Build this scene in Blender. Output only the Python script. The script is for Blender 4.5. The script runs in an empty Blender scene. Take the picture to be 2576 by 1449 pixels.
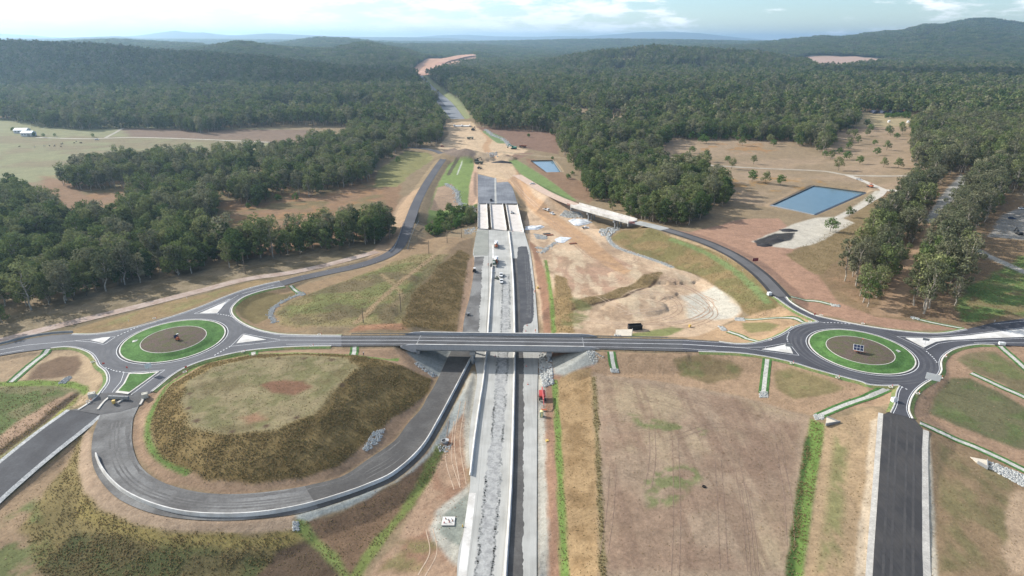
import bpy, bmesh, math, random
import numpy as np
from mathutils import Vector, Matrix
from mathutils.geometry import tessellate_polygon
random.seed(7); RNG = np.random.default_rng(11)
S = bpy.context.scene
COL = S.collection
# ------------------------------------------------------------------ camera
FPX, HY, ROLL, CH = 1540.0, 98.0, 0.005, 125.0      # focal length in pixels of a 2576 px wide picture, horizon row, roll, camera height
TH = math.atan((724.5 - HY) / FPX)
cr, sr = math.cos(ROLL), math.sin(ROLL)
Uv = Vector((0, math.sin(TH), math.cos(TH))); Fv = Vector((0, math.cos(TH), -math.sin(TH))); Xv = Vector((1, 0, 0))
cam_d = bpy.data.cameras.new('camera'); cam = bpy.data.objects.new('camera', cam_d); COL.objects.link(cam)
Xc = Xv * cr + Uv * sr; Yc = Uv * cr - Xv * sr
M4 = Matrix((Xc, Yc, -Fv)).transposed().to_4x4(); M4.translation = (0, 0, CH)
cam.matrix_world = M4
cam_d.sensor_width = 36; cam_d.lens = 36 * FPX / 2576; cam_d.clip_start = 1; cam_d.clip_end = 90000
S.camera = cam
S.render.resolution_x, S.render.resolution_y = 1024, 576
# ------------------------------------------------------------------ sun, sky, exposure
SUN_EL = math.radians(30.5); SUN_AZ = (-0.88, 0.475)      # horizontal direction towards the sun
n_ = math.hypot(*SUN_AZ); SUN_AZ = (SUN_AZ[0] / n_, SUN_AZ[1] / n_)
sun_d = bpy.data.lights.new('sun', 'SUN'); sun = bpy.data.objects.new('sun', sun_d); COL.objects.link(sun)
sun_d.energy = 4.9; sun_d.angle = math.radians(0.53); sun_d.color = (1.0, 0.965, 0.915)
SUNV = Vector((SUN_AZ[0] * math.cos(SUN_EL), SUN_AZ[1] * math.cos(SUN_EL), math.sin(SUN_EL)))
sun.rotation_euler = SUNV.to_track_quat('Z', 'Y').to_euler(); sun.location = (-200, 300, 400)
wd = bpy.data.worlds.new('World'); S.world = wd; wd.use_nodes = True
nt = wd.node_tree; nt.nodes.clear()
def wn(t, **k):
    n = nt.nodes.new(t)
    for a, b in k.items(): setattr(n, a, b)
    return n
sky = wn('ShaderNodeTexSky', sky_type='NISHITA'); sky.sun_disc = False
sky.sun_elevation = SUN_EL; sky.sun_rotation = math.atan2(SUN_AZ[0], SUN_AZ[1]); sky.altitude = 100
sky.air_density = 1.0; sky.dust_density = 0.25; sky.ozone_density = 2.5
tc = wn('ShaderNodeTexCoord'); sx = wn('ShaderNodeSeparateXYZ'); nt.links.new(tc.outputs['Generated'], sx.inputs[0])
def wm(op, a, b=None, c=None):
    n = wn('ShaderNodeMath', operation=op)
    for i, v in enumerate((a, b, c)):
        if v is None: continue
        if isinstance(v, (int, float)): n.inputs[i].default_value = v
        else: nt.links.new(v, n.inputs[i])
    return n.outputs[0]
# cumulus: fractal noise over (azimuth, elevation), flattened, denser towards the left of the view
az = wm('ARCTAN2', sx.outputs[0], sx.outputs[1])
cx = wn('ShaderNodeCombineXYZ')
nt.links.new(wm('MULTIPLY', az, 15.0), cx.inputs[0]); nt.links.new(wm('MULTIPLY', sx.outputs[2], 62.0), cx.inputs[1]); cx.inputs[2].default_value = 3.7
no = wn('ShaderNodeTexNoise'); no.inputs['Scale'].default_value = 1.0; no.inputs['Detail'].default_value = 7; no.inputs['Roughness'].default_value = 0.62
nt.links.new(cx.outputs[0], no.inputs['Vector'])
no2 = wn('ShaderNodeTexNoise'); no2.inputs['Scale'].default_value = 0.22; no2.inputs['Detail'].default_value = 3
nt.links.new(cx.outputs[0], no2.inputs['Vector'])
bias = wm('MULTIPLY_ADD', az, -0.20, 0.06)                # more cloud on the left
bias = wm('MINIMUM', bias, 0.30); bias = wm('MAXIMUM', bias, -0.12)
dens = wm('ADD', wm('ADD', wm('MULTIPLY', no.outputs[0], 0.75), wm('MULTIPLY', no2.outputs[0], 0.35)), bias)
ramp = wn('ShaderNodeMapRange'); ramp.interpolation_type = 'SMOOTHSTEP'
ramp.inputs['From Min'].default_value = 0.53; ramp.inputs['From Max'].default_value = 0.66
nt.links.new(dens, ramp.inputs['Value'])
clc = wn('ShaderNodeMix', data_type='RGBA'); clc.inputs['Factor'].default_value = 1
cb = wn('ShaderNodeMapRange'); cb.inputs['From Min'].default_value = 0.3; cb.inputs['From Max'].default_value = 0.75
cb.inputs['To Min'].default_value = 6.6; cb.inputs['To Max'].default_value = 10.0
nt.links.new(no.outputs[0], cb.inputs['Value'])
cl = wn('ShaderNodeVectorMath', operation='SCALE'); cl.inputs[0].default_value = (0.97, 1.0, 1.02); nt.links.new(cb.outputs[0], cl.inputs['Scale'])
mix = wn('ShaderNodeMix', data_type='RGBA')
nt.links.new(wm('MULTIPLY', ramp.outputs[0], 0.88), mix.inputs['Factor']); tint = wn('ShaderNodeMix', data_type='RGBA', blend_type='MULTIPLY'); tint.inputs['Factor'].default_value = 1; tint.inputs['B'].default_value = (.86, .97, 1.08, 1); nt.links.new(sky.outputs[0], tint.inputs['A']); nt.links.new(tint.outputs['Result'], mix.inputs['A']); nt.links.new(cl.outputs[0], mix.inputs['B'])
bg = wn('ShaderNodeBackground'); bg.inputs['Strength'].default_value = 0.115; nt.links.new(mix.outputs['Result'], bg.inputs['Color'])
wo = wn('ShaderNodeOutputWorld'); nt.links.new(bg.outputs[0], wo.inputs['Surface'])
S.view_settings.view_transform = 'Standard'; S.view_settings.look = 'None'; S.view_settings.gamma = 1; S.view_settings.exposure = 0.52
S.render.engine = 'CYCLES'
try:
    S.cycles.volume_bounces = 0; S.cycles.max_bounces = 5; S.cycles.diffuse_bounces = 2; S.cycles.transparent_max_bounces = 4
except Exception: pass
# ------------------------------------------------------------------ picture pixel -> place
def rays(px, py):
    px = np.asarray(px, float); py = np.asarray(py, float)
    x = px - 1288; y = -(py - 724.5)
    x, y = cr * x - sr * y, sr * x + cr * y
    return x, FPX * math.cos(TH) + y * math.sin(TH), -FPX * math.sin(TH) + y * math.cos(TH)
def P(px, py, z=0.0):
    dx, dy, dz = rays(px, py); t = (z - CH) / dz
    return Vector((float(dx * t), float(dy * t), float(z)))
def PL(lst, z=0.0):                                   # list of (px,py) or (px,py,z)
    return [P(a[0], a[1], a[2] if len(a) > 2 else z) for a in lst]
def resample(pts, n=None, step=None, smooth=True):
    p = np.array([tuple(v) for v in pts], float)
    if smooth and len(p) > 2:                         # Catmull-Rom
        q = np.vstack([2 * p[0] - p[1], p, 2 * p[-1] - p[-2]]); out = []
        for i in range(1, len(q) - 2):
            t = np.linspace(0, 1, 9)[:-1, None]
            a, b, c, d = q[i - 1], q[i], q[i + 1], q[i + 2]
            out.append(0.5 * (2 * b + (c - a) * t + (2 * a - 5 * b + 4 * c - d) * t ** 2 + (3 * b - a - 3 * c + d) * t ** 3))
        p = np.vstack(out + [p[-1:]])
    s = np.r_[0, np.cumsum(np.linalg.norm(np.diff(p, axis=0), axis=1))]
    if n is None: n = max(2, int(s[-1] / step) + 1)
    u = np.linspace(0, s[-1], n)
    return np.c_[np.interp(u, s, p[:, 0]), np.interp(u, s, p[:, 1]), np.interp(u, s, p[:, 2])]
def inpoly(X, Y, poly):
    poly = np.asarray(poly, float)[:, :2]; ins = np.zeros(X.shape, bool); j = len(poly) - 1
    for i in range(len(poly)):
        xi, yi = poly[i]; xj, yj = poly[j]
        c = ((yi > Y) != (yj > Y)) & (X < (xj - xi) * (Y - yi) / ((yj - yi) or 1e-9) + xi)
        ins ^= c; j = i
    return ins
def dseg(X, Y, poly, closed=True):
    poly = np.asarray(poly, float)[:, :2]; d = np.full(X.shape, 1e9); n = len(poly)
    for i in range(n if closed else n - 1):
        a = poly[i]; b = poly[(i + 1) % n]; ab = b - a; L = ab @ ab or 1e-9
        t = np.clip(((X - a[0]) * ab[0] + (Y - a[1]) * ab[1]) / L, 0, 1)
        d = np.minimum(d, np.hypot(X - a[0] - t * ab[0], Y - a[1] - t * ab[1]))
    return d
def sdist(X, Y, poly):                                # negative inside
    d = dseg(X, Y, poly); return np.where(inpoly(X, Y, poly), -d, d)
# value noise
_perm = RNG.random((512, 512)).astype(np.float32)
def vnoise(X, Y, sc, seed=0):
    x = X / sc + seed * 17.31; y = Y / sc + seed * 9.77
    xi = np.floor(x).astype(int); yi = np.floor(y).astype(int); fx = x - xi; fy = y - yi
    fx = fx * fx * (3 - 2 * fx); fy = fy * fy * (3 - 2 * fy)
    g = lambda a, b: _perm[a % 512, b % 512]
    return (g(xi, yi) * (1 - fx) + g(xi + 1, yi) * fx) * (1 - fy) + (g(xi, yi + 1) * (1 - fx) + g(xi + 1, yi + 1) * fx) * fy
def fbm(X, Y, sc, oct=4, seed=0):
    v = 0; a = 0.5; t = 0
    for o in range(oct):
        v = v + a * vnoise(X, Y, sc / 2 ** o, seed + o * 3); t += a; a *= 0.55
    return v / t
def smooth(a, b, x):
    t = np.clip((x - a) / (b - a), 0, 1); return t * t * (3 - 2 * t)
def lin(r, g, b):                                     # observed sunlit sRGB -> base colour
    f = lambda c: ((c / 255) / 12.92 if c / 255 < .04045 else ((c / 255 + .055) / 1.055) ** 2.4)
    c = np.array([f(r), f(g), f(b)]); l = c @ np.array([.2126, .7152, .0722])
    return (l + (c - l) * .84) * 0.78
# ================================================================== road geometry (pixels of the 2576 x 1449 picture with heights in metres)
ZR = 8.0                                              # level of the overpass road and both roundabouts; the motorway is level 0
LRC = None
# --- motorway lines at level 0, from near to far
def pz(l, z=0.0): return [(a, b, z) for a, b in l]
BAR_R = [(1268, 1600), (1272, 1449), (1287, 1206), (1293.7, 966), (1294.7, 886), (1295, 836), (1292, 723), (1287, 643), (1280.3, 583)]
BAR_L = [(1183.7, 1196), (1195.3, 1099), (1208.7, 1006), (1215.3, 966), (1220.3, 916), (1228, 836), (1235.3, 723), (1238.7, 670)]
MW_LE = [(1140, 1600), (1149, 1449), (1154, 1383), (1170, 1326), (1181, 1233), (1183, 1200), (1180, 1100), (1192, 1010), (1200, 950), (1190, 900), (1165, 836), (1182, 750), (1192, 690), (1193, 650), (1190, 635), (1200, 577)]
MW_RE = [(1351, 1600), (1350, 1449), (1350.5, 1206), (1352, 966), (1356, 886), (1354, 836), (1345, 720), (1335, 640), (1327, 610), (1319, 583)]
MW = dict(L=pz(MW_LE), R=pz(MW_RE))
# --- loop ramp: inner and outer pavement edge
LOOP_I = [(350, 1020, 7.3), (338, 1045, 7.1), (333, 1066, 7), (331.7, 1109, 6.6), (343, 1152.7, 6.2), (366.7, 1186, 5.8), (416.7, 1216, 5.3), (500, 1237.7, 4.8), (583, 1242.7, 4.3), (666.7, 1237.7, 3.8), (766.7, 1222.7, 3.2), (858.7, 1199, 2.6), (925, 1156, 2.1), (992, 1109, 1.6), (1025, 1066, 1.2), (1058.7, 1029, .9), (1075, 999, .7), (1095, 966, .5), (1125, 903, .2), (1137, 880, .1), (1163.7, 836, 0.02)]
LOOP_O = [(253, 1041, 7.3), (240, 1075, 7.1), (233, 1099, 6.9), (230, 1139, 6.6), (236.7, 1179, 6.2), (260, 1219, 5.8), (300, 1256, 5.4), (366.7, 1286, 5.0), (433, 1301, 4.7), (500, 1307.7, 4.4), (583, 1309, 4.0), (666.7, 1302.7, 3.6), (742, 1293, 3.2), (800, 1278, 2.9), (870, 1256, 2.5), (930, 1234, 2.2), (1000, 1203, 1.7), (1068, 1140, 1.2), (1112, 1070, .8), (1158, 978, .4), (1194, 900, .1), (1200, 836, 0.02)]
LOOP_BAR = [(242.7, 1146, 6.6), (253.3, 1173, 6.3), (276.7, 1206, 5.9), (316.7, 1241, 5.4), (383.3, 1272, 5.0), (466.7, 1293, 4.55), (566.7, 1299, 4.1), (666.7, 1293, 3.65), (766.7, 1275, 3.1), (858.7, 1248, 2.55), (925.3, 1224, 2.2), (992, 1192, 1.7), (1058.7, 1131, 1.25), (1102, 1061, .8), (1148.7, 973, .4), (1184, 904, .1)]
# --- west ramp (bottom left)
WEST_L = [(176.7, 1031, 7.2), (100, 1086, 6.4), (0, 1166, 5.2), (-160, 1300, 3.8)]
WEST_R = [(253, 1041, 7.2), (206.7, 1079, 6.7), (110, 1156, 5.6), (0, 1252, 4.4), (-120, 1370, 3.2)]
# --- roundabout paving outlines at level ZR
LR_OUT = [(-160, 905), (0, 869.7), (66.7, 853), (133, 843), (181.7, 839.7), (240, 839.7), (300, 831), (366.7, 816), (433, 796), (500, 773), (566.7, 746), (616.7, 728), (666.7, 714.7), (703, 707),
          (716.7, 720), (666.7, 729.7), (616.7, 746), (590, 766), (583, 783), (593, 799.7), (616.7, 816), (650, 829.7), (700, 839.7), (766.7, 843), (858.7, 843.9),
          (858.7, 871.5), (833, 870.7), (766.7, 871.7), (700, 874.7), (633, 881), (583, 889.7), (516.7, 906), (466.7, 924.7), (433, 944.7), (406.7, 966),
          (383, 985), (250, 989), (266.7, 966), (270, 949.7), (263, 933), (246.7, 919.7), (240, 906), (226.7, 889.7), (200, 878), (166.7, 873), (128, 876), (110, 878), (50, 886), (0, 894.7), (-160, 936)]
RR_OUT = [(1808.5, 859), (1846, 864), (1883.5, 864), (1908.5, 860), (1933.5, 853.5), (1958.5, 844), (1977, 834), (1990, 825), (2008.5, 818), (2027, 813.5), (2056, 809.5), (2046, 804), (2021, 793), (1996, 780), (1973.5, 765), (1958.5, 754), (1946, 746),
          (1978.5, 747), (1986, 756.6), (2002, 768), (2027, 781.7), (2052, 793), (2093, 803), (2150.7, 814.7), (2217, 826), (2300.7, 836), (2367, 838), (2430.7, 828), (2500.7, 811), (2576, 801), (2760, 772),
          (2760, 872), (2576, 871), (2501.5, 867.7), (2466.5, 866.5), (2435, 870), (2404, 877.7), (2385, 887.7), (2373, 899), (2368, 910), (2368, 920), (2369, 930), (2365, 940), (2354, 950), (2339, 957.7), (2323, 967.7), (2306.5, 981.5), (2295, 997.7), (2289, 1014), (2287, 1032.7), (2295.6, 1052.7),
          (2240.7, 1037.7), (2250.7, 1016), (2255.7, 986), (2264, 970), (2224, 971), (2184, 967.7), (2167, 961), (2117, 948), (2050.7, 929.7), (1984, 909.7), (1917, 896), (1850.7, 888), (1757, 884.7), (1717, 884), (1717, 853.2)]
# --- overpass road between the roundabouts
OV_U = [(858.7, 843.9, ZR), (1006, 843.5, ZR), (1298, 846, ZR), (1543, 850.5, ZR), (1717, 853.2, ZR)]
OV_D = [(858.7, 871.5, ZR), (1006, 870.5, ZR), (1298, 874.5, ZR), (1543, 879.5, ZR), (1717, 884, ZR)]
# --- other roads as centre line, half width
NL = [(705, 714, 8), (750, 701, 7.3), (800, 690, 6.6), (850, 679.5, 6), (900, 668.5, 5.5), (950, 653, 5), (985, 636, 4.6), (1006, 616, 4.3), (1018, 592, 4), (1030, 558, 4), (1046, 515, 3.7), (1062, 482, 3.4), (1082, 448, 3), (1104, 415, 2.6), (1116, 397, 2.4), (1108, 385, 2.2), (1085, 377, 2.1), (1050, 372, 2), (1008, 371, 2)]
NR = [(1967, 748, 8), (1935, 712, 8), (1904, 683, 8), (1850, 645, 7.8), (1784, 613, 7.5), (1717, 590, 7.2), (1658.7, 573, 6.9), (1600, 559, 6.6), (1560, 548, 6.4), (1500, 531, 6.1), (1448, 516, 5.8), (1410, 501, 5), (1370, 482, 3.5), (1330, 458, 1.6), (1300, 440, .6)]
SR = dict(L=[(2244, 1036, 7.98), (2222, 1040, 7.9), (2216, 1130, 6.7), (2208, 1250, 5.4), (2199, 1380, 4.6), (2195, 1449, 4.2), (2185, 1600, 3.6)],
          R=[(2296, 1049, 7.98), (2322, 1080, 7.5), (2319, 1130, 6.7), (2319, 1250, 5.4), (2320, 1380, 4.6), (2322, 1449, 4.2), (2327, 1600, 3.6)])
FARL = [(1203, 512, 0), (1202, 480, 0), (1202, 438, 0)]
FARR = [(1302, 512, 0), (1288, 470, 0), (1275, 455, 0)]
MF_L = [(1135, 300, 2), (1100, 258, 3), (1078, 232, 4), (1060, 212, 6), (1048, 196, 8), (1044, 190, 9)]
MF_R = [(1170, 300, 2), (1138, 260, 3), (1108, 234, 4), (1084, 213, 6), (1068, 197, 8), (1063, 190, 9)]
MX_L = [(1042, 190, 9), (1056, 179, 14), (1083, 161, 26), (1100, 151, 34), (1132, 145, 39), (1160, 139, 45), (1192, 136, 48)]
MX_R = [(1064, 190, 9), (1088, 179, 14), (1110, 165, 26), (1128, 154, 34), (1148, 149, 39), (1172, 143, 45), (1200, 139, 48)]
TRK_L = [(-160, 905, 7), (0, 858, 7), (167, 815, 7.2), (333, 775, 7.2), (500, 733, 7), (617, 703, 6.8), (720, 688, 6.3), (800, 672, 5.6), (860, 657, 5.2), (950, 633, 4.6)]
# ================================================================== terrain: one sheet on a graded grid
xs = [0.0]; 
while xs[-1] < 26000:
    a = xs[-1]; xs.append(a + (0.8 if a < 190 else 1.3 if a < 270 else max(1.3, (a - 190) * 0.017)))
gx = np.array([-v for v in xs[:0:-1]] + xs)
ys = [96.0]
while ys[-1] < 32000:
    a = ys[-1]; ys.append(a + (0.75 if a < 240 else max(0.75, 0.75 * (a / 240) ** 1.55)))
gy = np.array([96.0 - 6 * k for k in range(30, 0, -1)] + ys)
GX, GY = np.meshgrid(gx, gy)
CTRL = [(-300, 760, 4), (0, 780, 5), (150, 740, 4.5), (300, 690, 4), (500, 650, 3), (700, 610, 3), (850, 590, 2), (960, 560, 1.5), (0, 600, 2), (300, 560, 1), (600, 520, 0), (800, 480, 0), (900, 430, 0), (1000, 400, 1), (300, 440, 0), (0, 450, 0), (0, 380, 2), (300, 370, 1), (600, 365, 1), (900, 350, 2), (1050, 350, 1),
        (0, 850, 7), (200, 795, 7), (400, 745, 7), (600, 705, 6.8), (640, 780, 6.2), (720, 770, 6), (700, 745, 6.3), (690, 800, 6), (800, 780, 7.5), (900, 790, 8), (1000, 770, 8.8), (1010, 700, 8), (900, 710, 7), (1080, 640, 5), (1120, 600, 2), (1050, 665, 6.8), (1120, 660, 4.5),
        (0, 1000, 6.3), (100, 990, 6), (150, 960, 6.2), (50, 930, 6.8), (0, 1080, 4.8), (-160, 1200, 3),
        (0, 1330, 3), (100, 1300, 3.5), (50, 1449, 1), (200, 1400, .5), (400, 1420, -.5), (700, 1420, -1), (900, 1449, -1.6), (950, 1300, -.8), (1050, 1200, -.9), (1120, 1120, -.4), (1100, 1300, -.5), (1080, 1449, -.5), (800, 1340, 0), (1000, 1449, -1.2), (600, 1600, -1), (0, 1600, 0), (1000, 1600, -1),
        (1385, 1449, -.4), (1385, 1000, -.4), (1385, 800, -.4), (1370, 650, -.5), (1500, 1449, 3), (1500, 1200, 3), (1495, 960, 3), (1700, 1200, 3.1), (1700, 1440, 3.1), (1700, 1600, 3), (1950, 1300, 3), (1950, 1050, 3.4), (1700, 970, 3.8), (2022, 1200, 2.2), (2005, 1449, 2), (2050, 1120, 3), (2120, 1300, 4), (2150, 1100, 5.5), (2080, 1449, 3.2),
        (2450, 1250, 4.8), (2576, 1200, 4), (2450, 1449, 4), (2576, 1000, 6), (2450, 950, 7), (2700, 1449, 3), (2450, 1600, 3.5),
        (1450, 700, 2.4), (1440, 760, 2.5), (1450, 640, .5), (1550, 700, 1.5), (1700, 740, 1.3), (1850, 790, 1.5), (1600, 800, 2), (1750, 825, 2.6), (1440, 830, 3), (1545, 616, 0), (1658, 658, .7), (1770, 702, 1), (1868, 775, 1.5), (1570, 600, 2), (1960, 810, 6.5), (1900, 830, 5.5),
        (1800, 580, 5.2), (1900, 620, 6), (2000, 700, 7), (2100, 750, 7.2), (1950, 560, 5), (2100, 650, 7), (2200, 780, 8), (2400, 780, 8), (2576, 770, 9), (2450, 650, 10), (2576, 560, 12), (2300, 500, 9), (2060, 500, 5.5), (1800, 450, 4), (1650, 430, 2), (2000, 400, 6), (2300, 380, 10), (2200, 300, 12), (2500, 400, 20), (2800, 560, 16),
        (1400, 420, 1), (1350, 380, 0), (1450, 450, 1), (1500, 480, 0), (1300, 340, 1), (1200, 340, 1), (1110, 560, -3), (1060, 600, -2.5), (1250, 545, -5), (1380, 545, -3), (1470, 570, -1), (1430, 600, -.5), (1150, 300, 1), (1300, 300, 4), (1600, 300, 7), (1900, 300, 10), (500, 310, 5), (200, 315, 4), (900, 300, 4), (1600, 260, 9), (1900, 240, 13), (2300, 240, 22), (2576, 260, 30), (900, 260, 6), (1220, 420, 0), (1160, 430, 1), (1150, 490, 1.5)]
cp = np.array([tuple(P(*c)) for c in CTRL])
def rbf_fit(c):
    d = np.hypot(c[:, None, 0] - c[None, :, 0], c[:, None, 1] - c[None, :, 1])
    A = np.zeros((len(c) + 1,) * 2); A[:-1, :-1] = -d - np.eye(len(c)) * 2.0; A[-1, :-1] = A[:-1, -1] = 1
    return np.linalg.solve(A, np.r_[c[:, 2], 0])
wr = rbf_fit(cp)
Hh = np.zeros(GX.shape)
loc = (GY < 1700) & (np.abs(GX) < 1500)
lx, ly = GX[loc], GY[loc]; acc = np.full(lx.shape, wr[-1])
for (x, y, z), w in zip(cp, wr[:-1]): acc -= w * np.hypot(lx - x, ly - y)
Hh[loc] = np.clip(acc, -6, 34)
# far land: gentle roll, then ridges whose skylines follow the photograph
far = 12 + 26 * (fbm(GX, GY, 2600, 3, 5) - 0.5) + 18 * smooth(1500, 6000, GY) + 0.006 * np.clip(GX, 0, 3000)
wfar = np.maximum(smooth(850, 1500, GY), smooth(420, 1200, np.abs(GX)))
Hh = Hh * (1 - wfar) + far * wfar
def ridge(D, sky_pts, front, back, trees=14, seed=1, rough=6.0):
    global Hh
    p = np.array(sorted(sky_pts), float); dx, dy, dz = rays(p[:, 0], p[:, 1]); t = D / dy
    zx = dx * t; zz = CH + dz * t - trees
    yy = GY - D - 0.12 * D * (fbm(GX, GY * 0 + D, 0.25 * D, 2, seed) - .5)
    prof = np.where(yy < 0, 1 - smooth(0, front, -yy), 1 - smooth(0, back, yy))
    XA = GX * D / np.maximum(GY, 200); crest = np.interp(XA, zx, zz, left=zz[0], right=zz[-1])
    crest = CH + (crest - CH) * np.clip(GY / D, .3, 1.3)
    e = smooth(zx[0] - front * .6, zx[0], XA) * (1 - smooth(zx[-1], zx[-1] + front * .6, XA))
    n = (fbm(GX, GY, 0.12 * D, 4, seed + 9) - .5) * rough * 2 * (1 - prof * .7)
    Hh = np.maximum(Hh, Hh + np.maximum(crest - Hh, 0) * prof * e + n * prof * e * (crest > Hh))
ridge(2100, [(-700, 104), (-200, 106), (0, 110), (67, 112), (167, 117), (283, 120), (333, 127), (383, 133), (433, 135), (500, 138), (567, 143), (650, 147), (750, 163), (900, 180), (1000, 200)], 900, 900, 16, 2, 22)
ridge(3300, [(433, 133), (500, 123), (550, 113), (600, 105), (633, 107), (667, 115), (733, 120), (833, 122), (880, 112), (908, 106), (942, 110), (975, 117), (1025, 125), (1058, 140)], 900, 900, 14, 3, 26)
ridge(4300, [(133, 107), (200, 103), (300, 100), (350, 103), (433, 108), (500, 110), (520, 117)], 1500, 1200, 12, 4, 14)
ridge(5200, [(700, 112), (767, 102), (800, 97), (858, 99), (900, 101), (940, 108), (1000, 113), (1150, 114)], 1500, 1500, 12, 5, 14)
ridge(5200, [(1880, 114), (1960, 106), (2020, 97), (2070, 91), (2120, 92), (2200, 82), (2270, 78), (2330, 63), (2370, 66), (2420, 58), (2460, 52), (2500, 54), (2540, 63), (2576, 66), (2700, 76), (2900, 90), (3300, 95)], 2300, 2000, 12, 6, 75)
ridge(2700, [(1560, 128), (1640, 118), (1720, 124), (1800, 128), (1900, 134), (2000, 150)], 700, 900, 15, 7, 8)
ridge(7500, [(1050, 113), (1150, 109), (1300, 106), (1450, 103), (1550, 102), (1700, 104), (1850, 107), (2000, 108)], 1800, 2500, 10, 8, 10)
ridge(9500, [(-300, 92), (0, 95), (120, 97), (250, 92), (300, 91), (340, 97), (500, 98), (700, 99), (900, 100), (1100, 103)], 2500, 2500, 0, 9, 30)
ridge(15000, [(-200, 86), (0, 84), (80, 88), (140, 95), (240, 92), (330, 92), (400, 82), (440, 77), (480, 84), (510, 81), (550, 87), (590, 90), (640, 86), (680, 84), (740, 87), (800, 90), (900, 92), (1000, 93), (1100, 95)], 3500, 4000, 0, 10, 40)
ridge(21000, [(1050, 94), (1100, 89), (1180, 87), (1250, 91), (1350, 92), (1400, 91), (1480, 90), (1560, 85), (1600, 81), (1680, 79), (1760, 83), (1850, 94), (1960, 104)], 5000, 5000, 0, 11, 50)
# ---- raised shapes
def raise_poly(px, top, slope, slopes=None):
    global Hh
    poly = np.array([tuple(v) for v in PL(px, top)]); x0, y0 = poly[:, :2].min(0) - 70; x1, y1 = poly[:, :2].max(0) + 70
    m = (GX > x0) & (GX < x1) & (GY > y0) & (GY < y1); d = np.maximum(sdist(GX[m], GY[m], poly), 0)
    Hh[m] = np.maximum(Hh[m], top - slope * d)
def lower_poly(px, bot, slope, pad=40):
    global Hh
    poly = np.array([tuple(v) for v in PL(px, bot)]); x0, y0 = poly[:, :2].min(0) - pad; x1, y1 = poly[:, :2].max(0) + pad
    m = (GX > x0) & (GX < x1) & (GY > y0) & (GY < y1); d = np.maximum(sdist(GX[m], GY[m], poly), 0)
    Hh[m] = np.minimum(Hh[m], bot + slope * d)
def cone(px, py, zb, r, h, ax=1.0, sharp=1.0, pw=1.0):
    global Hh
    c = P(px, py, zb); m = (abs(GX - c.x) < r * max(1, ax) * 1.3) & (abs(GY - c.y) < r * 1.3)
    d = np.hypot((GX[m] - c.x) / ax, GY[m] - c.y) / r
    d = d * (0.8 + 0.4 * fbm(GX[m], GY[m], r * .7, 3, int(px)))
    Hh[m] = np.maximum(Hh[m], Hh[m] * 0 + zb + h * np.clip(1 - d, 0, 1) ** pw - (d > 1) * 50)
MOUND_TOP = [(452, 1010), (470, 960), (540, 922), (640, 900), (760, 893), (870, 900), (905, 925), (835, 985), (795, 1040), (700, 1080), (560, 1096), (480, 1072)]
raise_poly(MOUND_TOP, 10.6, 0.30)
raise_poly([(835, 975), (905, 925), (975, 925), (1015, 945), (940, 1035), (880, 1060), (820, 1030)], 8.6, 0.42)
raise_poly([(740, 790), (800, 760), (930, 745), (1020, 745), (1030, 810), (960, 825), (800, 825)], 8.2, 0.25)
# ---- roads press the ground to their level, with batters on both sides
def nearest(px_, py_, smp):
    idx = np.zeros(px_.shape, int); best = np.full(px_.shape, 1e18)
    for k in range(len(smp)):
        d = (px_ - smp[k, 0]) ** 2 + (py_ - smp[k, 1]) ** 2; c = d < best
        best[c] = d[c]; idx[c] = k
    return idx, np.sqrt(best)
def zalong(X, Y, c, idx):                             # level along a centre line, interpolated between samples
    i = np.clip(idx, 1, len(c) - 2); out = np.full(X.shape, np.nan); bd = np.full(X.shape, 1e18)
    for o in (-1, 0):
        a = c[i + o]; b = c[i + o + 1]; ab = (b - a)[:, :2]; L = (ab ** 2).sum(1) + 1e-9
        t = np.clip(((X - a[:, 0]) * ab[:, 0] + (Y - a[:, 1]) * ab[:, 1]) / L, 0, 1)
        d = np.hypot(X - a[:, 0] - t * ab[:, 0], Y - a[:, 1] - t * ab[:, 1]); z = a[:, 2] + t * (b - a)[:, 2]
        m = d < bd; out[m] = z[m]; bd[m] = d[m]
    return out
def conform(L, R, up=.45, dn=.4, drop=.25, reach=45, pad=.8, smoothp=True, ymin=None):
    global Hh
    n = max(12, int(np.linalg.norm(np.diff(np.array([tuple(v) for v in PL(L)]), axis=0)[:, :2], axis=1).sum() / 3))
    a = resample(PL(L), n, smooth=smoothp); b = resample(PL(R), n, smooth=smoothp)
    k = np.linspace(0, 1, 5)
    c = (a + b) / 2; hw = np.linalg.norm((a - b)[:, :2], axis=1) / 2
    x0, y0 = np.minimum(a, b)[:, :2].min(0) - reach; x1, y1 = np.maximum(a, b)[:, :2].max(0) + reach
    m = (GX > x0) & (GX < x1) & (GY > max(y0, ymin or y0)) & (GY < y1); X, Y, h = GX[m], GY[m], Hh[m]
    if ymin: up = .42 - (.42 - up) * smooth(ymin, ymin + 14, Y)
    poly = np.vstack([a, b[::-1]]); i, _ = nearest(X, Y, c)
    d = np.maximum(sdist(X, Y, poly) - pad, 0); z = zalong(X, Y, c, i) - drop
    h = np.minimum(h, np.where(d < reach, z + up * d, 1e9)); h = np.maximum(h, np.where(d < reach, z - dn * d, -1e9))
    Hh[m] = h
def offs(C, hw):                                      # centre line -> left and right world lines
    c = resample(PL(C), step=4.0); t = np.gradient(c[:, :2], axis=0); t /= np.linalg.norm(t, axis=1)[:, None]
    nrm = np.c_[-t[:, 1], t[:, 0]]
    return np.c_[c[:, :2] + nrm * hw, c[:, 2]], np.c_[c[:, :2] - nrm * hw, c[:, 2]]
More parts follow.
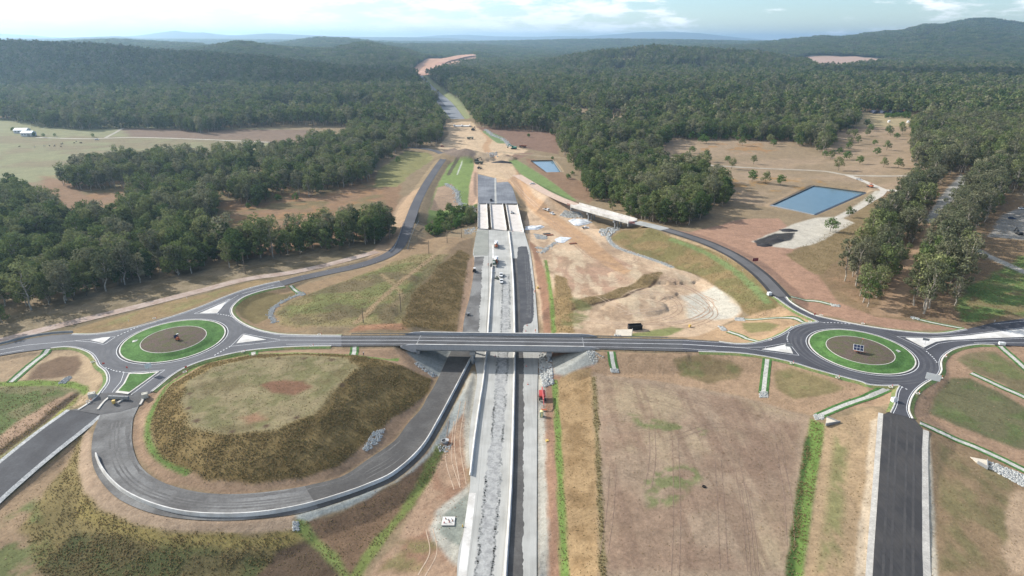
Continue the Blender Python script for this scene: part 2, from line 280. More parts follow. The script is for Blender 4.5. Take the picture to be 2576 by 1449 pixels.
def conform_w(a, b, up=.45, dn=.4, drop=.25, reach=45, pad=.8):
    global Hh
    c = (a + b) / 2; x0, y0 = np.minimum(a, b)[:, :2].min(0) - reach; x1, y1 = np.maximum(a, b)[:, :2].max(0) + reach
    m = (GX > x0) & (GX < x1) & (GY > y0) & (GY < y1); X, Y, h = GX[m], GY[m], Hh[m]
    i, dist = nearest(X, Y, c); hw = np.linalg.norm((a - b)[:, :2], axis=1) / 2
    d = np.maximum(dist - hw[i] - pad, 0); z = zalong(X, Y, c, i) - drop
    h = np.minimum(h, np.where(d < reach, z + up * d, 1e9)); h = np.maximum(h, np.where(d < reach, z - dn * d, -1e9)); Hh[m] = h
def conform_poly(px, z, up=.4, dn=.35, drop=.25, reach=40, pad=.8):
    global Hh
    poly = np.array([tuple(v) for v in PL(px, z)]); x0, y0 = poly[:, :2].min(0) - reach; x1, y1 = poly[:, :2].max(0) + reach
    m = (GX > x0) & (GX < x1) & (GY > y0) & (GY < y1); X, Y, h = GX[m], GY[m], Hh[m]
    d = np.maximum(sdist(X, Y, poly) - pad, 0); q = z - drop
    h = np.minimum(h, np.where(d < reach, q + up * d, 1e9)); h = np.maximum(h, np.where(d < reach, q - dn * d, -1e9)); Hh[m] = h
a_, b_ = offs(TRK_L, 3.0); conform_w(a_, b_, .3, .3, .0, 18)
NLa, NLb = offs(NL, 3.7); conform_w(NLa[:40 if False else None], NLb, .4, .35, .2, 30)
k = [p for p in NR if p[0] > 1585]; NRa, NRb = offs(k, 4.6); conform_w(NRa, NRb, .4, .24, .2, 40)
k2 = [p for p in NR if p[0] < 1455]; NRc, NRd = offs(k2, 4.6); conform_w(NRc, NRd, .4, .4, .2, 30)
conform_poly(LR_OUT, ZR); conform_poly(RR_OUT, ZR)
conform([p for p in OV_U[:2]] + [(1052, 844, ZR)], [p for p in OV_D[:2]] + [(1052, 872, ZR)], .4, .45, pad=2.5, smoothp=False)
conform([(1464, 848.6, ZR)] + OV_U[3:], [(1464, 878, ZR)] + OV_D[3:], .4, .45, pad=2.5, smoothp=False)
conform(SR['L'], SR['R'], .35, .25, .25, 25)
conform(WEST_L, WEST_R, .4, .3)
conform([(250, 989, 8), (233, 1006, 7.6), (176, 1031, 7.2)], [(383, 985, 8), (372, 995, 7.6), (350, 1020, 7.3)], .4, .3, smoothp=False)
conform(LOOP_I, LOOP_O, .40, .38)
conform(FARL, FARR, .4, .4, .25, 30); 
conform(MF_L, MF_R, .35, .3, .4, 60); conform(MX_L, MX_R, .3, .25, .4, 120)
# creek bed under the motorway and the side bridge
lower_poly([(1085, 572), (1200, 530), (1320, 530), (1325, 556), (1200, 562), (1110, 590)], -4.5, .5)
lower_poly([(1325, 534), (1400, 530), (1500, 538), (1562, 556), (1548, 580), (1490, 576), (1420, 562), (1325, 558)], -2.2, .3)
conform([(a, b, 0) for a, b in MW_LE if b > 575], [(a, b, 0) for a, b in MW_RE if b > 582], .42, .38, .25, 60)
conform([(a, b, 0) for a, b in MW_LE if b > 575], [(a, b, 0) for a, b in MW_RE if b > 582], .27, .38, .25, 60, ymin=P(1250, 838, 8).y + 4)
# spoil heaps on the site, the stockpile by the north road, small mounds
cone(1170, 398, 0.5, 26, 11, 1.55, pw=.85); cone(1265, 399, 0.3, 15, 6, 1.2); cone(1250, 415, 0.2, 12, 2.0, 2)
cone(1595, 772, 1.6, 12, 3.2, 1.5, pw=.6); cone(1650, 694, 1.8, 11, 2.4, 2.4, pw=.7); cone(1560, 738, 1.8, 9, 2.2, 3.2, pw=.7); cone(1490, 757, 2.2, 8, 2.0, 2.4, pw=.7)
cone(1480, 352 + 14, .5, 14, 3.5, 1.6); cone(1395, 356, .5, 10, 3, 2.0)
# ponds
POND_R = [(1942, 517, 5.2), (2046, 469, 5.2), (2176, 486, 5.2), (2049, 541, 5.2)]
POND_S = [(1339, 406, .2), (1393, 405, .2), (1412, 433, .2), (1376, 433.5, .2)]
def basin(px, z, d=1.0):
    w = [P(a, b, z) for a, b, _ in px]; cx_ = sum(v.x for v in w) / 4; cy_ = sum(v.y for v in w) / 4
    global Hh
    poly = np.array([tuple(v) for v in w]); x0, y0 = poly[:, :2].min(0) - 30; x1, y1 = poly[:, :2].max(0) + 30
    m = (GX > x0) & (GX < x1) & (GY > y0) & (GY < y1); s = sdist(GX[m], GY[m], poly)
    h = Hh[m]; tgt = np.where(s < 0, z - d, z - d + .75 * s)
    bank = np.clip((6 - s) / 6, 0, 1)
    h = h * (1 - bank) + (z + .9) * bank
    Hh[m] = np.where(s < 3.2, np.minimum(np.maximum(h, z - d), np.maximum(tgt, z - d)), h)
basin(POND_R, 5.2); basin(POND_S, .2)
# small relief everywhere except under pavement
near = (GY < 900)
rel = (fbm(GX, GY, 14, 3, 21) - .5) * .35 + (fbm(GX, GY, 2.6, 2, 22) - .5) * .14
PAVE = []                                             # filled with world polygons of the paving, to leave it smooth
for px in (LR_OUT, RR_OUT): PAVE.append(np.array([tuple(v) for v in PL(px, ZR)]))
for L, R in ((LOOP_I, LOOP_O), (WEST_L, WEST_R), (SR['L'], SR['R']), (OV_U, OV_D), (FARL, FARR), (MW['L'], MW['R'])):
    PAVE.append(np.vstack([np.array([tuple(v) for v in PL(L)]), np.array([tuple(v) for v in PL(R)])[::-1]]))
PAVE.append(np.array([tuple(v) for v in PL([(250, 989, 8), (200, 1028, 7.3), (176, 1031, 7.2), (253, 1043, 7.3), (350, 1021, 7.3), (383, 985, 8)])]))
for a, b in ((NLa, NLb), (NRa, NRb), (NRc, NRd)): PAVE.append(np.vstack([a, b[::-1]]))
pm = np.zeros(GX.shape, bool)
for poly in PAVE:
    x0, y0 = poly[:, :2].min(0) - 3; x1, y1 = poly[:, :2].max(0) + 3
    m = (GX > x0) & (GX < x1) & (GY > y0) & (GY < y1); pm[m] |= sdist(GX[m], GY[m], poly) < 1.8
Hh += np.where(near & ~pm, rel, 0)
def hz(x, y):                                         # height of the triangulated sheet
    x = np.asarray(x, float); y = np.asarray(y, float)
    i = np.clip(np.searchsorted(gx, x) - 1, 0, len(gx) - 2); j = np.clip(np.searchsorted(gy, y) - 1, 0, len(gy) - 2)
    u = np.clip((x - gx[i]) / (gx[i + 1] - gx[i]), 0, 1); v = np.clip((y - gy[j]) / (gy[j + 1] - gy[j]), 0, 1)
    a, b, c, d = Hh[j, i], Hh[j, i + 1], Hh[j + 1, i], Hh[j + 1, i + 1]
    return np.where(u > v, a + u * (b - a) + v * (d - b), a + v * (c - a) + u * (d - c))
_ts = np.geomspace(95, 30000, 2600)
def G(px, py):                                        # where the sight line of a pixel meets the ground
    dx, dy, dz = rays(px, py)
    X = dx / dy * _ts; Z = CH + dz / dy * _ts; hh = hz(X, _ts); k = np.argmax(Z < hh)
    if not (Z < hh).any(): k = len(_ts) - 1
    if k > 0:
        f0 = Z[k - 1] - hh[k - 1]; f1 = Z[k] - hh[k]; w = f0 / (f0 - f1 + 1e-9); y = _ts[k - 1] + w * (_ts[k] - _ts[k - 1])
    else: y = _ts[0]
    x = float(dx / dy * y); return Vector((x, float(y), float(hz(x, y))))
def GL(l): return [G(a[0], a[1]) for a in l]
# ================================================================== ground cover colours (base colours per place, no light or shade in them)
CC = np.zeros(GX.shape + (3,)); CC[:] = lin(150, 128, 98)
TG = np.zeros(GX.shape)                                # how grassy (drives tufts)
CC[:] = np.where((GY > 1150)[..., None] | (np.abs(GX) > 900)[..., None], lin(72, 76, 50), CC)
def paint(px, rgb, feather=1.2, warp=2.5, k=1.0, grass=None, world=False, wscale=9):
    w = px if world else GL(px)
    poly = np.array([tuple(v)[:2] for v in w]); e = feather * 3 + warp * 3 + 2
    x0, y0 = poly.min(0) - e; x1, y1 = poly.max(0) + e
    i0, i1 = np.searchsorted(gx, (x0, x1)); j0, j1 = np.searchsorted(gy, (y0, y1)); sl = (slice(j0, j1), slice(i0, i1))
    X, Y = GX[sl], GY[sl]
    if X.size == 0: return
    s = sdist(X, Y, poly) + (fbm(X, Y, wscale, 4, 31) - .5) * 2 * warp
    a = (1 - smooth(-feather, feather, s)) * k
    CC[sl] = CC[sl] * (1 - a[..., None]) + lin(*rgb) * a[..., None]
    if grass is not None: TG[sl] = TG[sl] * (1 - a) + grass * a
def paintline(px, width, rgb, feather=.6, warp=.6, k=1.0, grass=None):
    c = np.array([tuple(v) for v in GL(px)]); c = resample(c, step=3.0)
    x0, y0 = c[:, :2].min(0) - width * 2 - 4; x1, y1 = c[:, :2].max(0) + width * 2 + 4
    i0, i1 = np.searchsorted(gx, (x0, x1)); j0, j1 = np.searchsorted(gy, (y0, y1)); sl = (slice(j0, j1), slice(i0, i1))
    X, Y = GX[sl], GY[sl]
    s = dseg(X, Y, c, False) - width / 2 + (fbm(X, Y, 5, 3, 33) - .5) * 2 * warp
    a = (1 - smooth(-feather, feather, s)) * k
    CC[sl] = CC[sl] * (1 - a[..., None]) + lin(*rgb) * a[..., None]
    if grass is not None: TG[sl] = TG[sl] * (1 - a) + grass * a
def mottle(px, rgb, sc=6, thr=.55, soft=.1, k=.8, seed=1, ax=1.0):
    poly = np.array([tuple(v)[:2] for v in GL(px)]); x0, y0 = poly.min(0); x1, y1 = poly.max(0)
    i0, i1 = np.searchsorted(gx, (x0, x1)); j0, j1 = np.searchsorted(gy, (y0, y1)); sl = (slice(j0, j1), slice(i0, i1)); X, Y = GX[sl], GY[sl]
    n = fbm(X, Y * ax, sc, 4, 40 + seed); a = smooth(thr - soft, thr + soft, n) * k * (1 - smooth(-3, 0, sdist(X, Y, poly)))
    CC[sl] = CC[sl] * (1 - a[..., None]) + lin(*rgb) * a[..., None]
# --- left plain and paddocks
paint([(-400, 300), (80, 296), (330, 312), (480, 320), (790, 326), (800, 372), (600, 410), (160, 460), (-400, 440)], (146, 143, 102), 4, 4)
paint([(300, 322), (480, 324), (790, 326), (810, 368), (560, 352), (330, 346)], (138, 114, 96), 4, 6)
mottle([(-200, 330), (700, 350), (600, 400), (-200, 430)], (142, 120, 95), 30, .5, .1, .6, 2)
paint([(100, 440), (300, 480), (540, 470), (760, 470), (960, 430), (1000, 400), (1010, 470), (985, 575), (860, 610), (700, 650), (480, 650), (330, 560), (120, 530)], (150, 116, 86), 3, 4)
mottle([(120, 440), (960, 430), (985, 560), (480, 640)], (122, 112, 72), 22, .5, .1, .7, 3)
mottle([(120, 440), (960, 430), (985, 560), (480, 640)], (165, 122, 78), 11, .6, .08, .7, 4)
paint([(-300, 960), (-300, 850), (0, 800), (300, 705), (617, 655), (960, 590), (990, 605), (960, 640), (720, 695), (500, 745), (330, 788), (0, 872)], (128, 112, 84), 2, 3)
mottle([(-100, 880), (0, 800), (300, 705), (617, 655), (960, 600), (720, 695), (330, 788)], (160, 140, 112), 7, .5, .1, .6, 5)
# --- verge between the track and the left roundabout
paint([(170, 840), (240, 836), (366, 812), (433, 792), (500, 769), (566, 742), (616, 724), (700, 704), (640, 706), (500, 742), (333, 784), (190, 826)], (158, 131, 90), 1, 1.5)
mottle([(200, 835), (433, 792), (620, 722), (640, 706), (333, 784)], (140, 138, 80), 8, .52, .1, .6, 6)
# --- upper left mound
paint([(585, 800), (600, 770), (640, 745), (720, 724), (960, 662), (1040, 612), (1080, 590), (1185, 600), (1190, 640), (1168, 835), (700, 835), (630, 825)], (160, 131, 98), 1.2, 1.5)
paint([(690, 790), (730, 755), (800, 735), (960, 672), (1050, 640), (1130, 640), (1100, 680), (1040, 740), (1010, 828), (740, 828), (700, 815)], (146, 131, 86), 2, 2.5, grass=.35)
mottle([(690, 790), (730, 755), (960, 672), (1100, 650), (1040, 740), (1000, 825), (740, 825)], (116, 122, 66), 12, .48, .1, .8, 7)
mottle([(690, 790), (730, 755), (960, 672), (1100, 650), (1040, 740), (1000, 825), (740, 825)], (112, 96, 74), 16, .58, .06, .7, 8)
paint([(1040, 740), (1110, 665), (1160, 628), (1180, 642), (1172, 700), (1160, 780), (1150, 833), (1000, 834), (1015, 800)], (144, 118, 74), 1, 1.5, grass=.8)
mottle([(1040, 740), (1110, 665), (1170, 640), (1160, 780), (1150, 833), (1000, 834)], (122, 100, 62), 7, .52, .1, .7, 9)
paintline([(895, 812), (940, 770), (1000, 715), (1060, 668), (1120, 620)], 3.0, (168, 140, 104), .8, .8)
paintline([(990, 770), (1010, 740), (960, 690)], 2.4, (166, 140, 102), .8, .8, .8)
paint([(905, 818), (1010, 812), (1030, 832), (880, 834)], (178, 130, 96), 1, 1.5)
paint([(1175, 655), (1192, 645), (1193, 690), (1182, 750), (1164, 836), (1150, 836), (1158, 780), (1172, 690)], (184, 148, 118), .6, .6)
paint([(605, 745), (640, 735), (720, 740), (745, 735), (735, 748), (690, 765), (680, 800), (640, 815), (605, 795), (592, 775)], (128, 112, 72), .8, 1)
# --- loop mound
paint([(330, 1100), (336, 1050), (380, 985), (430, 948), (520, 908), (640, 883), (1020, 884), (1100, 905), (1130, 895), (1090, 966), (1050, 1030), (990, 1108), (920, 1158), (858, 1200), (766, 1224), (583, 1244), (416, 1218), (345, 1155)], (166, 134, 106), .8, .8)
mottle([(345, 1155), (336, 1050), (430, 960), (470, 1180), (583, 1240)], (132, 104, 84), 9, .5, .1, .7, 10)
paint([(376, 1085), (385, 1030), (430, 968), (520, 914), (640, 892), (800, 890), (960, 905), (1020, 925), (1088, 955), (1078, 985), (1035, 1020), (985, 1055), (940, 1090), (900, 1135), (850, 1175), (760, 1203), (640, 1216), (520, 1203), (430, 1172), (388, 1130)], (126, 104, 60), .8, 1.0, grass=1.0)
mottle([(388, 1130), (385, 1030), (520, 914), (960, 905), (1088, 955), (940, 1090), (760, 1203), (520, 1203)], (150, 126, 78), 5, .5, .1, .7, 11)
paint(MOUND_TOP, (150, 136, 98), 1.4, 1.5, grass=.12)
mottle(MOUND_TOP, (122, 118, 74), 8, .5, .08, .8, 12); mottle(MOUND_TOP, (156, 138, 104), 4, .55, .08, .6, 13); mottle(MOUND_TOP, (120, 106, 72), 13, .58, .06, .7, 53)
paint([(660, 968), (720, 955), (770, 955), (780, 975), (740, 990), (680, 990)], (138, 100, 76), 1.2, 2)
paint([(600, 1050), (650, 1035), (670, 1055), (620, 1070)], (160, 122, 92), 1.5, 2)
for q in ((478, 990), (475, 1027), (494, 1058), (585, 1086), (670, 1072), (747, 1050), (700, 902), (765, 902), (835, 905), (860, 968)):
    c = G(*q); paint([Vector((c.x + 1.1 * math.cos(t), c.y + 1.1 * math.sin(t), 0)) for t in np.linspace(0, 6.28, 9)[:-1]], (104, 84, 66), .4, .3, world=True)
paintline([(640, 889), (520, 912), (440, 957), (395, 1010), (374, 1060), (372, 1100), (388, 1140), (424, 1171), (470, 1190)], 1.8, (104, 130, 54), .4, .3, grass=.3)
paintline([(640, 889), (740, 888), (880, 893), (1000, 905)], 1.2, (112, 148, 58), .4, .3)
# --- outside the loop
paint([(-200, 1400), (110, 1165), (200, 1100), (206, 1122), (197, 1179), (213, 1239), (260, 1286), (333, 1319), (433, 1336), (533, 1342), (633, 1341), (737, 1332), (760, 1330), (800, 1420), (820, 1640), (-200, 1640)], (140, 122, 74), 1, 2, grass=.6)
paint([(230, 1090), (230, 1139), (236, 1179), (260, 1219), (300, 1256), (366, 1286), (433, 1301), (500, 1308), (583, 1309), (667, 1303), (740, 1294), (738, 1332), (633, 1341), (533, 1342), (433, 1336), (333, 1319), (260, 1286), (213, 1239), (197, 1179), (203, 1122), (215, 1085)], (178, 150, 124), .5, .5, grass=0)
mottle([(230, 1090), (236, 1179), (300, 1256), (433, 1301), (740, 1294), (738, 1332), (533, 1342), (333, 1319), (213, 1239), (203, 1122)], (156, 128, 104), 5, .5, .1, .6, 14)
paint([(210, 1250), (260, 1290), (340, 1325), (440, 1345), (640, 1350), (750, 1345), (735, 1370), (560, 1385), (400, 1375), (280, 1345), (190, 1300)], (150, 132, 72), 1, 2, grass=.8)
paint([(140, 1385), (190, 1330), (300, 1358), (440, 1390), (640, 1385), (690, 1400), (640, 1449), (600, 1600), (0, 1600), (60, 1449)], (106, 96, 62), 1.5, 2.5, grass=.9)
mottle([(0, 1449), (190, 1330), (690, 1400), (640, 1500), (0, 1500)], (84, 92, 52), 8, .52, .1, .8, 15)
paint([(-200, 1400), (0, 1270), (110, 1175), (190, 1110), (170, 1170), (100, 1250), (60, 1330), (110, 1449), (80, 1600), (-200, 1600)], (162, 134, 104), 1, 2, grass=.1)
mottle([(-100, 1500), (0, 1300), (100, 1240), (150, 1390), (110, 1449)], (104, 116, 62), 6, .5, .1, .85, 16)
paint([(700, 1390), (770, 1362), (840, 1400), (860, 1449), (840, 1600), (600, 1600), (650, 1449)], (98, 80, 64), .8, 1, grass=.2)
paint([(750, 1318), (860, 1290), (1000, 1215), (1095, 1122), (1130, 1130), (1080, 1220), (1000, 1330), (920, 1430), (880, 1470), (820, 1390)], (128, 101, 78), .8, 1.2, grass=.25)
paint([(1105, 1110), (1180, 960), (1200, 955), (1190, 1020), (1182, 1100), (1183, 1200), (1165, 1330), (1153, 1383), (1149, 1449), (1140, 1640), (900, 1640), (930, 1440), (1000, 1350), (1060, 1250)], (176, 143, 116), 1, 1.5)
mottle([(1105, 1110), (1195, 960), (1183, 1200), (1149, 1449), (930, 1449), (1060, 1250)], (150, 108, 84), 7, .52, .1, .7, 17)
mottle([(1000, 1350), (1110, 1350), (1140, 1449), (930, 1449)], (132, 124, 76), 6, .48, .1, .8, 18)
paint([(742, 1296), (860, 1262), (1000, 1212), (1080, 1140), (1125, 1058), (1170, 970), (1192, 930), (1198, 960), (1170, 1030), (1115, 1110), (1040, 1185), (930, 1250), (860, 1283), (752, 1318)], (166, 168, 164), .5, .6)
paint([(1170, 960), (1195, 930), (1210, 960), (1200, 1060), (1182, 1180), (1170, 1180), (1165, 1080)], (186, 178, 164), .8, 1.2)
paint([(1078, 1330), (1095, 1285), (1140, 1250), (1184, 1212), (1184, 1290), (1165, 1350), (1152, 1420), (1120, 1390), (1090, 1360)], (186, 180, 168), .8, 1)
paint([(1100, 1325), (1115, 1295), (1150, 1265), (1181, 1235), (1172, 1320), (1156, 1375), (1140, 1365), (1105, 1340)], (146, 150, 140), .5, .5)
paintline([(1108, 1128), (1072, 1199), (1025, 1276), (969, 1343), (919, 1409), (880, 1470)], 3.0, (120, 130, 62), .7, .8, grass=.4)
paintline([(753, 1318), (800, 1370), (850, 1420), (880, 1470)], 2.6, (124, 138, 66), .7, .8, grass=.4)
# --- left of the west ramp
paint([(-300, 965), (0, 972), (150, 970), (200, 975), (215, 1000), (190, 1025), (90, 1085), (0, 1160), (-200, 1310)], (132, 126, 86), 1, 1.5, grass=.3)
mottle([(-100, 972), (150, 970), (200, 1000), (0, 1130), (-100, 1200)], (98, 116, 58), 7, .52, .08, .85, 19)
paint([(-200, 1230), (0, 1100), (110, 1020), (180, 985), (195, 1000), (100, 1065), (0, 1140), (-200, 1290)], (178, 144, 116), 1, 2)
paintline([(-100, 1210), (0, 1140), (90, 1075), (160, 1015), (190, 995)], 3.6, (88, 74, 60), .8, .8, grass=.7)
paintline([(-80, 1225), (20, 1145), (110, 1075), (175, 1020), (205, 990)], 1.2, (150, 150, 62), .5, .3)
paint([(-200, 945), (0, 897), (110, 880), (190, 881), (228, 898), (240, 925), (256, 950), (240, 985), (205, 1015), (180, 1028), (205, 985), (150, 968), (-200, 968)], (186, 158, 124), .8, 1)
paint([(100, 915), (150, 898), (195, 895), (205, 915), (190, 945), (120, 955), (60, 958), (80, 935)], (132, 106, 84), 1, 1.5)
paint([(40, 958), (100, 955), (150, 958), (190, 960), (220, 972), (224, 985), (212, 995), (195, 980), (140, 970), (60, 972), (-100, 974), (-100, 964)], (124, 146, 58), .5, .5, grass=.3)
paint([(-200, 938), (0, 897), (95, 882), (70, 915), (20, 960), (-200, 966)], (176, 148, 116), .8, 1)
# --- right of the motorway, below the overpass
paint([(1352, 880), (1400, 880), (1500, 885), (1500, 960), (1425, 1640), (1350, 1640), (1351, 1206)], (160, 122, 98), .8, .8)
paintline([(1361, 940), (1361, 1100), (1364, 1300), (1366, 1470)], 3.0, (176, 170, 160), .6, .6)
paint([(1400, 966), (1415, 940), (1489, 925), (1497, 1000), (1505, 1200), (1510, 1449), (1515, 1640), (1430, 1640), (1424, 1449), (1410, 1200)], (172, 140, 98), .6, .6, grass=.1)
mottle([(1400, 966), (1489, 925), (1505, 1200), (1510, 1449), (1424, 1449)], (140, 110, 72), 5, .5, .1, .7, 20)
paintline([(1395, 960), (1402, 1060), (1409, 1200), (1415, 1330), (1421, 1449), (1426, 1600)], 2.1, (116, 142, 60), .3, .2, grass=.4)
paint([(1490, 935), (1560, 945), (1700, 965), (1880, 1000), (2035, 1045), (2018, 1160), (1998, 1330), (1985, 1449), (1970, 1640), (1520, 1640), (1510, 1449), (1503, 1200)], (164, 139, 116), .8, 1, grass=.035)
mottle([(1500, 945), (1880, 1000), (2030, 1045), (1985, 1449), (1515, 1449)], (176, 154, 122), 24, .5, .12, .7, 21)
mottle([(1500, 945), (1880, 1000), (2030, 1045), (1985, 1449), (1515, 1449)], (148, 118, 98), 14, .56, .1, .6, 22)
mottle([(1500, 945), (1880, 1000), (2030, 1045), (1985, 1449), (1515, 1449)], (140, 112, 94), 2.2, .56, .06, .5, 23, .06)
mottle([(1600, 1180), (1740, 1160), (1790, 1200), (1700, 1280), (1620, 1290)], (116, 126, 72), 4, .5, .08, .8, 24)
mottle([(1560, 1030), (1790, 1080), (1780, 1110), (1600, 1080)], (116, 126, 72), 4, .56, .08, .8, 25)
paintline([(1493, 950), (1500, 1050), (1507, 1200), (1513, 1330), (1517, 1449), (1522, 1600)], 1.6, (132, 118, 80), .5, .6, grass=.9)
paint([(1500, 886), (1757, 888), (1850, 892), (1917, 900), (1984, 913), (2050, 934), (2117, 952), (2180, 972), (2240, 980), (2245, 1010), (2040, 1045), (1880, 1000), (1700, 965), (1560, 945), (1490, 938)], (172, 140, 110), .8, 1.2, grass=.05)
paint([(1690, 902), (1750, 895), (1830, 903), (1872, 930), (1850, 955), (1780, 965), (1710, 945)], (136, 116, 82), 1.2, 2); paint([(1955, 935), (1990, 925), (2060, 945), (2125, 975), (2090, 995), (2000, 1000), (1960, 975)], (138, 122, 82), 1.2, 2)
mottle([(1690, 895), (1880, 910), (1850, 960), (1700, 950)], (118, 118, 70), 5, .55, .08, .7, 26); mottle([(1955, 925), (2130, 975), (1990, 1005)], (118, 118, 70), 5, .55, .08, .7, 27)
paint([(2040, 1055), (2078, 1070), (2068, 1130), (2052, 1220), (2035, 1340), (2022, 1449), (2010, 1640), (1965, 1640), (1982, 1449), (1998, 1330), (2012, 1220), (2028, 1130)], (112, 140, 56), .5, .5, grass=.6)
paintline([(2034, 1100), (2018, 1200), (2004, 1300), (1992, 1400), (1985, 1470)], 1.8, (74, 100, 44), .5, .5, grass=1)
paint([(2078, 1068), (2110, 1050), (2195, 1025), (2218, 1048), (2208, 1200), (2196, 1380), (2190, 1640), (2012, 1640), (2024, 1449), (2055, 1220)], (170, 142, 108), .6, .8, grass=.08)
mottle([(2090, 1080), (2150, 1070), (2130, 1449), (2040, 1449)], (122, 126, 72), 5, .48, .1, .75, 28, .35)
paint([(2192, 1060), (2218, 1045), (2212, 1130), (2204, 1250), (2192, 1449), (2180, 1640), (2130, 1640), (2148, 1449), (2172, 1250)], (196, 174, 148), .5, .7)
paint([(2322, 1062), (2400, 1100), (2576, 1195), (2720, 1250), (2720, 1640), (2322, 1640), (2320, 1200)], (148, 122, 92), .8, 1, grass=.06)
mottle([(2350, 1100), (2560, 1200), (2560, 1449), (2350, 1449)], (118, 112, 72), 8, .42, .12, .75, 29, .5)
paint([(2540, 1250), (2576, 1240), (2650, 1449), (2540, 1449), (2520, 1400)], (186, 156, 126), 1, 2)
paint([(2319, 1080), (2338, 1088), (2346, 1200), (2358, 1449), (2370, 1640), (2322, 1640), (2320, 1300)], (194, 182, 164), .5, .5)
paint([(2300, 1020), (2330, 970), (2370, 935), (2370, 905), (2410, 876), (2480, 869), (2560, 870), (2760, 880), (2760, 1290), (2576, 1195), (2400, 1100), (2300, 1056)], (168, 135, 108), .6, 1, grass=.05)
paint([(2405, 905), (2440, 888), (2500, 882), (2576, 925), (2640, 980), (2640, 1030), (2530, 965), (2440, 930)], (132, 118, 86), 1, 1.5); paint([(2345, 1000), (2395, 950), (2440, 952), (2520, 990), (2640, 1060), (2640, 1140), (2560, 1130), (2440, 1085), (2340, 1040)], (112, 108, 76), 1, 1.5)
mottle([(2405, 905), (2500, 882), (2640, 980), (2440, 930)], (108, 116, 66), 6, .5, .1, .8, 30); mottle([(2345, 1000), (2440, 952), (2640, 1060), (2560, 1130), (2340, 1040)], (96, 112, 60), 7, .5, .1, .7, 31)
# --- site right of the motorway, above the overpass
paint([(1318, 560), (1330, 530), (1300, 450), (1280, 420), (1400, 500), (1460, 520), (1530, 590), (1548, 616), (1592, 637), (1658, 659), (1770, 702), (1850, 752), (1868, 788), (1790, 836), (1700, 848), (1380, 846), (1356, 800), (1345, 700)], (206, 174, 142), 1, 1.5)
mottle([(1380, 640), (1500, 620), (1640, 680), (1500, 760), (1400, 720)], (184, 142, 116), 24, .42, .12, .8, 32)
mottle([(1330, 530), (1460, 520), (1660, 660), (1868, 788), (1700, 848), (1400, 840)], (168, 138, 110), 9, .55, .08, .7, 33, .6)
mottle([(1380, 600), (1868, 700), (1868, 788), (1400, 840)], (216, 192, 160), 5, .55, .08, .6, 34, .3)
paint([(1720, 745), (1800, 720), (1862, 770), (1862, 788), (1800, 806), (1735, 800)], (206, 196, 180), 2, 3)
paint([(1328, 600), (1350, 620), (1375, 690), (1400, 760), (1400, 838), (1368, 838), (1355, 720), (1340, 640)], (160, 118, 92), .8, .8)
paint([(1230, 395), (1262, 392), (1300, 430), (1345, 495), (1420, 555), (1500, 610), (1590, 680), (1570, 690), (1480, 640), (1390, 575), (1320, 510), (1265, 440)], (194, 152, 112), 1.2, 1.2)
paint([(1396, 690), (1425, 700), (1442, 745), (1445, 838), (1398, 838), (1392, 760)], (160, 131, 86), .8, 1, grass=.4)
paint([(1438, 762), (1540, 732), (1620, 690), (1668, 684), (1650, 712), (1540, 752), (1470, 775), (1440, 782)], (146, 122, 82), .8, 1, grass=.5)
paintline([(1440, 778), (1530, 756), (1610, 728), (1650, 705)], 1.6, (92, 72, 58), .6, .5)
mottle([(1420, 740), (1500, 770), (1470, 830), (1400, 830)], (116, 118, 68), 6, .5, .1, .8, 35)
paintline([(1372, 655), (1380, 700), (1388, 760), (1393, 836)], 2.2, (116, 142, 60), .4, .3, grass=.4)
paint([(1530, 600), (1560, 582), (1600, 572), (1690, 595), (1784, 624), (1850, 658), (1904, 698), (1950, 752), (1975, 785), (1900, 800), (1868, 782), (1845, 748), (1770, 700), (1658, 656), (1592, 634)], (148, 124, 82), .8, 1, grass=.25)
mottle([(1530, 600), (1600, 572), (1784, 624), (1904, 698), (1975, 785), (1868, 782), (1770, 700), (1592, 634)], (122, 118, 68), 10, .5, .1, .7, 36)
paintline([(1690, 602), (1770, 634), (1840, 675), (1895, 722), (1930, 760)], 4.0, (122, 138, 80), 1, 1)
paintline([(1690, 593), (1784, 624), (1850, 656), (1905, 697), (1945, 742)], 2.6, (184, 154, 116), .7, .5)
paintline([(1529, 594), (1538, 612), (1565, 628), (1610, 643), (1658, 659), (1690, 672)], 3.0, (176, 178, 174), .5, .4)
paint([(1780, 836), (1868, 800), (1960, 770), (2010, 795), (2050, 808), (1990, 822), (1950, 846), (1890, 862), (1808, 857), (1700, 850)], (190, 154, 116), .8, 1)
paint([(1865, 812), (1930, 812), (1960, 818), (1940, 832), (1890, 838), (1872, 828)], (142, 132, 82), 1, 1.2); paint([(1575, 842), (1690, 822), (1720, 826), (1660, 846), (1580, 850)], (136, 138, 80), 1, 1.5)
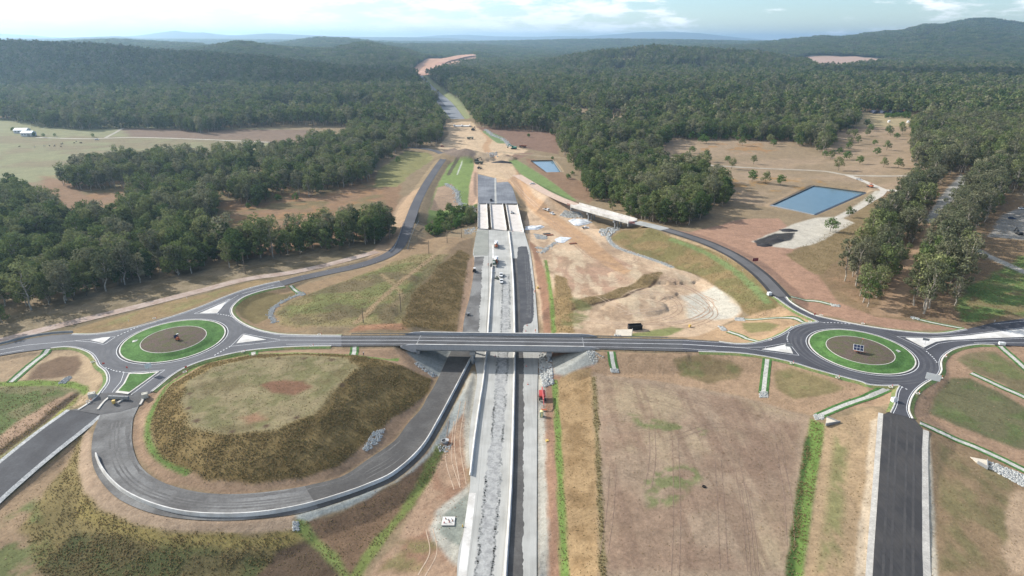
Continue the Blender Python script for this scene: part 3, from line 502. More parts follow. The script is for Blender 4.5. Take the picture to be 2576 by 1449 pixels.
# --- right of the north-east road
paint([(1690, 582), (1800, 570), (1860, 552), (1960, 548), (2010, 600), (2060, 690), (2110, 760), (2210, 796), (2330, 815), (2430, 822), (2430, 830), (2290, 832), (2150, 810), (2060, 792), (2000, 762), (1990, 742), (1910, 672), (1800, 612)], (172, 132, 108), 1, 1.5)
paint([(2110, 760), (2060, 690), (1985, 640), (2060, 600), (2130, 560), (2200, 478), (2290, 470), (2340, 440), (2440, 430), (2600, 520), (2760, 640), (2760, 780), (2576, 796), (2430, 822), (2200, 796)], (142, 116, 86), 1.5, 2, grass=.15)
paint([(1975, 640), (2060, 600), (2130, 560), (2190, 500), (2230, 500), (2180, 570), (2120, 640), (2070, 690), (2050, 690)], (142, 120, 84), 1, 1.5, grass=.3)
paint([(2000, 562), (2050, 548), (2110, 545), (2150, 560), (2060, 610), (1995, 626), (1950, 622), (1890, 608), (1960, 580)], (198, 188, 174), .8, 1.2)
paint([(1895, 606), (1950, 588), (2000, 585), (1990, 604), (1935, 620), (1905, 615)], (70, 68, 68), .6, 1)
paintline([(2110, 548), (2160, 520), (2200, 490), (2225, 476), (2270, 482)], 6, (196, 186, 170), .8, .6)
paint([(1600, 390), (1690, 345), (1860, 346), (2000, 356), (2060, 390), (2100, 340), (2150, 318), (2300, 320), (2306, 400), (2340, 440), (2300, 470), (2190, 482), (2060, 462), (1940, 522), (1840, 505), (1790, 455), (1700, 425)], (166, 140, 112), 2, 3, grass=.04)
mottle([(1640, 390), (2000, 356), (2300, 330), (2330, 440), (1940, 515), (1800, 450)], (150, 128, 98), 30, .5, .1, .7, 37)
mottle([(1830, 440), (2060, 450), (2100, 480), (1850, 490)], (168, 128, 70), 9, .6, .06, .8, 38); mottle([(1760, 360), (1960, 360), (1960, 385), (1760, 385)], (170, 126, 76), 12, .58, .06, .8, 39)
mottle([(2060, 700), (2430, 640), (2430, 820), (2200, 796)], (160, 126, 96), 8, .5, .1, .7, 41)
paint([(2190, 792), (2262, 796), (2300, 700), (2345, 600), (2375, 540), (2345, 535), (2320, 590), (2265, 680)], (174, 140, 108), 1, 1.5, grass=0)
paint([(2320, 560), (2345, 560), (2430, 470), (2445, 440), (2415, 440), (2370, 490)], (178, 172, 164), 1, 1)
paint([(2410, 770), (2440, 720), (2500, 680), (2576, 645), (2760, 640), (2760, 776), (2576, 788), (2430, 806)], (106, 130, 64), 2, 4, grass=.3)
mottle([(2410, 770), (2500, 680), (2760, 640), (2760, 776), (2430, 806)], (140, 118, 84), 12, .52, .08, .8, 42)
paint([(2484, 596), (2520, 540), (2576, 520), (2760, 520), (2760, 620), (2600, 606)], (154, 148, 142), 1, 1.5); paintline([(2450, 625), (2500, 650), (2576, 684), (2680, 730)], 5, (182, 176, 168), .8, .5)
# --- around the north-west road and the north of the site
paint([(970, 590), (985, 540), (1010, 500), (1040, 480), (1060, 470), (1052, 500), (1030, 560), (1012, 600), (985, 640), (950, 652), (920, 655)], (180, 148, 116), 1, 1.2)
paint([(940, 470), (1000, 470), (1030, 440), (1090, 400), (1080, 385), (1020, 380), (990, 400), (950, 430)], (140, 134, 80), 1.5, 2.5)
paint([(1075, 560), (1095, 480), (1130, 410), (1150, 392), (1190, 398), (1200, 450), (1202, 520), (1150, 530)], (128, 148, 74), 1, 1.5)
paint([(1082, 528), (1100, 472), (1135, 462), (1150, 480), (1160, 522)], (172, 142, 116), .8, 1)
paintline([(1122, 462), (1145, 478), (1152, 500), (1160, 520)], 3.2, (160, 164, 162), .6, .6)
paintline([(1128, 440), (1145, 410), (1152, 398)], 4, (98, 92, 70), .8, .8); paintline([(1150, 440), (1162, 405)], 1.2, (200, 200, 190), .4, .2)
paint([(1180, 470), (1195, 400), (1202, 400), (1203, 512), (1178, 518)], (206, 166, 136), .8, .8)
paint([(1100, 372), (1130, 335), (1120, 312), (1140, 306), (1185, 306), (1215, 330), (1290, 368), (1330, 378), (1290, 395), (1300, 440), (1275, 455), (1202, 438), (1196, 398), (1130, 382)], (210, 178, 142), 1.5, 2)
paintline([(1215, 330), (1232, 350), (1222, 370), (1240, 395)], 8, (196, 154, 114), 2, 1)
paint([(1270, 395), (1300, 385), (1345, 385), (1310, 398)], (150, 118, 98), 1.5, 2)
paint([(1195, 318), (1225, 320), (1310, 326), (1390, 332), (1408, 350), (1405, 388), (1340, 376), (1290, 366), (1240, 345)], (142, 110, 92), 2, 3)
paint([(1212, 330), (1225, 328), (1265, 345), (1278, 362), (1250, 360)], (120, 142, 88), 1, 1); paintline([(1222, 326), (1240, 340), (1265, 350), (1284, 368)], 5, (176, 178, 176), .8, .5)
paint([(1280, 404), (1300, 402), (1345, 430), (1400, 466), (1452, 505), (1420, 502), (1360, 470), (1310, 438)], (124, 146, 80), 1, 1.2)
paint([(1320, 398), (1345, 400), (1420, 438), (1470, 460), (1500, 500), (1480, 512), (1440, 496), (1380, 450), (1335, 418)], (146, 114, 88), 1.2, 1.5)
paintline([(1190, 386), (1250, 383), (1320, 389), (1400, 396), (1470, 402)], 5, (168, 148, 120), 1, 1)
paint([(1182, 396), (1150, 398), (1120, 388), (1112, 378), (1145, 372), (1200, 392)], (142, 122, 108), 1.2, 1)
# --- far clearings
for poly, c in (([(2000, 146), (2040, 141), (2150, 142), (2232, 150), (2180, 158), (2110, 168), (2060, 165), (2040, 155)], (196, 160, 142)), ([(2312, 89), (2350, 87), (2340, 93), (2316, 95)], (170, 152, 134)), ([(2385, 79), (2410, 77), (2404, 84), (2384, 86)], (170, 152, 134)), ([(2520, 95), (2576, 85), (2576, 110), (2545, 112)], (150, 130, 118)), ([(1384, 139), (1440, 137), (1470, 142), (1400, 142)], (176, 148, 124)), ([(2125, 215), (2190, 212), (2200, 222), (2135, 222)], (186, 150, 128)), ([(2150, 282), (2290, 290), (2330, 300), (2290, 318), (2150, 318)], (172, 152, 112)), ([(1520, 148), (1600, 146), (1600, 152), (1530, 153)], (180, 158, 130)), ([(1828, 250), (1868, 250), (1868, 257), (1828, 256)], (160, 140, 108))):
    paint(poly, c, 12, 8, wscale=60)
paint([(1085, 150), (1100, 143), (1110, 150), (1092, 158)], (120, 150, 90), 10, 6); paint([(1140, 133), (1158, 131), (1160, 138), (1146, 139)], (120, 150, 90), 10, 6)
for L, R in ((MF_L, MF_R),):
    a = resample(PL(L), 20); b = resample(PL(R), 20); c = (a + b) / 2
    paint([Vector(v) for v in np.vstack([c + (a - c) * 1.6, (c + (b - c) * 2.0)[::-1]])], (134, 138, 92), 8, 4, world=True)
a = resample(PL(MX_L), 30); b = resample(PL(MX_R), 30); c = (a + b) / 2
paint([Vector(v) for v in np.vstack([c + (a - c) * 2.5, (c + (b - c) * 2.5)[::-1]])], (212, 160, 130), 6, 6, world=True)
paint([(1022, 884), (1060, 874), (1138, 882), (1112, 948), (1094, 946), (1050, 915)], (156, 158, 156), .8, .6); paint([(1392, 942), (1386, 900), (1462, 880), (1498, 886), (1500, 915), (1462, 926), (1420, 945)], (162, 162, 158), .8, .6)
# overall tone variation
v = (fbm(GX, GY, 5.5, 4, 61) - .5) * .34 + (fbm(GX, GY, 1.7, 2, 62) - .5) * .22
CC *= (1 + np.where(GY < 1000, v, 0))[..., None]; CC = np.clip(CC * np.array([.94, .945, .90]), .01, .9)
# ------------------------------------------------------------------ build the ground object
def nodes_mat(name, rough=.9, spec=.2):
    m = bpy.data.materials.new(name); m.use_nodes = True; b = m.node_tree.nodes['Principled BSDF']
    b.inputs['Roughness'].default_value = rough
    b.inputs['Specular IOR Level'].default_value = spec
    return m, m.node_tree, b
gm, gt, gb = nodes_mat('ground_cover', .95, .08)
at = gt.nodes.new('ShaderNodeAttribute'); at.attribute_name = 'col'
tcg = gt.nodes.new('ShaderNodeTexCoord')
def gnoise(sc, det, rough=.6):
    n = gt.nodes.new('ShaderNodeTexNoise'); n.inputs['Scale'].default_value = sc; n.inputs['Detail'].default_value = det; n.inputs['Roughness'].default_value = rough
    gt.links.new(tcg.outputs['Object'], n.inputs['Vector']); return n.outputs[0]
f1 = gnoise(1.1, 5, .72); f2 = gnoise(.35, 3)
def gmath(op, a, b):
    n = gt.nodes.new('ShaderNodeMath'); n.operation = op
    for i, q in enumerate((a, b)):
        if isinstance(q, (int, float)): n.inputs[i].default_value = q
        else: gt.links.new(q, n.inputs[i])
    return n.outputs[0]
fac = gmath('ADD', gmath('ADD', gmath('MULTIPLY', f1, 1.15), gmath('MULTIPLY', f2, .45)), .2)
vs = gt.nodes.new('ShaderNodeVectorMath'); vs.operation = 'SCALE'; gt.links.new(at.outputs['Color'], vs.inputs[0]); gt.links.new(fac, vs.inputs['Scale'])
gt.links.new(vs.outputs[0], gb.inputs['Base Color'])
bp = gt.nodes.new('ShaderNodeBump'); bp.inputs['Strength'].default_value = .55; bp.inputs['Distance'].default_value = .35; gt.links.new(f1, bp.inputs['Height']); gt.links.new(bp.outputs[0], gb.inputs['Normal'])
def make_grid():
    ny, nx = GX.shape; me = bpy.data.meshes.new('ground'); nv = nx * ny
    co = np.empty((nv, 3), np.float32); co[:, 0] = GX.ravel(); co[:, 1] = GY.ravel(); co[:, 2] = Hh.ravel()
    idx = np.arange(nv).reshape(ny, nx); a = idx[:-1, :-1].ravel(); b = idx[:-1, 1:].ravel(); c = idx[1:, :-1].ravel(); d = idx[1:, 1:].ravel()
    tri = np.concatenate([np.c_[a, b, d], np.c_[a, d, c]]).astype(np.int32)
    me.vertices.add(nv); me.vertices.foreach_set('co', co.ravel())
    me.loops.add(tri.size); me.loops.foreach_set('vertex_index', tri.ravel())
    me.polygons.add(len(tri)); me.polygons.foreach_set('loop_start', np.arange(0, tri.size, 3, dtype=np.int32))
    try: me.polygons.foreach_set('loop_total', np.full(len(tri), 3, np.int32))
    except Exception: pass
    me.update(calc_edges=True); me.validate()
    me.polygons.foreach_set('use_smooth', np.ones(len(tri), bool))
    ca = me.color_attributes.new('col', 'FLOAT_COLOR', 'POINT'); ca.data.foreach_set('color', np.c_[CC.reshape(-1, 3), np.ones(nv)].astype(np.float32).ravel())
    me.materials.append(gm); return me
print('grid', GX.shape)
ground = bpy.data.objects.new('ground', make_grid()); COL.objects.link(ground); ground['kind'] = 'structure'
# ================================================================== builders
MATS = {}
def mat(name, rgb, rough=.85, spec=.25, var=.18, scale=2.0, metal=0.0, bump=0.0, rgb2=None, scale2=.3, streak=None, obs=True):
    if name in MATS: return MATS[name]
    m, t, b = nodes_mat(name, rough, spec); b.inputs['Metallic'].default_value = metal
    c1 = lin(*rgb) if obs else np.array(rgb)
    tc_ = t.nodes.new('ShaderNodeTexCoord')
    def nz(sc, det=4, vec=None):
        n = t.nodes.new('ShaderNodeTexNoise'); n.inputs['Scale'].default_value = sc; n.inputs['Detail'].default_value = det; n.inputs['Roughness'].default_value = .62
        t.links.new(vec or tc_.outputs['Object'], n.inputs['Vector']); return n
    if streak:
        mp = t.nodes.new('ShaderNodeMapping'); mp.inputs['Scale'].default_value = streak; t.links.new(tc_.outputs['Object'], mp.inputs['Vector']); vec = mp.outputs[0]
    else: vec = None
    n1 = nz(scale, 5, vec); n2 = nz(scale2, 3)
    rp = t.nodes.new('ShaderNodeMapRange'); rp.inputs['From Min'].default_value = .3; rp.inputs['From Max'].default_value = .7
    rp.inputs['To Min'].default_value = 1 - var; rp.inputs['To Max'].default_value = 1 + var; t.links.new(n1.outputs[0], rp.inputs['Value'])
    mx = t.nodes.new('ShaderNodeMix'); mx.data_type = 'RGBA'; c2 = (lin(*rgb2) if obs else np.array(rgb2)) if rgb2 is not None else c1 * .86
    mx.inputs['A'].default_value = (*c1, 1); mx.inputs['B'].default_value = (*c2, 1)
    r2 = t.nodes.new('ShaderNodeMapRange'); r2.inputs['From Min'].default_value = .42; r2.inputs['From Max'].default_value = .62; t.links.new(n2.outputs[0], r2.inputs['Value']); t.links.new(r2.outputs[0], mx.inputs['Factor'])
    v = t.nodes.new('ShaderNodeVectorMath'); v.operation = 'SCALE'; t.links.new(mx.outputs['Result'], v.inputs[0]); t.links.new(rp.outputs[0], v.inputs['Scale']); t.links.new(v.outputs[0], b.inputs['Base Color'])
    if bump:
        bm_ = t.nodes.new('ShaderNodeBump'); bm_.inputs['Strength'].default_value = bump; bm_.inputs['Distance'].default_value = .1; t.links.new(n1.outputs[0], bm_.inputs['Height']); t.links.new(bm_.outputs[0], b.inputs['Normal'])
    MATS[name] = m; return m
class MB:                                             # collects faces, built as one mesh
    def __init__(s): s.v = []; s.f = []; s.m = []
    def add(s, vs, fs, mi=0):
        o = len(s.v); s.v += [tuple(v) for v in vs]; s.f += [tuple(i + o for i in f) for f in fs]; s.m += [mi] * len(fs); return s
    def box(s, c, d, rz=0.0, mi=0, taper=1.0, rx=0.0, ry=0.0):
        hx, hy, hz_ = d[0] / 2, d[1] / 2, d[2] / 2
        M = Matrix.Translation(c) @ Matrix.Rotation(rz, 4, 'Z') @ Matrix.Rotation(ry, 4, 'Y') @ Matrix.Rotation(rx, 4, 'X')
        vs = [M @ Vector((x * hx * (taper if z > 0 else 1), y * hy * (taper if z > 0 else 1), z * hz_)) for z in (-1, 1) for x, y in ((-1, -1), (1, -1), (1, 1), (-1, 1))]
        return s.add(vs, [(3, 2, 1, 0), (4, 5, 6, 7), (0, 1, 5, 4), (1, 2, 6, 5), (2, 3, 7, 6), (3, 0, 4, 7)], mi)
    def prism(s, poly, axis, lo, hi, mi=0):           # polygon in the plane normal to axis, extruded lo..hi
        n = len(poly)
        def mk(p, h): return {'x': (h, p[0], p[1]), 'y': (p[0], h, p[1]), 'z': (p[0], p[1], h)}[axis]
        vs = [mk(p, lo) for p in poly] + [mk(p, hi) for p in poly]
        a = sum(poly[i][0] * poly[(i + 1) % n][1] - poly[(i + 1) % n][0] * poly[i][1] for i in range(n))
        fl = (a > 0) ^ (axis == 'y')
        sides = [(i, (i + 1) % n, (i + 1) % n + n, i + n) for i in range(n)]; bot = tuple(range(n - 1, -1, -1)); top = tuple(range(n, 2 * n))
        fs = sides + [bot, top]
        return s.add(vs, fs if fl else [tuple(reversed(f)) for f in fs], mi)
    def tube(s, a, b, r0, r1=None, n=8, mi=0, caps=True):
        a = Vector(a); b = Vector(b); r1 = r0 if r1 is None else r1; d = (b - a)
        if d.length < 1e-6: return s
        q = d.to_track_quat('Z', 'Y'); vs = []
        for p, r in ((a, r0), (b, r1)):
            for k in range(n): vs.append(p + q @ Vector((r * math.cos(2 * math.pi * k / n), r * math.sin(2 * math.pi * k / n), 0)))
        fs = [(k, (k + 1) % n, (k + 1) % n + n, k + n) for k in range(n)]
        if caps: fs += [tuple(range(n - 1, -1, -1)), tuple(range(n, 2 * n))]
        return s.add(vs, fs, mi)
    def ball(s, c, r, n=10, m=6, sq=(1, 1, 1), mi=0, jit=0):
        vs = []; rs = random.Random(int(c[0] * 13 + c[1] * 7 + r * 100))
        for i in range(m + 1):
            t = math.pi * i / m
            for k in range(n):
                p = 2 * math.pi * k / n; j = 1 + (rs.random() - .5) * jit
                vs.append((c[0] + r * sq[0] * math.sin(t) * math.cos(p) * j, c[1] + r * sq[1] * math.sin(t) * math.sin(p) * j, c[2] + r * sq[2] * math.cos(t) * j))
        fs = []
        for i in range(m):
            for k in range(n): fs.append((i * n + k, (i + 1) * n + k, (i + 1) * n + (k + 1) % n, i * n + (k + 1) % n))
        return s.add(vs, fs, mi)
    def lathe(s, prof, n=16, c=(0, 0, 0), mi=0):      # (radius, z) from bottom to top
        vs = [(c[0] + r * math.cos(2 * math.pi * k / n), c[1] + r * math.sin(2 * math.pi * k / n), c[2] + z) for r, z in prof for k in range(n)]
        fs = [(i * n + k, i * n + (k + 1) % n, (i + 1) * n + (k + 1) % n, (i + 1) * n + k) for i in range(len(prof) - 1) for k in range(n)]
        return s.add(vs, fs, mi)
    def mesh(s, name, mats, smooth_=False):
        me = bpy.data.meshes.new(name); me.from_pydata(s.v, [], s.f)
        for m in (mats if isinstance(mats, (list, tuple)) else [mats]): me.materials.append(m)
        if any(s.m): me.polygons.foreach_set('material_index', s.m)
        if smooth_: me.polygons.foreach_set('use_smooth', [True] * len(me.polygons))
        me.update(); return me
    def build(s, name, mats, parent=None, smooth_=False, loc=None, rz=0.0):
        o = bpy.data.objects.new(name, s.mesh(name, mats, smooth_)); COL.objects.link(o)
        if parent is not None: o.parent = parent
        if loc is not None: o.location = loc; o.rotation_euler = (0, 0, rz)
        return o
def empty(name, loc=(0, 0, 0), rz=0.0):
    o = bpy.data.objects.new(name, None); COL.objects.link(o); o.location = loc; o.rotation_euler = (0, 0, rz); o.empty_display_size = .5; return o
def tag(o, label, cat, group=None):
    o['label'] = label; o['category'] = cat
    if group: o['group'] = group
    return o
def struct(o): o['kind'] = 'structure'; return o
def copy_tree(o, parent=None):
    c = o.copy(); COL.objects.link(c); c.parent = parent
    for ch in list(o.children): copy_tree(ch, c)
    return c
def fill(pts, zoff=0.0):                              # filled polygon as triangles
    pts = [Vector(p) for p in pts]; tris = tessellate_polygon([[Vector((p.x, p.y, 0)) for p in pts]])
    mb = MB(); out = []
    for a, b, c in tris:
        n = (pts[b] - pts[a]).cross(pts[c] - pts[a]); out.append((a, b, c) if n.z > 0 else (a, c, b))
    return mb.add([(p.x, p.y, p.z + zoff) for p in pts], out)
def ribbon(A, B, zoff=0.0, n=None, step=2.0, smoothp=True, cross=1):
    if n is None: n = max(2, int(max(np.linalg.norm(np.diff(np.array([tuple(v) for v in A]), axis=0), axis=1).sum(), np.linalg.norm(np.diff(np.array([tuple(v) for v in B]), axis=0), axis=1).sum()) / step))
    a = resample(A, n, smooth=smoothp); b = resample(B, n, smooth=smoothp); k = cross + 1; vs = []
    for i in range(n):
        for j in range(k):
            p = a[i] + (b[i] - a[i]) * j / cross; vs.append((p[0], p[1], p[2] + zoff))
    fs = [(i * k + j, i * k + j + 1, (i + 1) * k + j + 1, (i + 1) * k + j) for i in range(n - 1) for j in range(cross)]
    mb = MB(); n0 = (Vector(vs[1]) - Vector(vs[0])).cross(Vector(vs[k]) - Vector(vs[0]))
    return mb.add(vs, fs if n0.z > 0 else [tuple(reversed(f)) for f in fs])
def rib_px(L, R, zoff=0.0, **k): return ribbon(PL(L), PL(R), zoff, **k)
def line_w(pts, w, zoff=0.0, step=1.5, smoothp=True, closed=False, drape=False, jit=0):
    c = resample(pts, step=step, smooth=smoothp)
    t = np.gradient(c[:, :2], axis=0); t /= np.linalg.norm(t, axis=1)[:, None] + 1e-9; nr = np.c_[-t[:, 1], t[:, 0]]
    ww = np.full(len(c), w / 2.0) 
    if jit: ww = ww * (1 + (RNG.random(len(c)) - .5) * jit)
    l = np.c_[c[:, :2] + nr * ww[:, None], c[:, 2]]; r = np.c_[c[:, :2] - nr * ww[:, None], c[:, 2]]
    if drape: l[:, 2] = hz(l[:, 0], l[:, 1]); r[:, 2] = hz(r[:, 0], r[:, 1])
    vs = [(*l[i][:2], l[i][2] + zoff) if s == 0 else (*r[i][:2], r[i][2] + zoff) for i in range(len(c)) for s in (0, 1)]
    return MB().add(vs, [(2 * i, 2 * i + 1, 2 * i + 3, 2 * i + 2) for i in range(len(c) - 1)])
def profile_path(c, prof, close_ends=True):           # (offset to the left, height) profile swept along points
    c = np.asarray(c); t = np.gradient(c[:, :2], axis=0); t /= np.linalg.norm(t, axis=1)[:, None] + 1e-9; nr = np.c_[-t[:, 1], t[:, 0]]
    k = len(prof); vs = [(c[i, 0] + nr[i, 0] * o, c[i, 1] + nr[i, 1] * o, c[i, 2] + h) for i in range(len(c)) for o, h in prof]
    fs = [(i * k + j, i * k + (j + 1) % k, (i + 1) * k + (j + 1) % k, (i + 1) * k + j) for i in range(len(c) - 1) for j in range(k)]
    a = sum(prof[i][0] * prof[(i + 1) % k][1] - prof[(i + 1) % k][0] * prof[i][1] for i in range(k))
    if close_ends: fs += [tuple(range(k - 1, -1, -1)), tuple((len(c) - 1) * k + j for j in range(k))]
    return MB().add(vs, fs if a < 0 else [tuple(reversed(f)) for f in fs])
M_asph = mat('fresh_asphalt', (76, 76, 80), .88, .25, .14, 3.0, rgb2=(90, 90, 92), scale2=.12, bump=.15)
M_asph2 = mat('black_asphalt', (66, 65, 66), .9, .2, .14, 1.6, rgb2=(80, 77, 75), scale2=.08, streak=(1.2, .03, 1), bump=.1)
M_aspo = mat('worn_asphalt', (108, 107, 106), .9, .2, .16, 2.2, rgb2=(130, 128, 124), scale2=.1, bump=.12)
M_ramp = mat('ramp_base_course', (106, 103, 100), .92, .15, .18, 1.4, rgb2=(142, 140, 136), scale2=.06, bump=.15)
M_rampd = mat('dark_ramp_seal', (92, 89, 86), .92, .15, .16, 1.4, rgb2=(106, 103, 99), scale2=.1, bump=.1)
M_conc = mat('lean_concrete', (190, 188, 180), .9, .2, .10, 1.2, rgb2=(172, 170, 162), scale2=.07, streak=(1.0, .05, 1), bump=.05)
M_concw = mat('bright_concrete', (234, 230, 222), .85, .25, .07, 1.5, rgb2=(206, 200, 190), scale2=.15)
M_concg = mat('grey_concrete', (158, 158, 156), .88, .25, .10, 1.2, rgb2=(140, 141, 142), scale2=.3, bump=.05)
M_kerb = mat('kerb_concrete', (226, 220, 208), .85, .2, .08, 2.0, rgb2=(208, 200, 186), scale2=.4)
M_paint = mat('road_paint', (244, 244, 244), .6, .3, .06, 6.0, rgb2=(228, 228, 226), scale2=.6)
M_grass = mat('lawn_grass', (88, 130, 58), .95, .1, .34, 1.6, rgb2=(74, 112, 48), scale2=.18, bump=.5)
M_grass2 = mat('verge_grass', (104, 132, 68), .95, .1, .34, 1.6, rgb2=(136, 136, 76), scale2=.2, bump=.5)
M_mulch = mat('garden_mulch', (110, 94, 84), .95, .1, .45, 3.0, rgb2=(100, 98, 66), scale2=.45, bump=.8)
M_steel = mat('galvanised_steel', (176, 182, 188), .45, .5, .08, 3.0, metal=.7)
M_gravel = mat('drain_stone', (190, 190, 186), .95, .15, .45, 2.6, rgb2=(164, 166, 164), scale2=.8, bump=.8)
M_water = None
# ================================================================== motorway
motorway = struct(rib_px(MW['L'], MW['R'], 0.0, cross=2).build('motorway', M_conc))
def strip(L, R, m, zoff, name='pavement_strip', jitL=0, jitR=0, step=1.0, par=motorway):
    a = resample(PL(L), n=(n := max(4, int(np.linalg.norm(np.array(P(*L[0][:2])) - np.array(P(*L[-1][:2]))) / step)))); b = resample(PL(R), n)
    if jitL: a[:, 0] += (RNG.random(n) - .5) * jitL + (fbm(a[:, 1] * 0, a[:, 1], 6, 3, 5) - .5) * jitL * 2
    if jitR: b[:, 0] += (RNG.random(n) - .5) * jitR + (fbm(b[:, 1] * 0 + 50, b[:, 1], 6, 3, 6) - .5) * jitR * 2
    return ribbon(a, b, zoff, n=n, smoothp=False).build(name, m, par)
M_rough = mat('rough_grey_base', (180, 179, 174), .95, .15, .18, 1.5, rgb2=(156, 155, 152), scale2=.5, bump=.3)
M_dedge = mat('wet_edge', (140, 140, 137), .95, .15, .3, 1.2, rgb2=(168, 168, 163), scale2=.9)
mid_l = [(1185, 1600), (1196, 1449), (1222, 1206), (1239, 1066), (1247, 966), (1252, 900), (1259, 836), (1264, 723), (1268, 690)]
mid_r = [(1231, 1600), (1239, 1449), (1259, 1206), (1267, 1066), (1275, 966), (1279, 900), (1282, 836), (1282.5, 723), (1281, 690)]
strip(mid_l, mid_r, M_rough, .004, jitL=.9, jitR=.9, step=.6)
for e, s_ in ((mid_l, 1), (mid_r, -1)):
    c = resample(PL(e), step=.7); c = c[RNG.random(len(c)) < .99]
    w = MB()
    for q in c:
        if fbm(np.array([q[1]]), np.array([q[0]]), 9, 3, 8)[0] < .36: continue
        x = q[0] + s_ * (RNG.random() - .3) * .8; y = q[1]; r1 = .25 + RNG.random() * .45; r2 = .3 + RNG.random() * .5
        w.add([(x + math.cos(t) * r1 * (.7 + .5 * RNG.random()), y + math.sin(t) * r2, .008) for t in np.linspace(0, 6.283, 8)[:-1]], [tuple(range(7))])
    w.build('damp_patch', M_dedge, motorway)
# right carriageway
strip([(1272, 1600), (1275, 1449), (1290, 1206), (1297, 966), (1298, 886), (1298, 836), (1295, 723), (1290, 650)], [(1316, 1600), (1316, 1449), (1317, 1206), (1317, 966), (1317, 886), (1315, 836), (1309, 723), (1303, 650)], M_rampd, .004, jitR=.5, step=.7)
blk = [(1303, 622), (1312, 619.5), (1325, 620), (1330, 640), (1336, 690), (1342, 730), (1343, 790), (1340, 806), (1336, 813), (1317, 818), (1315, 836), (1309, 836), (1308, 760), (1300, 660)]
p_ = resample(PL([(a, b, 0) for a, b in blk + blk[:1]]), step=.8, smooth=False)[:-1]; p_[:, 0] += (RNG.random(len(p_)) - .5) * .5
fill([Vector(v) for v in p_], .008).build('seal_patch', M_asph, motorway)
for k in range(3):
    q = [(1320 + k * 5, 640), (1324 + k * 5, 700), (1327 + k * 4, 760), (1325 + k * 4, 800)]
    line_w(PL([(a, b, 0) for a, b in q]), .5, .012, jit=1.8, step=.9).build('gravel_streak', mat('dust_streak', (112, 112, 112), .95, .1, .4, 1.0, rgb2=(92, 92, 94), scale2=.5), motorway)
# left: dark ramp lane joining, pale centre, old slab near the bridge
strip([(1163, 838), (1170, 790), (1182, 745), (1191, 690), (1194, 646)], [(1205, 838), (1207, 790), (1209, 745), (1212, 690), (1216, 645)], M_ramp, .012, jitR=.9)
strip([(1192, 642), (1193, 620), (1199, 579)], [(1228, 642), (1229, 620), (1229, 578)], mat('old_slab', (160, 160, 148), .9, .2, .14, 1.0, rgb2=(146, 147, 136), scale2=.1), .008, jitL=.3)
line_w(PL([(1223, 838, 0), (1229, 720, 0), (1229, 578, 0)]), .18, .014).build('joint', mat('joint_dark', (84, 82, 80), .9, .2, .1), motorway)
line_w(PL([(1190, 643, 0), (1228, 643, 0)]), .35, .016, jit=.8).build('joint', MATS['joint_dark'], motorway)
# pale slab strip where the next barrier is to be cast
strip([(1238.4, 650), (1238, 616)], [(1242.5, 650), (1241.5, 616)], M_concw, .02)
strip([(1150, 1500), (1153, 1440), (1166, 1340), (1180, 1240)], [(1170, 1500), (1174, 1440), (1186, 1340), (1197, 1240)], M_concw, .004)
for xs_ in ((1176, 1449, 1203, 1236, 1221, 1006, 1237, 836), (1262, 1449, 1279, 1236, 1287, 1006, 1289, 836)):
    line_w(PL([(xs_[0], xs_[1], 0), (xs_[2], xs_[3], 0), (xs_[4], xs_[5], 0), (xs_[6], xs_[7], 0)]), .10, .006).build('joint', mat('joint_pale', (164, 162, 156), .9, .2, .1), motorway)
far_mw = struct(rib_px(FARL, FARR, 0.0).build('motorway', mat('blue_grey_seal', (112, 115, 122), .9, .2, .15, 1.0, rgb2=(140, 143, 148), scale2=.05, streak=(1, .04, 1))))
fl = PL([(1247, 512, 0), (1246, 470, 0), (1246, 437, 0)]); line_w(fl, 1.6, .012).build('median_strip', M_conc, far_mw)
fill([Vector(v) for v in np.array([tuple(q) for q in PL([(1246, 436, 0), (1262, 434, 0), (1282, 457, 0), (1250, 459, 0)])])], .03).build('sand_cover', mat('site_sand', (206, 172, 134), .95, .1, .2, 1.0), far_mw)
mf = struct(rib_px(MF_L, MF_R, .0).build('motorway', mat('distant_seal', (140, 143, 148), .9, .2, .12, .2)))
strip([(1107, 268, 2.8), (1079, 234, 4), (1062, 214, 6)], [(1122, 268, 2.8), (1093, 234, 4), (1073, 214, 6)], mat('distant_dark_seal', (86, 90, 98), .9, .2, .1, .2), .25, 'carriageway', par=mf)
mxr = struct(rib_px(MX_L, MX_R, .1, step=8).build('earthworks_road', mat('distant_clay', (206, 160, 134), .95, .1, .25, .03, rgb2=(186, 134, 110), scale2=.01)))
# ================================================================== roundabouts
def circ(pts):
    Pn = np.array([(p.x, p.y) for p in pts]); A = np.c_[2 * Pn, np.ones(len(Pn))]; s = np.linalg.lstsq(A, (Pn ** 2).sum(1), rcond=None)[0]
    return s[0], s[1], math.sqrt(s[2] + s[0] ** 2 + s[1] ** 2)
cv = lambda l, ox, oy, sc: [((ox + x / sc) * .67083, (oy + y / sc) * .67083) for x, y in l]
LRI = circ(PL(cv([(215, 800), (2300, 430), (1800, 195), (800, 1030), (520, 500), (1100, 280), (400, 970)], 400, 1160, 5.152), ZR + .15))
LRM = circ(PL(cv([(630, 720), (1922, 450), (1620, 322), (960, 850), (800, 560), (1150, 395), (1880, 370), (1780, 620), (1400, 775), (720, 810)], 400, 1160, 5.152), ZR + 1.1))
RRI = circ(PL(cv([(215, 380), (2295, 800), (780, 165), (1780, 1022), (1300, 240), (1800, 400), (700, 760), (1200, 940)], 2980, 1200, 4.954), ZR + .15))
RRM = circ(PL(cv([(578, 420), (1883, 710), (830, 297), (1560, 835), (1300, 365), (1700, 510), (800, 650), (1150, 775)], 2980, 1200, 4.954), ZR + 1.1))
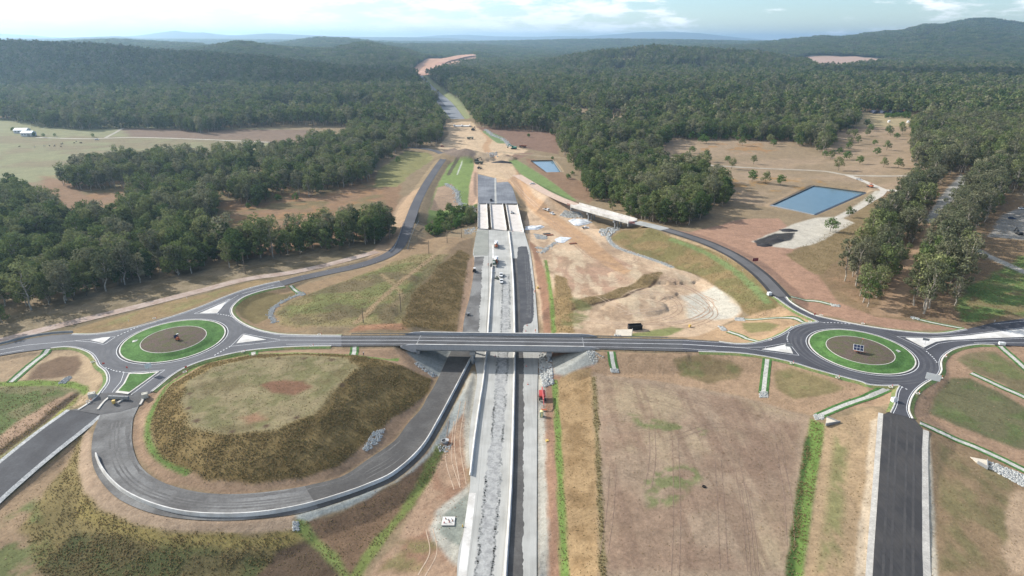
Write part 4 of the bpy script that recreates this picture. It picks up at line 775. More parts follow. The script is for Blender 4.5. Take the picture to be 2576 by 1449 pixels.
print('islands', LRI, LRM, RRI, RRM)
def dense(px, z, step=1.0, sm=True):
    return resample(PL([(a, b, z) for a, b in px]), step=step, smooth=sm)
def outline(px, z):
    p = [P(a, b, z) for a, b in px]; return p
def orient(pts):
    return sum(pts[i][0] * pts[(i + 1) % len(pts)][1] - pts[(i + 1) % len(pts)][0] * pts[i][1] for i in range(len(pts))) > 0
KERB_PROF = [(-.30, -.05), (.25, -.05), (.25, .16), (-.10, .16), (-.30, .03)]
def kerb_run(px, par, verge=1.5, z=ZR, flip=False, gv=True):
    c = resample(PL([(a, b, z) if len(q) < 3 else q for q in px for a, b in [q[:2]]]), step=1.2)
    if flip: c = c[::-1]
    profile_path(c, KERB_PROF).build('kerb', M_kerb, par)
    t = np.gradient(c[:, :2], axis=0); t /= np.linalg.norm(t, axis=1)[:, None]; nr = np.c_[-t[:, 1], t[:, 0]]   # left of travel = outside
    ln = np.c_[c[:, :2] - nr * .75, c[:, 2]]; line_w(ln, .16, .014, smoothp=False).build('edge_line', M_paint, par)
    if gv:
        a = np.c_[c[:, :2] + nr * .27, c[:, 2] + .10]; b = np.c_[c[:, :2] + nr * (verge + .3 * (fbm(c[:, 0], c[:, 1], 7, 2, 3) - .5)[:, None]), c[:, 2]]
        b[:, 2] = np.minimum(np.maximum(hz(b[:, 0], b[:, 1]) + .05, z - 1.5 if np.isscalar(z) else -9), c[:, 2] + .1)
        ribbon(a, b, 0, n=len(c), smoothp=False).build('grass_verge', M_grass2, par)
def roundabout(name, OUT, runs, I, Mu, asph):
    r = struct(fill(outline(OUT, ZR)).build(name, asph))
    for q in runs: kerb_run(q, r)
    cx_, cy_, R = I; isl = empty('central_island', (cx_, cy_, ZR)); 
    g = MB().lathe([(R + .05, -.02), (R + .05, .15), (R - .45, .15)], 96).build('kerb', M_kerb, isl)
    MB().lathe([(R + 1.02, .012), (R + .80, .012)], 96).build('edge_line', M_paint, isl)
    MB().lathe([(R + .76, .010), (R + .30, .012), (R + .06, .02)], 96).build('gutter', M_asph2, isl)
    for q_, w_ in ((2.4, .9), (4.6, 1.0), (6.4, .7)): MB().lathe([(R + q_ + w_, .005), (R + q_, .005)], 96).build('tyre_wear', mat('lane_wear_' + asph.name, (96, 96, 99) if 'grey' in asph.name else (96, 95, 98), .85, .3, .16, 1.0, rgb2=(104, 104, 106) if 'grey' in asph.name else (86, 86, 91), scale2=.12), isl)
    rm = Mu[2]; ox, oy = Mu[0] - cx_, Mu[1] - cy_
    mb = MB(); prof = [(R - .4, .14, 0), (R - 1.2, .22, .1), (R * .84, .34, .3), (R * .76, .5, .6), (rm + 1.6, 1.02, .9), (rm + .25, 1.13, 1)]
    n = 96; vs = []; ns = []
    for rr, z, w in prof:
        for k in range(n):
            a = 2 * math.pi * k / n; vs.append((ox * w + rr * math.cos(a), oy * w + rr * math.sin(a), z + (random.random() - .5) * .05))
    for i in range(len(prof) - 1):
        for k in range(n): ns.append((i * n + k, i * n + (k + 1) % n, (i + 1) * n + (k + 1) % n, (i + 1) * n + k))
    mb.add(vs, ns).build('lawn', M_grass, isl, True)
    MB().lathe([(rm + .28, 1.10), (rm + .28, 1.22), (rm + .06, 1.22), (rm + .06, 1.1)], 96, (ox, oy, 0)).build('concrete_edging', M_kerb, isl)
    mb = MB(); vs = []; ns = []; rings = 16
    for i in range(rings + 1):
        f = 1 - i / rings
        for k in range(n): 
            a = 2 * math.pi * k / n; vs.append((ox + (rm + .08) * f * math.cos(a), oy + (rm + .08) * f * math.sin(a), 1.16 + .5 * (1 - f * f) + (random.random() - .5) * .12 * (0 < i)))
    for i in range(rings):
        for k in range(n): ns.append((i * n + k, i * n + (k + 1) % n, (i + 1) * n + (k + 1) % n, (i + 1) * n + k))
    mb.add(vs, ns).build('mulch_bed', M_mulch, isl, True)
    return r, isl
lr_runs = [[(703, 707), (666.7, 714.7), (616.7, 728), (566.7, 746), (500, 773), (433, 796), (366.7, 816), (300, 831), (240, 839.7), (181.7, 840.5)],
           [(858.7, 843.9), (766.7, 843), (700, 839.7), (650, 829.7), (616.7, 816), (593, 799.7), (583, 783), (590, 766), (616.7, 746), (666.7, 729.7), (716.7, 720)],
           [(383, 985), (406.7, 966), (433, 944.7), (466.7, 924.7), (516.7, 906), (583, 889.7), (633, 881), (700, 874.7), (766.7, 871.7), (833, 870.7)],
           [(128, 876), (166.7, 873), (200, 878), (226.7, 889.7), (240, 906), (246.7, 919.7), (263, 933), (270, 949.7), (266.7, 966), (250, 989)]]
rr_runs = [[(2056, 809.5), (2027, 813.5), (2008.5, 818), (1990, 825), (1977, 834), (1958.5, 844), (1933.5, 853.5), (1908.5, 860), (1883.5, 864), (1846, 864), (1808.5, 859)],
           [(1946, 746), (1958.5, 754), (1973.5, 765), (1996, 780), (2021, 793), (2046, 804), (2056, 809.5)],
           [(2430.7, 828), (2367, 838), (2300.7, 836), (2217, 826), (2150.7, 814.7), (2093, 803), (2052, 793), (2027, 781.7), (2002, 768), (1986, 756.6), (1978.5, 747)],
           [(2295.6, 1052.7), (2287, 1032.7), (2289, 1014), (2295, 997.7), (2306.5, 981.5), (2323, 967.7), (2339, 957.7), (2354, 950), (2365, 940), (2369, 930), (2368, 920), (2368, 910), (2373, 899), (2385, 887.7), (2404, 877.7), (2435, 870), (2466.5, 866.5), (2501.5, 867.7)],
           [(1757, 884.7), (1850.7, 888), (1917, 896), (1984, 909.7), (2050.7, 929.7), (2117, 948), (2167, 961), (2184, 967.7), (2224, 971), (2264, 970)],
           [(2264, 970), (2255.7, 986), (2250.7, 1016), (2240.7, 1037.7)]]
# every run is listed so that the outside lies on the left of travel
def fix_runs(runs, OUT):
    poly = np.array([tuple(v) for v in PL(OUT, ZR)]); out = []
    for q in runs:
        c = np.array([tuple(v) for v in PL(q, ZR)]); k = len(c) // 2; t = (c[k] - c[k - 1])[:2]; t /= np.linalg.norm(t); m = (c[k] + c[k - 1])[:2] / 2 + np.array([-t[1], t[0]]) * .8
        out.append(q[::-1] if inpoly(np.array([m[0]]), np.array([m[1]]), poly)[0] else q)
    return out
rdL, islL = roundabout('roundabout_road', LR_OUT, fix_runs(lr_runs, LR_OUT), LRI, LRM, M_aspo if False else mat('roundabout_asphalt_grey', (112, 112, 115), .9, .25, .12, 2.0, rgb2=(98, 98, 102), scale2=.08, bump=.1))
rdR, islR = roundabout('roundabout_road', RR_OUT, fix_runs(rr_runs, RR_OUT), RRI, RRM, mat('roundabout_asphalt_dark', (86, 86, 92), .9, .25, .12, 2.0, rgb2=(76, 76, 81), scale2=.08, bump=.1))
tag(islL, 'left roundabout island, green lawn ring round a mulch bed with orange trailer', 'traffic island', 'roundabout islands')
tag(islR, 'right roundabout island, green lawn ring round a mulch bed with solar panel trailer', 'traffic island', 'roundabout islands')
def splitter(px, par, label, m=M_concw, h=.13, green=False):
    pts = [P(a, b, ZR) for a, b in px]
    if not orient(pts): pts = pts[::-1]
    o = empty('splitter_island', tuple(sum(pts, Vector()) / len(pts)))
    q = [(p.x - o.location.x, p.y - o.location.y) for p in pts]
    MB().prism(q, 'z', .0, h).build('kerb' if green else 'concrete_slab', M_kerb if green else m, o)
    if green:
        c = np.array(q).mean(0); MB().prism([tuple(c + (np.array(v) - c) * .84) for v in q], 'z', h - .05, h + .06).build('lawn', M_grass, o)
    tag(o, label, 'traffic island')
splitter([(501, 789), (546.7, 788), (557, 776), (571, 758), (540, 772)], rdL, 'white concrete splitter island at the upper exit of the left roundabout')
splitter([(595, 864), (604, 852), (613, 842), (640, 848), (670, 855)], rdL, 'white concrete splitter island between left roundabout and overpass')
splitter([(228, 856), (255, 850), (279, 848), (269, 856), (259, 864)], rdL, 'white concrete splitter island at the far left roundabout exit')
splitter([(324, 938), (362, 938.5), (402, 934), (364, 962), (322, 992), (290, 988), (310, 966)], rdL, 'grassed splitter island with white kerb below the left roundabout', green=True)
splitter([(1916, 879), (1950, 873), (1982, 865.4), (1990, 878), (1995, 890), (1955, 884)], rdR, 'white concrete splitter island between overpass and right roundabout')
splitter([(2278, 850), (2334, 851), (2384, 849), (2434, 844.5), (2484, 838), (2576, 827), (2720, 810), (2720, 846), (2576, 848), (2470, 852), (2379, 856.5), (2354, 860.5), (2324, 874.6)], rdR, 'long white concrete median at the right edge beside right roundabout')
def paint_line(px, par, w=.16, z=ZR, off=.012, sm=False): return line_w([P(a, b, z) for a, b in px], w, off, smoothp=sm).build('painted_line', M_paint, par)
for px in ([(488, 789), (545, 789), (576, 753), (612, 738)], [(488, 789), (540, 768), (612, 738), (690, 717)], [(545, 789), (556, 775), (575, 757), (600, 742)],
           [(580, 871), (612, 839), (650, 846), (704, 854.5)], [(580, 871), (640, 865), (704, 857)], [(190, 857), (262, 850), (292, 846), (262, 867), (230, 860), (190, 857.5)], [(190, 857.3), (66, 868), (0, 880), (-150, 912)],
           [(312, 937), (362, 935), (415, 930.5)], [(415, 930.5), (380, 955), (330, 993)], [(312, 937), (304, 960), (282, 987)], [(704, 855.5), (858, 855.8)], [(704, 846), (858, 847.5)], [(720, 866), (858, 864.6)], [(60, 880), (0, 890)]):
    paint_line(px, rdL)
for px in ([(1717, 866), (1864, 874.5), (1960, 888), (2010, 894)], [(1717, 865.6), (1864, 874), (1920, 873), (1984, 862), (2010, 894)], [(1717, 856.5), (1808, 861.5)], [(1717, 876.5), (1800, 882)], [(2256, 846), (2330, 880), (2360, 864), (2400, 858), (2576, 851), (2700, 849)], [(2256, 846), (2330, 848.5), (2434, 841), (2576, 824), (2700, 808)], [(2450, 862), (2576, 862.5), (2700, 861)], [(2500, 815), (2576, 808), (2700, 790)], [(2057, 809), (2075, 812)]):
    paint_line(px, rdR)
def dashes(px, par, d=.8, g=.7, w=.4):
    c = resample([P(a, b, ZR) for a, b in px], step=.1); k = 0
    while k < len(c) - 8:
        line_w(c[k:k + int(d * 10)], w, .016, smoothp=False, step=.4).build('give_way_dash', M_paint, par); k += int((d + g) * 10)
for q in ([(547, 789.5), (570, 793), (590, 799)], [(295, 845), (320, 834), (348, 821.5)], [(579, 871.5), (560, 882), (536, 896)], [(265, 925), (290, 933), (316, 937)]): dashes(q, rdL)
for q in ([(2072, 811.5), (2105, 812), (2140, 815)], [(1985, 836), (1980, 850), (1983, 863)], [(2330, 883), (2348, 900), (2360, 916)], [(2255, 971), (2270, 974), (2292, 985)]): dashes(q, rdR)
# ================================================================== other roads
ovr = struct(rib_px(OV_U, OV_D, 0, smoothp=False).build('overpass_road', mat('overpass_asphalt', (92, 92, 94), .9, .22, .12, 2.0, rgb2=(82, 81, 82), scale2=.1, streak=(.08, 1, 1))))
for l, w in (([(858, 847.5), (1006, 847.4), (1543, 854.5), (1717, 856.5)], .15), ([(858, 855.8), (1006, 855.8), (1543, 862.9), (1717, 865.8)], .22), ([(858, 864.6), (1006, 865), (1543, 872.8), (1717, 876.5)], .15)):
    line_w([P(a, b, ZR) for a, b in l], w, .012, smoothp=False).build('painted_line', M_paint, ovr)
for a, b in (((1058, 843.7), (1046, 871)), ((1464.5, 848), (1470, 878))): line_w([P(*a, ZR), P(*b, ZR)], .35, .016).build('expansion_joint', M_concg, ovr)
loop = struct(rib_px(LOOP_I, LOOP_O, 0, cross=3).build('loop_ramp', M_ramp))
LI2 = [p for p in LOOP_I if p[0] >= 766 or p[1] < 900 and p[0] > 700]; LO2 = [p for p in LOOP_O if p[0] >= 760]
ribbon(PL([q for q in LOOP_I if q[0] > 760]), PL([q for q in LOOP_O if q[0] > 770]), .012, cross=2).build('dark_seal', M_rampd, loop)
c_in = resample(PL(LOOP_I), 120); c_out = resample(PL(LOOP_O), 120)
for f, w in ((.10, 1.2), (.34, .5), (.44, .35), (.55, .6)):
    line_w((c_in + (c_out - c_in) * f)[4:72], w, .010, smoothp=False, jit=.9).build('tyre_wear', mat('pale_wear', (122, 119, 115), .95, .1, .2, 1.5, rgb2=(110, 107, 104), scale2=.2), loop)
west = struct(rib_px(WEST_L, WEST_R, .0, cross=2).build('west_ramp', mat('west_asphalt', (92, 92, 94), .9, .2, .14, 1.5, rgb2=(80, 79, 81), scale2=.08)))
for e, s_ in ((WEST_L, 1), (WEST_R, -1)):
    c = resample(PL(e), step=2); t = np.gradient(c[:, :2], axis=0); t /= np.linalg.norm(t, axis=1)[:, None]; nr = np.c_[-t[:, 1], t[:, 0]] * -s_
    ribbon(c, np.c_[c[:, :2] + nr * 1.6, c[:, 2] - .12], 0, n=len(c), smoothp=False).build('gravel_shoulder', M_gravel, west)
neck = struct(ribbon(PL([(250, 989, 8), (233, 1006, 7.62), (205, 1025, 7.32), (177, 1031, 7.22)]), PL([(383, 985, 8), (374, 994, 7.65), (358, 1010, 7.42), (350, 1020, 7.32)]), .015, cross=4, step=1).build('ramp_junction', mat('junction_seal', (112, 110, 108), .9, .2, .14, 1.2, rgb2=(96, 94, 93), scale2=.15)))
fill(PL([(177, 1030.5, 7.23), (253, 1043, 7.3), (300, 1036, 7.3), (350, 1021, 7.33), (352, 1018, 7.36)]), .02).build('seal_patch', MATS['junction_seal'], neck)
for q in ([(274, 1000, 7.85), (262, 1010, 7.6), (252, 1022, 7.45), (246, 1030, 7.4)], [(315, 1001, 7.8), (296, 1013, 7.6)], [(250, 989, 8), (240, 1000, 7.8), (220, 1016, 7.5), (197, 1031, 7.3)], [(366, 990, 8), (358, 1008, 7.55), (352, 1018, 7.4)]):
    profile_path(resample(PL(q), step=.8), [(-.35, -.2), (.35, -.2), (.35, .17), (-.35, .17)]).build('kerb', M_kerb, neck)
sro = struct(rib_px(SR['L'], SR['R'], 0, cross=2, smoothp=False).build('service_road', M_asph2))
for (e, s_, w) in ((SR['L'][1:], 1, 1.5), (SR['R'][1:], -1, 1.7)):
    c = resample(PL(e), step=2); t = np.gradient(c[:, :2], axis=0); t /= np.linalg.norm(t, axis=1)[:, None]; nr = np.c_[-t[:, 1], t[:, 0]] * -s_
    ribbon(c, np.c_[c[:, :2] + nr * w, c[:, 2] - .1], -.02, n=len(c), smoothp=False).build('gravel_shoulder', mat('pale_gravel', (202, 196, 184), .95, .1, .2, 2.0, rgb2=(184, 178, 168), scale2=.3), sro)
_a = resample(PL(SR['L']), 60, smooth=False); _b = resample(PL(SR['R']), 60, smooth=False)
for f_ in (.2, .36, .62, .8): line_w((_a + (_b - _a) * f_)[1:], .8, .006, smoothp=False, jit=.5).build('wheel_path', mat('path_wear', (82, 80, 79), .9, .2, .12, 1.0, rgb2=(74, 72, 72), scale2=.1), sro)
nlr = struct(ribbon(NLa, NLb, 0, n=len(NLa), smoothp=False).build('north_west_road', mat('nw_asphalt', (88, 87, 91), .9, .25, .12, 1.5, rgb2=(98, 97, 100), scale2=.05)))
nrr = struct(ribbon(NRa, NRb, 0, n=len(NRa), smoothp=False).build('north_east_road', mat('ne_asphalt', (110, 108, 108), .9, .25, .12, 1.5, rgb2=(98, 96, 96), scale2=.05)))
ca_ = NRa + (NRb - NRa) * .0; 
for f0, f1 in ((0, .2), (.8, 1.0)):
    ribbon((NRa + (NRb - NRa) * f0)[:38], (NRa + (NRb - NRa) * f1)[:38], .010, n=min(38, len(NRa)), smoothp=False).build('dark_shoulder', M_asph2, nrr)
kk = [i for i in range(len(NRa)) if NRa[i, 1] > P(1690, 583, 7).y]
if len(kk) > 2: ribbon(NRa[kk], NRb[kk], .014, n=len(kk), smoothp=False).build('unsealed_base', mat('base_gravel', (178, 178, 172), .92, .2, .12, 1.2, rgb2=(164, 164, 158), scale2=.1), nrr)
nrs = struct(ribbon(NRc, NRd, 0, n=len(NRc), smoothp=False).build('side_road_approach', mat('site_pinkish', (214, 184, 160), .95, .1, .15, .8)))
# tracks
def track(name, px, w, rgb, step=2.0, off=.06, jit=.25):
    return struct(line_w(np.array([tuple(v) for v in GL(px)]), w, off, step=step, drape=True, jit=jit).build(name, mat(name + '_dust_%d%d%d' % rgb, rgb, .95, .1, .16, .8, rgb2=tuple(int(c * .93) for c in rgb), scale2=.1)))
tk = struct(ribbon(a_, b_, .12, n=len(a_), smoothp=False).build('dirt_track', mat('track_dust', (190, 168, 152), .95, .1, .16, 1.0, rgb2=(172, 146, 128), scale2=.15)))
track('farm_track', [(90, 346), (200, 349), (265, 348), (330, 346), (430, 348), (560, 353), (680, 358)], 4.0, (206, 196, 178), 6, .15)
track('farm_track', [(265, 347), (290, 334), (310, 322)], 4.0, (188, 178, 158), 6, .15)
track('paddock_road', [(1640, 402), (1740, 412), (1900, 423), (2060, 430), (2130, 440), (2230, 443), (2330, 441)], 5.0, (184, 172, 152), 4, .12)
track('site_access_road', [(2130, 440), (2170, 455), (2205, 470), (2222, 478), (2215, 490), (2190, 505), (2150, 528), (2105, 550)], 5.0, (206, 196, 180), 3, .1)
track('site_access_road', [(2222, 478), (2245, 480), (2272, 482)], 5.0, (206, 196, 180), 3, .1)
# ================================================================== overpass
c0 = P(1006, 855.8, ZR); c1 = P(1543, 862.9, ZR); tdir = (c1 - c0).normalized(); OVA = math.atan2(tdir.y, tdir.x)
def ov_s(p): return (p - c0).to_2d().dot(tdir.to_2d())
sA, sB = ov_s(P(1052, 858, ZR)), ov_s(P(1466, 862, ZR)); mid = c0 + tdir * ((sA + sB) / 2); HL = (sB - sA) / 2
ndir = Vector((-tdir.y, tdir.x, 0))
def ov_off(px, z): return (P(*px, z) - c0).to_2d().dot(ndir.to_2d())
yS, yN = ov_off((1298, 868.7), 9.1), ov_off((1298, 838.5), 9.1)
print('overpass', sA, sB, yS, yN, OVA)
ov = tag(empty('overpass_bridge', (mid.x, mid.y, 0), OVA), 'grey concrete road overpass crossing the unfinished motorway between two roundabouts', 'bridge')
M_para = mat('parapet_concrete', (176, 176, 178), .85, .25, .07, 1.5, rgb2=(160, 161, 164), scale2=.4)
MB().box((0, (yS + yN) / 2, 7.45), (2 * HL, yN - yS - .1, .9)).build('deck', M_concg, ov)
npan = 26; pw = 2 * HL / npan
me_s = MB().prism([(-.18, 6.75), (.18, 6.75), (.20, 8.0), (.10, 9.1), (-.18, 9.1)], 'x', -pw / 2 + .012, pw / 2 - .012).mesh('parapet_panel', M_para)
me_n = MB().prism([(-.10, 9.1), (-.20, 8.0), (-.18, 6.75), (.18, 6.75), (.18, 9.1)], 'x', -pw / 2 + .012, pw / 2 - .012).mesh('parapet_panel', M_para)
for k in range(npan):
    for y, me in ((yS - .2, me_s), (yN + .2, me_n)):
        o = bpy.data.objects.new('parapet_panel', me); COL.objects.link(o); o.parent = ov; o.location = (-HL + (k + .5) * pw, y, 0)
for y in (yS - .2, yN + .2):
    MB().box((0, y, 9.135), (2 * HL + .3, .42, .07)).build('coping', M_concw, ov)
    for s_ in (-1, 1):
        e = HL * s_; w = 6.5 * s_
        MB().prism([(e + .02 * s_, 6.4), (e + .02 * s_, 9.1), (e + w * .45, 8.95), (e + w, 8.15), (e + w, 7.6), (e + w * .9, 7.2), (e + 1.6 * s_, 5.4), (e + .02 * s_, 5.4)], 'y', y - .2, y + .2).build('wing_wall', M_para, ov)
for k in range(5):
    MB().box((0, yS + .9 + k * (yN - yS - 1.8) / 4, 6.38), (2 * HL - .6, .9, 1.2)).build('girder', M_concg, ov)
for px in ((1188, 887), (1381.6, 890)):
    x = ov_s(P(*px, 5.5)) - (sA + sB) / 2
    MB().box((x, (yS + yN) / 2, 5.05), (2.2, yN - yS + .6, 1.4)).build('headstock', M_concg, ov)
    for y in (yS + .9, (yS + yN) / 2, yN - .9): MB().tube((x, y, -.6), (x, y, 4.4), .62, n=14).build('column', M_concg, ov, True)
for s_ in (-1, 1): MB().box((s_ * (HL - .5), (yS + yN) / 2, 5.2), (1.3, yN - yS, 1.6)).build('abutment', M_concg, ov)
# ================================================================== concrete barriers, cast in panels
BPROF = [(-.42, -.1), (.42, -.1), (.42, .08), (.22, .32), (.13, 1.1), (-.13, 1.1), (-.22, .32), (-.42, .08)]
def barrier(px, name, label, panel=5.0, prof=BPROF, m=None, z=None, cap=True):
    c = resample(PL(px) if z is None else [P(a, b, z) for a, b in px], step=1.0); r = tag(empty(name, tuple(c[0])), label, 'barrier'); n = max(2, int(panel)); i = 0
    loc = np.array(c[0])
    while i < len(c) - 2:
        seg = c[i:i + n + 1]
        if len(seg) < 2: break
        s2 = seg.copy(); d0 = s2[1] - s2[0]; s2[0] += d0 * .012; s2[-1] -= (s2[-1] - s2[-2]) * .012
        profile_path(s2 - loc, prof).build('barrier_panel', m or M_concw, r); i += n
    return r
barrier(BAR_R, 'concrete_barrier', 'long white concrete median barrier along the motorway, right one, reaching the creek bridge')
barrier(BAR_L, 'concrete_barrier', 'white concrete barrier left of the grey strip, ending beside the slipform paver')
LB = [(-.40, -.1), (.40, -.1), (.34, .2), (.16, 1.15), (-.16, 1.15), (-.34, .2)]
barrier(LOOP_BAR, 'concrete_barrier', 'curved white concrete barrier around the outside of the loop ramp', 4.0, LB)
barrier([(-150, 899, 8), (0, 867, 8), (67, 850, 8), (133, 840, 8), (184, 837, 8)], 'concrete_barrier', 'grey concrete barrier on the upper edge of the far left road', 4.0, [(-.3, 0), (.3, 0), (.15, .95), (-.15, .95)], M_concg)
# ================================================================== guard rails
post_me = MB().box((0, 0, .1), (.12, .16, 1.3)).mesh('post', M_steel)
def guardrail(pts, label, every=4):
    c = resample(pts, step=1.0); r = tag(empty('guardrail', tuple(c[0])), label, 'guardrail'); loc = np.array(c[0])
    profile_path(c - loc, [(-.04, .42), (.04, .46), (-.02, .58), (.04, .70), (-.04, .76)]).build('rail', M_steel, r)
    for k in range(0, len(c), every):
        o = bpy.data.objects.new('post', post_me); COL.objects.link(o); o.parent = r; o.location = Vector(c[k] - loc)
guardrail(PL([(885, 842.6, 8), (960, 842.2, 8), (1035, 841.6, 8)]), 'steel guardrail left of the overpass, far side of the road')
guardrail(PL([(862, 872.6, 8), (950, 872, 8), (1022, 871.5, 8)]), 'steel guardrail left of the overpass, near side of the road')
guardrail(PL([(1490, 848, 8), (1580, 849.5, 8), (1680, 851.5, 8)]), 'steel guardrail right of the overpass, far side of the road')
guardrail(PL([(1494, 880.5, 8), (1600, 882.5, 8), (1730, 885.5, 8)]), 'steel guardrail right of the overpass, near side of the road')
guardrail(PL([(1015, 561, 4.1), (1005, 593, 4.2), (993, 622, 4.4), (980, 636, 4.7)]), 'curved steel guardrail on the left of the small creek crossing', 5)
guardrail(PL([(1053, 558, 4.1), (1041, 580, 4.1), (1031, 606, 4.2), (1025, 630, 4.5)]), 'curved steel guardrail on the right of the small creek crossing', 5)
# ================================================================== motorway creek bridge
cb = empty('creek_bridge', tuple(P(1255, 548, 0))); tag(cb, 'pale concrete motorway bridge of three parallel decks over the creek', 'bridge'); ol = cb.location
def wp(px, z=0): return P(*px, z) - ol
DK = [((1201.6, 574), (1229, 576), (1202, 514), (1225.3, 514.5)), ((1236, 575), (1275.5, 580), (1232, 514.5), (1265.3, 515)), ((1283, 581), (1318.5, 585), (1272, 515), (1302, 516))]
M_deck = mat('deck_concrete', (224, 214, 204), .88, .2, .06, .8, rgb2=(212, 202, 190), scale2=.15)
for nl, nr_, fl_, fr in DK:
    q = [wp(nl), wp(nr_), wp(fr), wp(fl_)]; vs = [(v.x, v.y, z) for z in (-1.3, .05) for v in q]
    MB().add(vs, [(3, 2, 1, 0), (4, 5, 6, 7), (0, 1, 5, 4), (1, 2, 6, 5), (2, 3, 7, 6), (3, 0, 4, 7)]).build('deck', M_deck, cb)
    for a, b in ((q[0], q[3]), (q[1], q[2])):
        inn = (q[0] + q[1] + q[2] + q[3]) / 4; sgn = .25 if inn.x > a.x else -.25
        cpts = np.array([(a.x + sgn + (b.x - a.x) * t, a.y + (b.y - a.y) * t, .05) for t in np.linspace(0, 1, 9)])
        profile_path(cpts, [(-.22, 0), (.22, 0), (.14, 1.1), (-.14, 1.1)]).build('barrier', M_concw, cb)
    for t in (.28, .68):
        a = q[0].lerp(q[3], t); b = q[1].lerp(q[2], t); m_ = (a + b) / 2
        MB().box((m_.x, m_.y, -1.9), ((b - a).length * .92, 1.4, 1.2)).build('headstock', M_concg, cb)
        for f in (.2, .8): p_ = a.lerp(b, f); MB().tube((p_.x, p_.y, -6), (p_.x, p_.y, -2.5), .5, n=10).build('column', M_concg, cb)
    for e, f in ((q[0], q[1]), (q[3], q[2])):
        m_ = (e + f) / 2; MB().box((m_.x, m_.y + (-.4 if e is q[0] else .4), -1.6), ((f - e).length, 1.0, 3.0)).build('abutment', M_concg, cb)
# ================================================================== side bridge on the north-east road
B0, B1 = P(1592, 556.5, 6.5), P(1446, 515.5, 5.8); sbd = (B1 - B0); sbl = sbd.length; ang = math.atan2(sbd.y, sbd.x); slope = math.asin((B1.z - B0.z) / sbl)
sb = empty('creek_bridge', tuple((B0 + B1) / 2), ang); sb.rotation_euler = (0, -slope, ang)
tag(sb, 'narrow white concrete bridge on the side road with two pier rows', 'bridge')
hw_ = 4.6
MB().box((0, 0, -.55), (sbl, 2 * hw_, 1.1)).build('deck', M_deck, sb)
for s_ in (-1, 1):
    MB().prism([(s_ * (hw_ - .15) - .2, -1.15), (s_ * (hw_ - .15) + .2, -1.15), (s_ * (hw_ - .15) + .18, 1.25), (s_ * (hw_ - .15) - .12, 1.25)], 'x', -sbl / 2, sbl / 2).build('barrier', M_concw, sb)
for k in range(4): MB().box((0, -3.3 + k * 2.2, -1.55), (sbl - .5, .8, .9)).build('girder', M_concg, sb)
for px in ((1475, 537), (1543, 557)):
    p_ = P(*px, 4.0); x = (p_ - (B0 + B1) / 2).to_2d().dot(sbd.to_2d().normalized())
    MB().box((x, 0, -2.6), (1.5, 2 * hw_ + .4, 1.3)).build('headstock', M_concg, sb)
    for y in (-3.0, 0, 3.0): MB().box((x, y, -5.6), (.95, .95, 4.8)).build('column', M_concg, sb)
for s_ in (-1, 1): MB().box((s_ * (sbl / 2 - .4), 0, -2.0), (1.0, 2 * hw_, 2.2)).build('abutment', M_concg, sb)
for k, (x, y) in enumerate([(-sbl / 2 - 1 - i * .9, hw_ - .2) for i in range(6)] + [(sbl / 2 + .8 + i * .9, hw_ - .2) for i in range(4)]):
    MB().box((x, y, .6), (.18, .35, 1.5)).build('starter_bars', mat('rust_red', (188, 96, 80), .8, .2, .2, 3), sb)
# ================================================================== ponds
def water_mat(name, rgb):
    m, t, b = nodes_mat(name, .14, .4); b.inputs['Base Color'].default_value = (*lin(*rgb), 1)
    n = t.nodes.new('ShaderNodeTexNoise'); n.inputs['Scale'].default_value = 1.2; n.inputs['Detail'].default_value = 3
    c_ = t.nodes.new('ShaderNodeTexCoord'); t.links.new(c_.outputs['Object'], n.inputs['Vector']); bb = t.nodes.new('ShaderNodeBump'); bb.inputs['Strength'].default_value = .25; bb.inputs['Distance'].default_value = .05
    t.links.new(n.outputs[0], bb.inputs['Height']); t.links.new(bb.outputs[0], b.inputs['Normal']); return m
wp_ = PL(POND_R); cen = sum(wp_, Vector()) / 4
pr = struct(fill([cen + (v - cen) * 1.03 for v in wp_]).build('pond', water_mat('pond_water', (92, 122, 132))))
lin_ = np.array([tuple(cen + (v - cen) * 1.04) for v in wp_ + wp_[:1]])
profile_path(resample([Vector(v) for v in lin_], step=2, smooth=False), [(-1.0, .75), (-.9, .82), (.4, .05), (.3, -.1)]).build('pond_liner', mat('liner_grey', (136, 142, 148), .6, .3, .1), pr)
ws_ = PL(POND_S); cs_ = sum(ws_, Vector()) / 4
ps = struct(fill([cs_ + (v - cs_) * 1.03 for v in ws_]).build('pond', water_mat('pond_water_blue', (104, 134, 150))))
profile_path(resample([cs_ + (v - cs_) * 1.12 for v in ws_[:3]], step=2, smooth=False), [(-2.4, 1.0), (-2.2, 1.1), (.4, .1), (.3, -.2)]).build('pond_bank', mat('bank_sand', (206, 184, 152), .95, .1, .15), ps)
